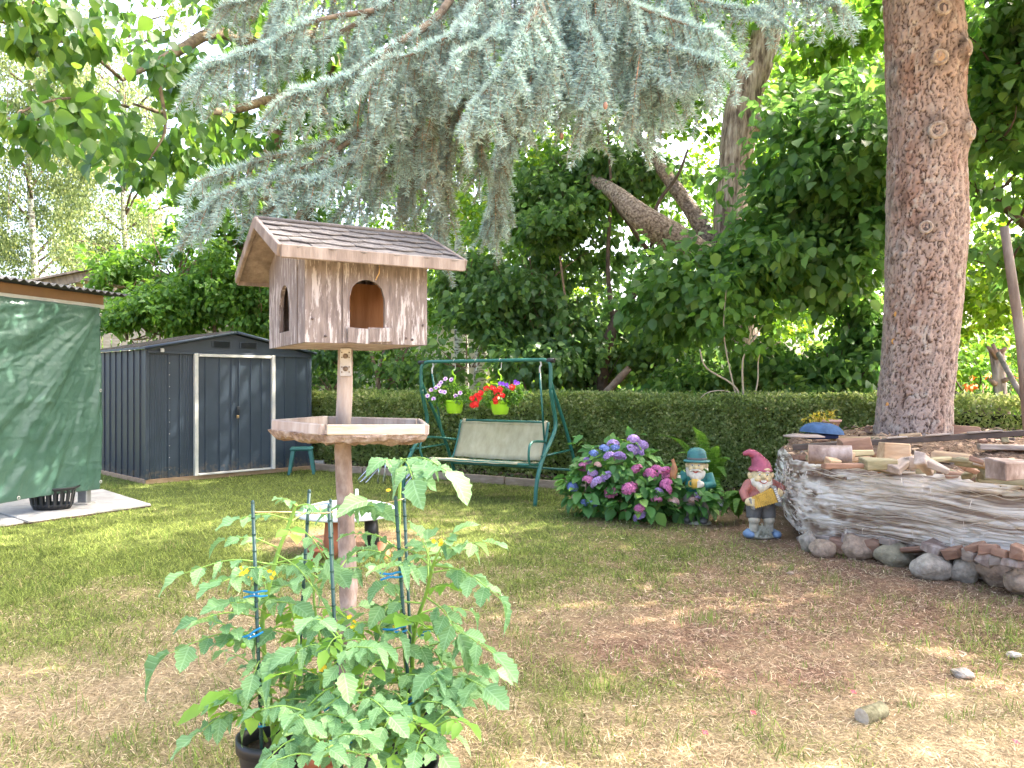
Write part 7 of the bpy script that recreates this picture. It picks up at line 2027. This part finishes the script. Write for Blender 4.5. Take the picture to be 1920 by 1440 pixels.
def gnome_mug():
    t = thing('garden_gnome', 'bearded garden gnome in a green bowler hat holding a mug beside the hydrangea', 'garden gnome', (1.98, 8.25, 0), R(-20))
    b = MB(); ball(b, (0, 0, .02), (.16, .13, .035)); b.build('base', GN['stone'], t, remesh=.008)
    for sg in (-1, 1):
        s_ = MB(); ball(s_, (sg*.08, -.06, .05), (.05, .09, .04)); s_.build('shoe', GN['trousers'], t, remesh=.008)
        l = MB(); l.tube([(sg*.07, 0, .05), (sg*.075, 0, .2), (sg*.06, .01, .34)], [.06, .072, .08], 14); l.build('trouser_leg', GN['grey'], t, remesh=.008)
    bd = MB(); ball(bd, (0, .01, .41), (.13, .115, .12)); ball(bd, (0, .01, .50), (.125, .10, .10))
    bd.tube([(.12, 0, .54), (.165, -.04, .43), (.09, -.13, .43)], [.052, .05, .036], 12); bd.tube([(-.12, 0, .54), (-.18, -.03, .46), (-.19, -.10, .49)], [.052, .046, .036], 12); bd.tube([(0, 0, .5), (0, 0, .6)], .06, 10)
    bd.build('jacket', GN['green'], t, remesh=.008)
    for hx, hy_, hz, sx_ in ((.06, -.15, .445, 1), (-.19, -.13, .50, -1)):
        h = MB(); ball(h, (hx, hy_, hz), (.036, .03, .036))
        for q in range(4): h.tube(catmull([(hx, hy_-.01, hz+.028-.018*q), (hx-sx_*.02, hy_-.032, hz+.028-.018*q), (hx-sx_*.042, hy_-.028, hz+.025-.018*q)], 3), lerps([.0105, .010, .008], 7), 6)
        h.tube([(hx, hy_, hz+.025), (hx-sx_*.02, hy_-.02, hz+.05)], [.011, .008], 6)
        h.build('hand', GN['beard'], t, remesh=.005)
    mg = MB().lathe([(.001, .40), (.034, .40), (.036, .46), (.034, .50), (.028, .50), (.028, .42)], (.0, -.165, 0), 18).build('mug', GN['yellow'], t)
    MB().tube(catmull([(-.034, -.165, .48), (-.06, -.165, .47), (-.06, -.165, .43), (-.034, -.165, .42)], 4), .006, 6).build('mug_handle', GN['yellow'], mg)
    pp = MB(); pp.tube(catmull([(-.215, -.155, .47), (-.225, -.16, .53), (-.215, -.16, .60), (-.222, -.16, .66), (-.235, -.16, .70)], 4), lerps([.022, .04, .036, .018, .02], 17), 10); ball(pp, (-.22, -.16, .57), (.040, .035, .05))
    pp.build('pipe', GN['pipe'], t, remesh=.007)
    head(t, .615, s=1.0, smile=False)
    locks('beard', t, (0, -.005, .59), .088, 15, .17, GN['beard'], 1.2)
    ms = MB(); ms.tube(catmull([(-.06, -.085, .57), (-.02, -.105, .59), (0, -.107, .583), (.02, -.105, .59), (.06, -.085, .57)], 3), .014, 6); ms.build('moustache', GN['beard'], t, remesh=.006)
    sh = MB(); 
    for sg in (-1, 1): ball(sh, (sg*.09, .02, .58), (.03, .05, .07))
    sh.build('side_hair', GN['beard'], t, remesh=.008)
    MB().lathe([(.135, .665), (.145, .672), (.14, .684), (.102, .690), (.104, .72), (.098, .77), (.07, .805), (.03, .818), (.001, .82)], (0, .005, 0), 28, sy=.95).build('hat', GN['ghat'], t)
    MB().lathe([(.1055, .692), (.107, .70), (.1065, .712), (.104, .714)], (0, .005, 0), 28, sy=.95).build('hat_band', GN['trousers'], t)
gnome_mug()

# ------------------------------------------------------------------ tomato plants in pots
def pot(px, py, Y, r, h, label, mat=None, cat='flower pot', rim=True, z=0.0):
    X = (px-960)/F*Y
    t = thing('plant_pot', label, 'flower pot', (X, Y, 0))
    MB().lathe([(.001, 0), (r*.72, 0), (r*.74, .01), (r*.94, h*.86), (r*.95, h*.87), (r*1.02, h*.87), (r*1.03, h), (r*.95, h), (r*.92, h*.9), (r*.9, h*.85)], n=40).build('pot_body', mat or M_black_pl, t)
    MB().lathe([(r*.9, h*.82), (r*.5, h*.84), (.001, h*.85)], n=24).build('soil', M_soil, t)
    return Vector((X, Y, 0))
pA = pot(512, 1370, 2.62, .118, .31, 'tall black plant pot at the left foot of the tomato plants')
pB = pot(775, 1335, 2.82, .112, .28, 'black plant pot further back at the right under the tomato plants')
pC = pot(752, 1410, 2.42, .115, .31, 'black plant pot nearest the viewer at the lower right of the tomatoes')
pD = pot(600, 1380, 2.60, .07, .27, 'small terracotta coloured pot hidden among the lowest tomato leaves', mat=M_terra)

L1 = [leafmesh('leaflet', L_tomato, .07, .054, n=10, lobes=.13, droop=.3, wav=.003), leafmesh('leaflet', L_tomato, .075, .052, n=10, lobes=.17, droop=.15, wav=.004), leafmesh('leaflet', L_tomato, .065, .052, n=10, lobes=.11, droop=.6, wav=.002), leafmesh('leaflet', L_tomato, .08, .058, n=10, lobes=.16, droop=.05, wav=.005), leafmesh('leaflet', L_tomato, .07, .034, n=10, lobes=.16, droop=.8, wav=.005, fold=.5)]
L2 = [leafmesh('leaflet', L_tomato_yel, .07, .042, n=6, lobes=.16, droop=.3), leafmesh('leaflet', L_tomato_yel, .065, .04, n=6, lobes=.2, droop=.1)]
def compound(t, O, base, tip, scale=1.0, young=False, n=3, hang=.35):
    """one tomato leaf: stalk with paired leaflets, ending in a large one"""
    base = Vector(base)-O; tip = Vector(tip)-O; d = tip-base
    mid = base+d*.5+Vector((0, 0, .06*d.length/.2*.35))
    pts = catmull([tuple(base), tuple(mid), tuple(tip)], 6)
    st_ = MB().tube(pts, lerps([.0035, .0025, .0012], len(pts)), 5, cap=False).build('leaf', M_stem, t)
    lm = L2 if young else L1
    for i in range(n+1):
        f = .40+.60*i/n; g = f*(len(pts)-1); k_ = min(int(g), len(pts)-2); p = pts[k_].lerp(pts[k_+1], g-k_); dd = (pts[k_+1]-pts[k_]).normalized()
        side = dd.cross(Vector((0, 0, 1)));
        side = side.normalized() if side.length > .05 else Vector((1, 0, 0))
        if i == n:
            v = dd+Vector((0, 0, -hang*.7)); place(random.choice(lm), 'leaflet', st_, p, orient(v, Vector((0, 0, 1))+Vector(rand_unit(1)[0])*.45), scale*random.uniform(1.1, 1.45))
        else:
            for sg in (-1, 1):
                v = side*sg+dd*.5+Vector((0, 0, -hang*random.uniform(.4, 1.6)))
                q = p+v.normalized()*.008
                place(random.choice(lm), 'leaflet', st_, q, orient(v, Vector((0, -.25, 1))+Vector(rand_unit(1)[0])*.45), scale*random.uniform(.68, 1.1)*(.8+.2*f))
def tomato(label, O, stems, leaves, autos, flowers=(), fruits=()):
    O = Vector(O)
    t = thing('tomato_plant', label, 'tomato plant', O)
    paths = []
    for pts, r in stems:
        pts = catmull([P(*q) for q in pts], 6); paths.append(pts)
        MB().tube([p-O for p in pts], lerps(r, len(pts)), 8).build('stem', M_stem, t)
    for (bx_, by_, bY, tx, ty, tY, sc_, yg) in leaves:
        compound(t, O, P(bx_, by_, bY), P(tx, ty, tY), sc_, yg)
    for (pi, f0, f1, n, L_, sc_, yprob) in autos:
        pts = paths[pi]
        n = int(n*1.35)
        for i in range(n):
            f = f0+(f1-f0)*(i+.5)/n; g = f*(len(pts)-1); k_ = min(int(g), len(pts)-2); p = pts[k_].lerp(pts[k_+1], g-k_)
            a = i*2.4+pi*1.3
            dv = Vector((math.cos(a), math.sin(a)*.8-.15, random.uniform(-.15, .45))).normalized()*L_*random.uniform(.7, 1.25)
            compound(t, O, p, p+dv, .9*sc_*random.uniform(.8, 1.2), random.random() < yprob, n=random.choice((2, 3)), hang=random.uniform(.0, .55))
    for (px, py, Y) in flowers:
        c = P(px, py, Y)-O
        for q in range(3):
            m = MB(); flower_ring(m, c+Vector(rand_unit(1)[0])*.018, (random.uniform(-.7, .7), -1, random.uniform(-.7, .5)), .0095, 5, .4); m.build('flower', M_yel, t)
    for (px, py, Y, r_) in fruits:
        MB().ball(P(px, py, Y)-O, (r_, r_, r_*.95), 12).build('fruit', M_fruit, t)
    return t
M_yel = plain('yellow_petals', (.85, .60, .03), rough=.6, bump=0)
M_fruit = plain('green_tomato', (.16, .32, .05), rough=.25, var=.1, bump=0)
tomato('left tomato plant climbing the green stakes in the tall black pot', (pA.x, pA.y, .25),
       [([(515, 1400, 2.62), (505, 1300, 2.6), (492, 1180, 2.62), (500, 1120, 2.62), (520, 1040, 2.63), (545, 975, 2.65), (556, 945, 2.65)], [.009, .008, .005]),
        ([(530, 1400, 2.6), (545, 1290, 2.55), (560, 1200, 2.6), (540, 1120, 2.7)], [.007, .004]),
        ([(500, 1390, 2.55), (470, 1330, 2.5), (430, 1290, 2.45)], [.006, .003])],
       [(520, 1060, 2.6, 345, 1075, 2.5, 1.0, 0), (500, 1190, 2.6, 318, 1225, 2.45, 1.3, 0), (545, 975, 2.65, 450, 972, 2.6, .8, 0), (556, 950, 2.65, 530, 935, 2.6, .5, 0), (556, 950, 2.65, 590, 948, 2.65, .5, 0), (500, 1230, 2.6, 400, 1165, 2.45, 1.0, 0),
        (470, 1330, 2.5, 375, 1370, 2.4, 1.0, 0), (470, 1320, 2.5, 420, 1300, 2.4, 1.0, 1), (500, 1150, 2.6, 430, 1130, 2.5, 1.0, 0), (560, 990, 2.65, 612, 1050, 2.6, .9, 0), (520, 1040, 2.6, 600, 1120, 2.5, 1.1, 0), (520, 1080, 2.6, 462, 1065, 2.5, .8, 0)],
       [(0, .1, .85, 9, .17, 1.0, .15), (1, .1, 1, 8, .17, 1.1, .35), (2, .2, 1, 4, .13, 1.0, .5)],
       flowers=[(462, 1075, 2.5), (455, 1068, 2.5), (506, 1080, 2.5)], fruits=[(412, 1203, 2.5, .013), (431, 1205, 2.49, .014), (457, 1210, 2.5, .011)])
tomato('middle tomato plant with dense leaves in front of the bird house pole', (pD.x, pD.y, .2),
       [([(600, 1390, 2.6), (600, 1300, 2.5), (620, 1230, 2.45), (640, 1190, 2.45)], [.008, .005]), ([(610, 1400, 2.5), (650, 1330, 2.4), (690, 1290, 2.35)], [.007, .003]), ([(590, 1400, 2.5), (570, 1330, 2.35), (585, 1380, 2.2)], [.006, .003]), ([(620, 1330, 2.7), (600, 1200, 2.8), (590, 1100, 2.85), (640, 1080, 2.85)], [.007, .003]), ([(620, 1400, 2.3), (600, 1420, 2.15), (640, 1400, 2.1)], [.005, .003])],
       [(640, 1200, 2.45, 590, 1160, 2.3, 1.0, 0), (620, 1240, 2.4, 700, 1215, 2.3, 1.0, 0), (570, 1380, 2.2, 500, 1425, 2.1, 1.0, 0), (600, 1400, 2.2, 560, 1340, 2.1, .9, 0), (610, 1400, 2.2, 680, 1380, 2.1, .9, 0)],
       [(0, .0, 1, 12, .16, 1.0, .3), (1, .1, 1, 8, .15, 1.0, .2), (2, .1, 1, 5, .13, .9, .2), (3, .1, 1, 11, .17, 1.1, .3), (4, .1, 1, 5, .12, .8, .1)],
       flowers=[(598, 1252, 2.4), (655, 1165, 2.5)])
tomato('right tomato plant with one tall stem reaching up to the bark tray', (pB.x, pB.y, .22),
       [([(775, 1360, 2.82), (760, 1230, 2.75), (752, 1100, 2.72), (748, 1000, 2.72), (750, 900, 2.72), (752, 858, 2.72)], [.009, .008, .007, .006, .005]),
        ([(775, 1350, 2.8), (775, 1200, 2.7), (800, 1110, 2.6), (812, 1060, 2.55), (820, 1040, 2.5)], [.008, .006, .004]),
        ([(765, 1360, 2.7), (740, 1250, 2.6), (700, 1160, 2.6)], [.007, .004]), ([(780, 1360, 2.7), (820, 1290, 2.6), (850, 1250, 2.5)], [.007, .004])],
       [(752, 862, 2.72, 840, 885, 2.55, 1.45, 0), (752, 865, 2.72, 775, 900, 2.5, 1.3, 0), (751, 875, 2.72, 720, 862, 2.65, .9, 0), (812, 1060, 2.55, 905, 1015, 2.45, 1.1, 0), (812, 1060, 2.55, 935, 1120, 2.4, 1.1, 0), (815, 1050, 2.5, 850, 1000, 2.5, .9, 0),
        (748, 1030, 2.72, 665, 1000, 2.6, .8, 0), (748, 990, 2.72, 690, 940, 2.6, 1.2, 0), (750, 970, 2.7, 640, 950, 2.6, 1.1, 0), (800, 1120, 2.6, 860, 1190, 2.5, 1.1, 0), (790, 1180, 2.65, 925, 1225, 2.45, 1.3, 0), (820, 1280, 2.6, 910, 1290, 2.4, 1.3, 0), (812, 1075, 2.55, 790, 1010, 2.6, .8, 0)],
       [(0, .05, .5, 8, .16, 1.0, .1), (1, .05, .75, 9, .18, 1.1, .1), (2, .1, 1, 9, .17, 1.1, .2), (3, .1, 1, 8, .16, 1.15, 0)],
       flowers=[(818, 1018, 2.5), (742, 1165, 2.6)])
tomato('small low tomato plant in the nearest black pot', (pC.x, pC.y, .24),
       [([(752, 1430, 2.42), (740, 1370, 2.38), (700, 1350, 2.3)], [.006, .003]), ([(757, 1430, 2.42), (790, 1380, 2.35), (820, 1360, 2.3)], [.006, .003]), ([(755, 1430, 2.42), (757, 1350, 2.4), (765, 1300, 2.4)], [.006, .004])],
       [(760, 1400, 2.35, 720, 1440, 2.2, 1.0, 0), (770, 1400, 2.35, 830, 1420, 2.2, .9, 0)],
       [(0, .1, 1, 6, .13, .95, .15), (1, .1, 1, 6, .13, .95, .1), (2, .2, 1, 6, .14, .95, .1)])
# stakes
SK = [((474, 943, 2.55), (492, 1440, 2.52), 'green plant stake furthest left, standing in the tall black pot'), ((580, 922, 2.75), (548, 1440, 2.75), 'leaning green stake between the left stake and the pole'),
      ((617, 950, 2.50), (640, 1440, 2.48), 'green plant stake just in front of the bird house pole'), ((620, 940, 2.85), (632, 1330, 2.85), 'shorter green stake directly behind the one before the pole'),
      ((742, 935, 2.60), (776, 1440, 2.58), 'green plant stake right of the pole carrying two blue clips'), ((757, 918, 2.90), (778, 1400, 2.90), 'rear green plant stake furthest right behind the tall stem')]
for a, b, lab in SK:
    pa, pb = P(*a), P(*b); dd = (pb-pa); pb = pa+dd*((pa.z-0.0)/(pa.z-pb.z)); L_ = (pa-pb).length
    t = thing('plant_stake', lab, 'plant stake', pb, 0, 'green stakes in the tomato pots')
    MB().tube([(0, 0, 0), tuple(pa-pb)], .0062, 8).build('rod', M_stake, t)
    m = MB(); k_ = .07
    while k_ < L_-.02:
        c = (pa-pb)*(k_/L_); m.tube([c-Vector((0, 0, .003)), c+Vector((0, 0, .003))], .0074, 8); k_ += .055
    o = m.build('stake_ridges', M_stake, t); o['kind'] = 'stuff'
    MB().ball(pa-pb, (.0068, .0068, .01), 8).build('stake_cap', M_stake, t)
# blue clips
for k, (px, py, Y, an, lab) in enumerate([(482, 1113, 2.53, .05, 'blue clip on the left stake, topmost of that stake'), (474, 1190, 2.52, .5, 'blue clip on the left stake, second from the top'), (484, 1357, 2.52, .15, 'blue clip low on the left stake above the pot'),
     (738, 1078, 2.58, .12, 'blue clip on the right stake, topmost of that stake'), (744, 1181, 2.57, .2, 'blue clip on the right stake at half height'), (757, 1320, 2.56, .45, 'blue clip low on the right stake above the pots'), (628, 1315, 2.47, .5, 'blue clip low on the stake before the pole'), (640, 1390, 2.44, -.3, 'lowest blue clip near the picture bottom'), (797, 1187, 2.7, .0, 'small blue clip half hidden by leaves right of the rear stake')]):
    t = thing('plant_clip', lab, 'plant clip', P(px, py, Y), 0, 'blue plant clips on the stakes'); t.rotation_euler = (0, -an, 0)
    s_ = .5 if k == 8 else 1
    for dz in (-.005, .005):
        MB().tube(catmull([(-.045*s_, 0, dz*2.2), (-.01, -.004, dz*.9), (.012, -.006, dz*1.6), (.035*s_, -.002, dz*1.5)], 4), lerps([.0035, .0045, .004, .003], 13), 6).build('clip_arm', M_clip, t)
    MB().lathe([(.006, -.004), (.009, -.004), (.009, .004), (.006, .004), (.006, -.004)], (0.0, -.004, 0), 12, M=Matrix.Rotation(R(90), 3, 'X')).build('clip_spring', M_steel, t)
st_ = MB().tube(catmull([P(474, 960, 2.55), P(540, 960, 2.66), P(580, 962, 2.72), P(618, 961, 2.5), P(648, 954, 3.52)-Vector((0, 0, .0)), P(700, 948, 2.9), P(742, 939, 2.6), P(757, 935, 2.9)], 6), .0022, 5)
so = st_.build('twine', M_string); setp(so, 'thin pale twine strung round stakes and pole above the tomatoes', 'twine')

# ------------------------------------------------------------------ small things lying on the lawn
def stone_at(px, py, w, h, label, seed, mat=2):
    boulder(px, py+h*.4, w, h, mat, label, seed, 1)
    o = C.objects[[n_ for n_ in C.objects.keys() if n_.startswith('boulder')][-1]]
def lawn_stone(px, py, w, h, label, seed, mat):
    g0 = G(px, py); Y = g0.y; rx, rz = w/2/F*Y, h/2/F*Y
    bm = bmesh.new(); bmesh.ops.create_icosphere(bm, subdivisions=3, radius=1)
    for v in bm.verts:
        p = v.co; nz = mnoise.noise(p*1.3+Vector((seed, 0, 0)))*.3+mnoise.noise(p*4+Vector((seed, 0, 0)))*.1; p = p*(1+nz); v.co = Vector((p.x*rx, p.y*rx*.8, p.z*rz))
    me = bpy.data.meshes.new('s'); bm.to_mesh(me); bm.free()
    o = link('lawn_stone', me, None, mat, g0+Vector((0, 0, rz*.6))); setp(o, label, 'stone')
lawn_stone(1805, 1268, 38, 18, 'flat whitish stone in the dry grass at the right', 3, M_stone[2])
lawn_stone(1900, 1230, 26, 10, 'small pale stone at the right picture edge in the grass', 9, M_stone[2])
lawn_stone(1482, 1076, 14, 6, 'tiny pale stone on the bare ground left of the boulders', 5, M_stone[0])
g0 = G(1622, 1352)
t = thing('short_log', 'short mossy log with a pale cut end lying in the lower right grass', 'log', g0+Vector((.03, 0, .035)), R(32))
n = 16; V = []; Fs = []
for i in range(6):
    for k in range(n):
        a = 2*PI*k/n; rr = .036*(1+.15*mnoise.noise(Vector((math.cos(a)*2, math.sin(a)*2, i*.8))))
        V.append((.15*(i/5-.5), rr*math.cos(a), rr*math.sin(a)))
for i in range(5):
    for k in range(n): Fs.append((i*n+k, i*n+(k+1) % n, (i+1)*n+(k+1) % n, (i+1)*n+k))
MB().add(V, Fs, True).build('bark', mk('mossy_bark', [(.35, (.09, .08, .04)), (.65, (.26, .24, .14))], scale=20, rough=1, bump=1), t)
for sx_ in (-1, 1): MB().lathe([(.036, 0), (.02, .004), (.001, .004)], (sx_*.075, 0, 0), 16, M=Matrix.Rotation(R(90*sx_), 3, 'Y')).build('cut_end', M_board, t)
M_petal = plain('fallen_petal', (.75, .07, .10), rough=.7)
pet = [(1600, 1312, 'near the mossy log, just left above it'), (1905, 1408, 'in the lower right corner'), (1322, 1390, 'at the lower middle edge'), (1412, 1352, 'between the mossy log and the tomato pots')]
for px, py, w_ in pet:
    g0 = G(px, py); m = MB(); flower_ring(m, (0, 0, .0), (.2, -.3, 1), .016, 4, .3)
    o = m.build('fallen_petal', M_petal, None, g0+Vector((0, 0, .035))); setp(o, 'small red fallen petal in the dry grass '+w_, 'petal')
bf = thing('weed_flower', 'single yellow flower standing in the green lawn before the steel stands', 'flower', G(727, 940))
MB().tube([(0, 0, 0), (.01, 0, .14)], .003, 5).build('stem', M_stem, bf)
m = MB()
for q in range(3): flower_ring(m, (.01, 0, .14+.004*q), (0, -.5, 1), .035-.008*q, 8, .2)
m.build('bloom', M_yel, bf)
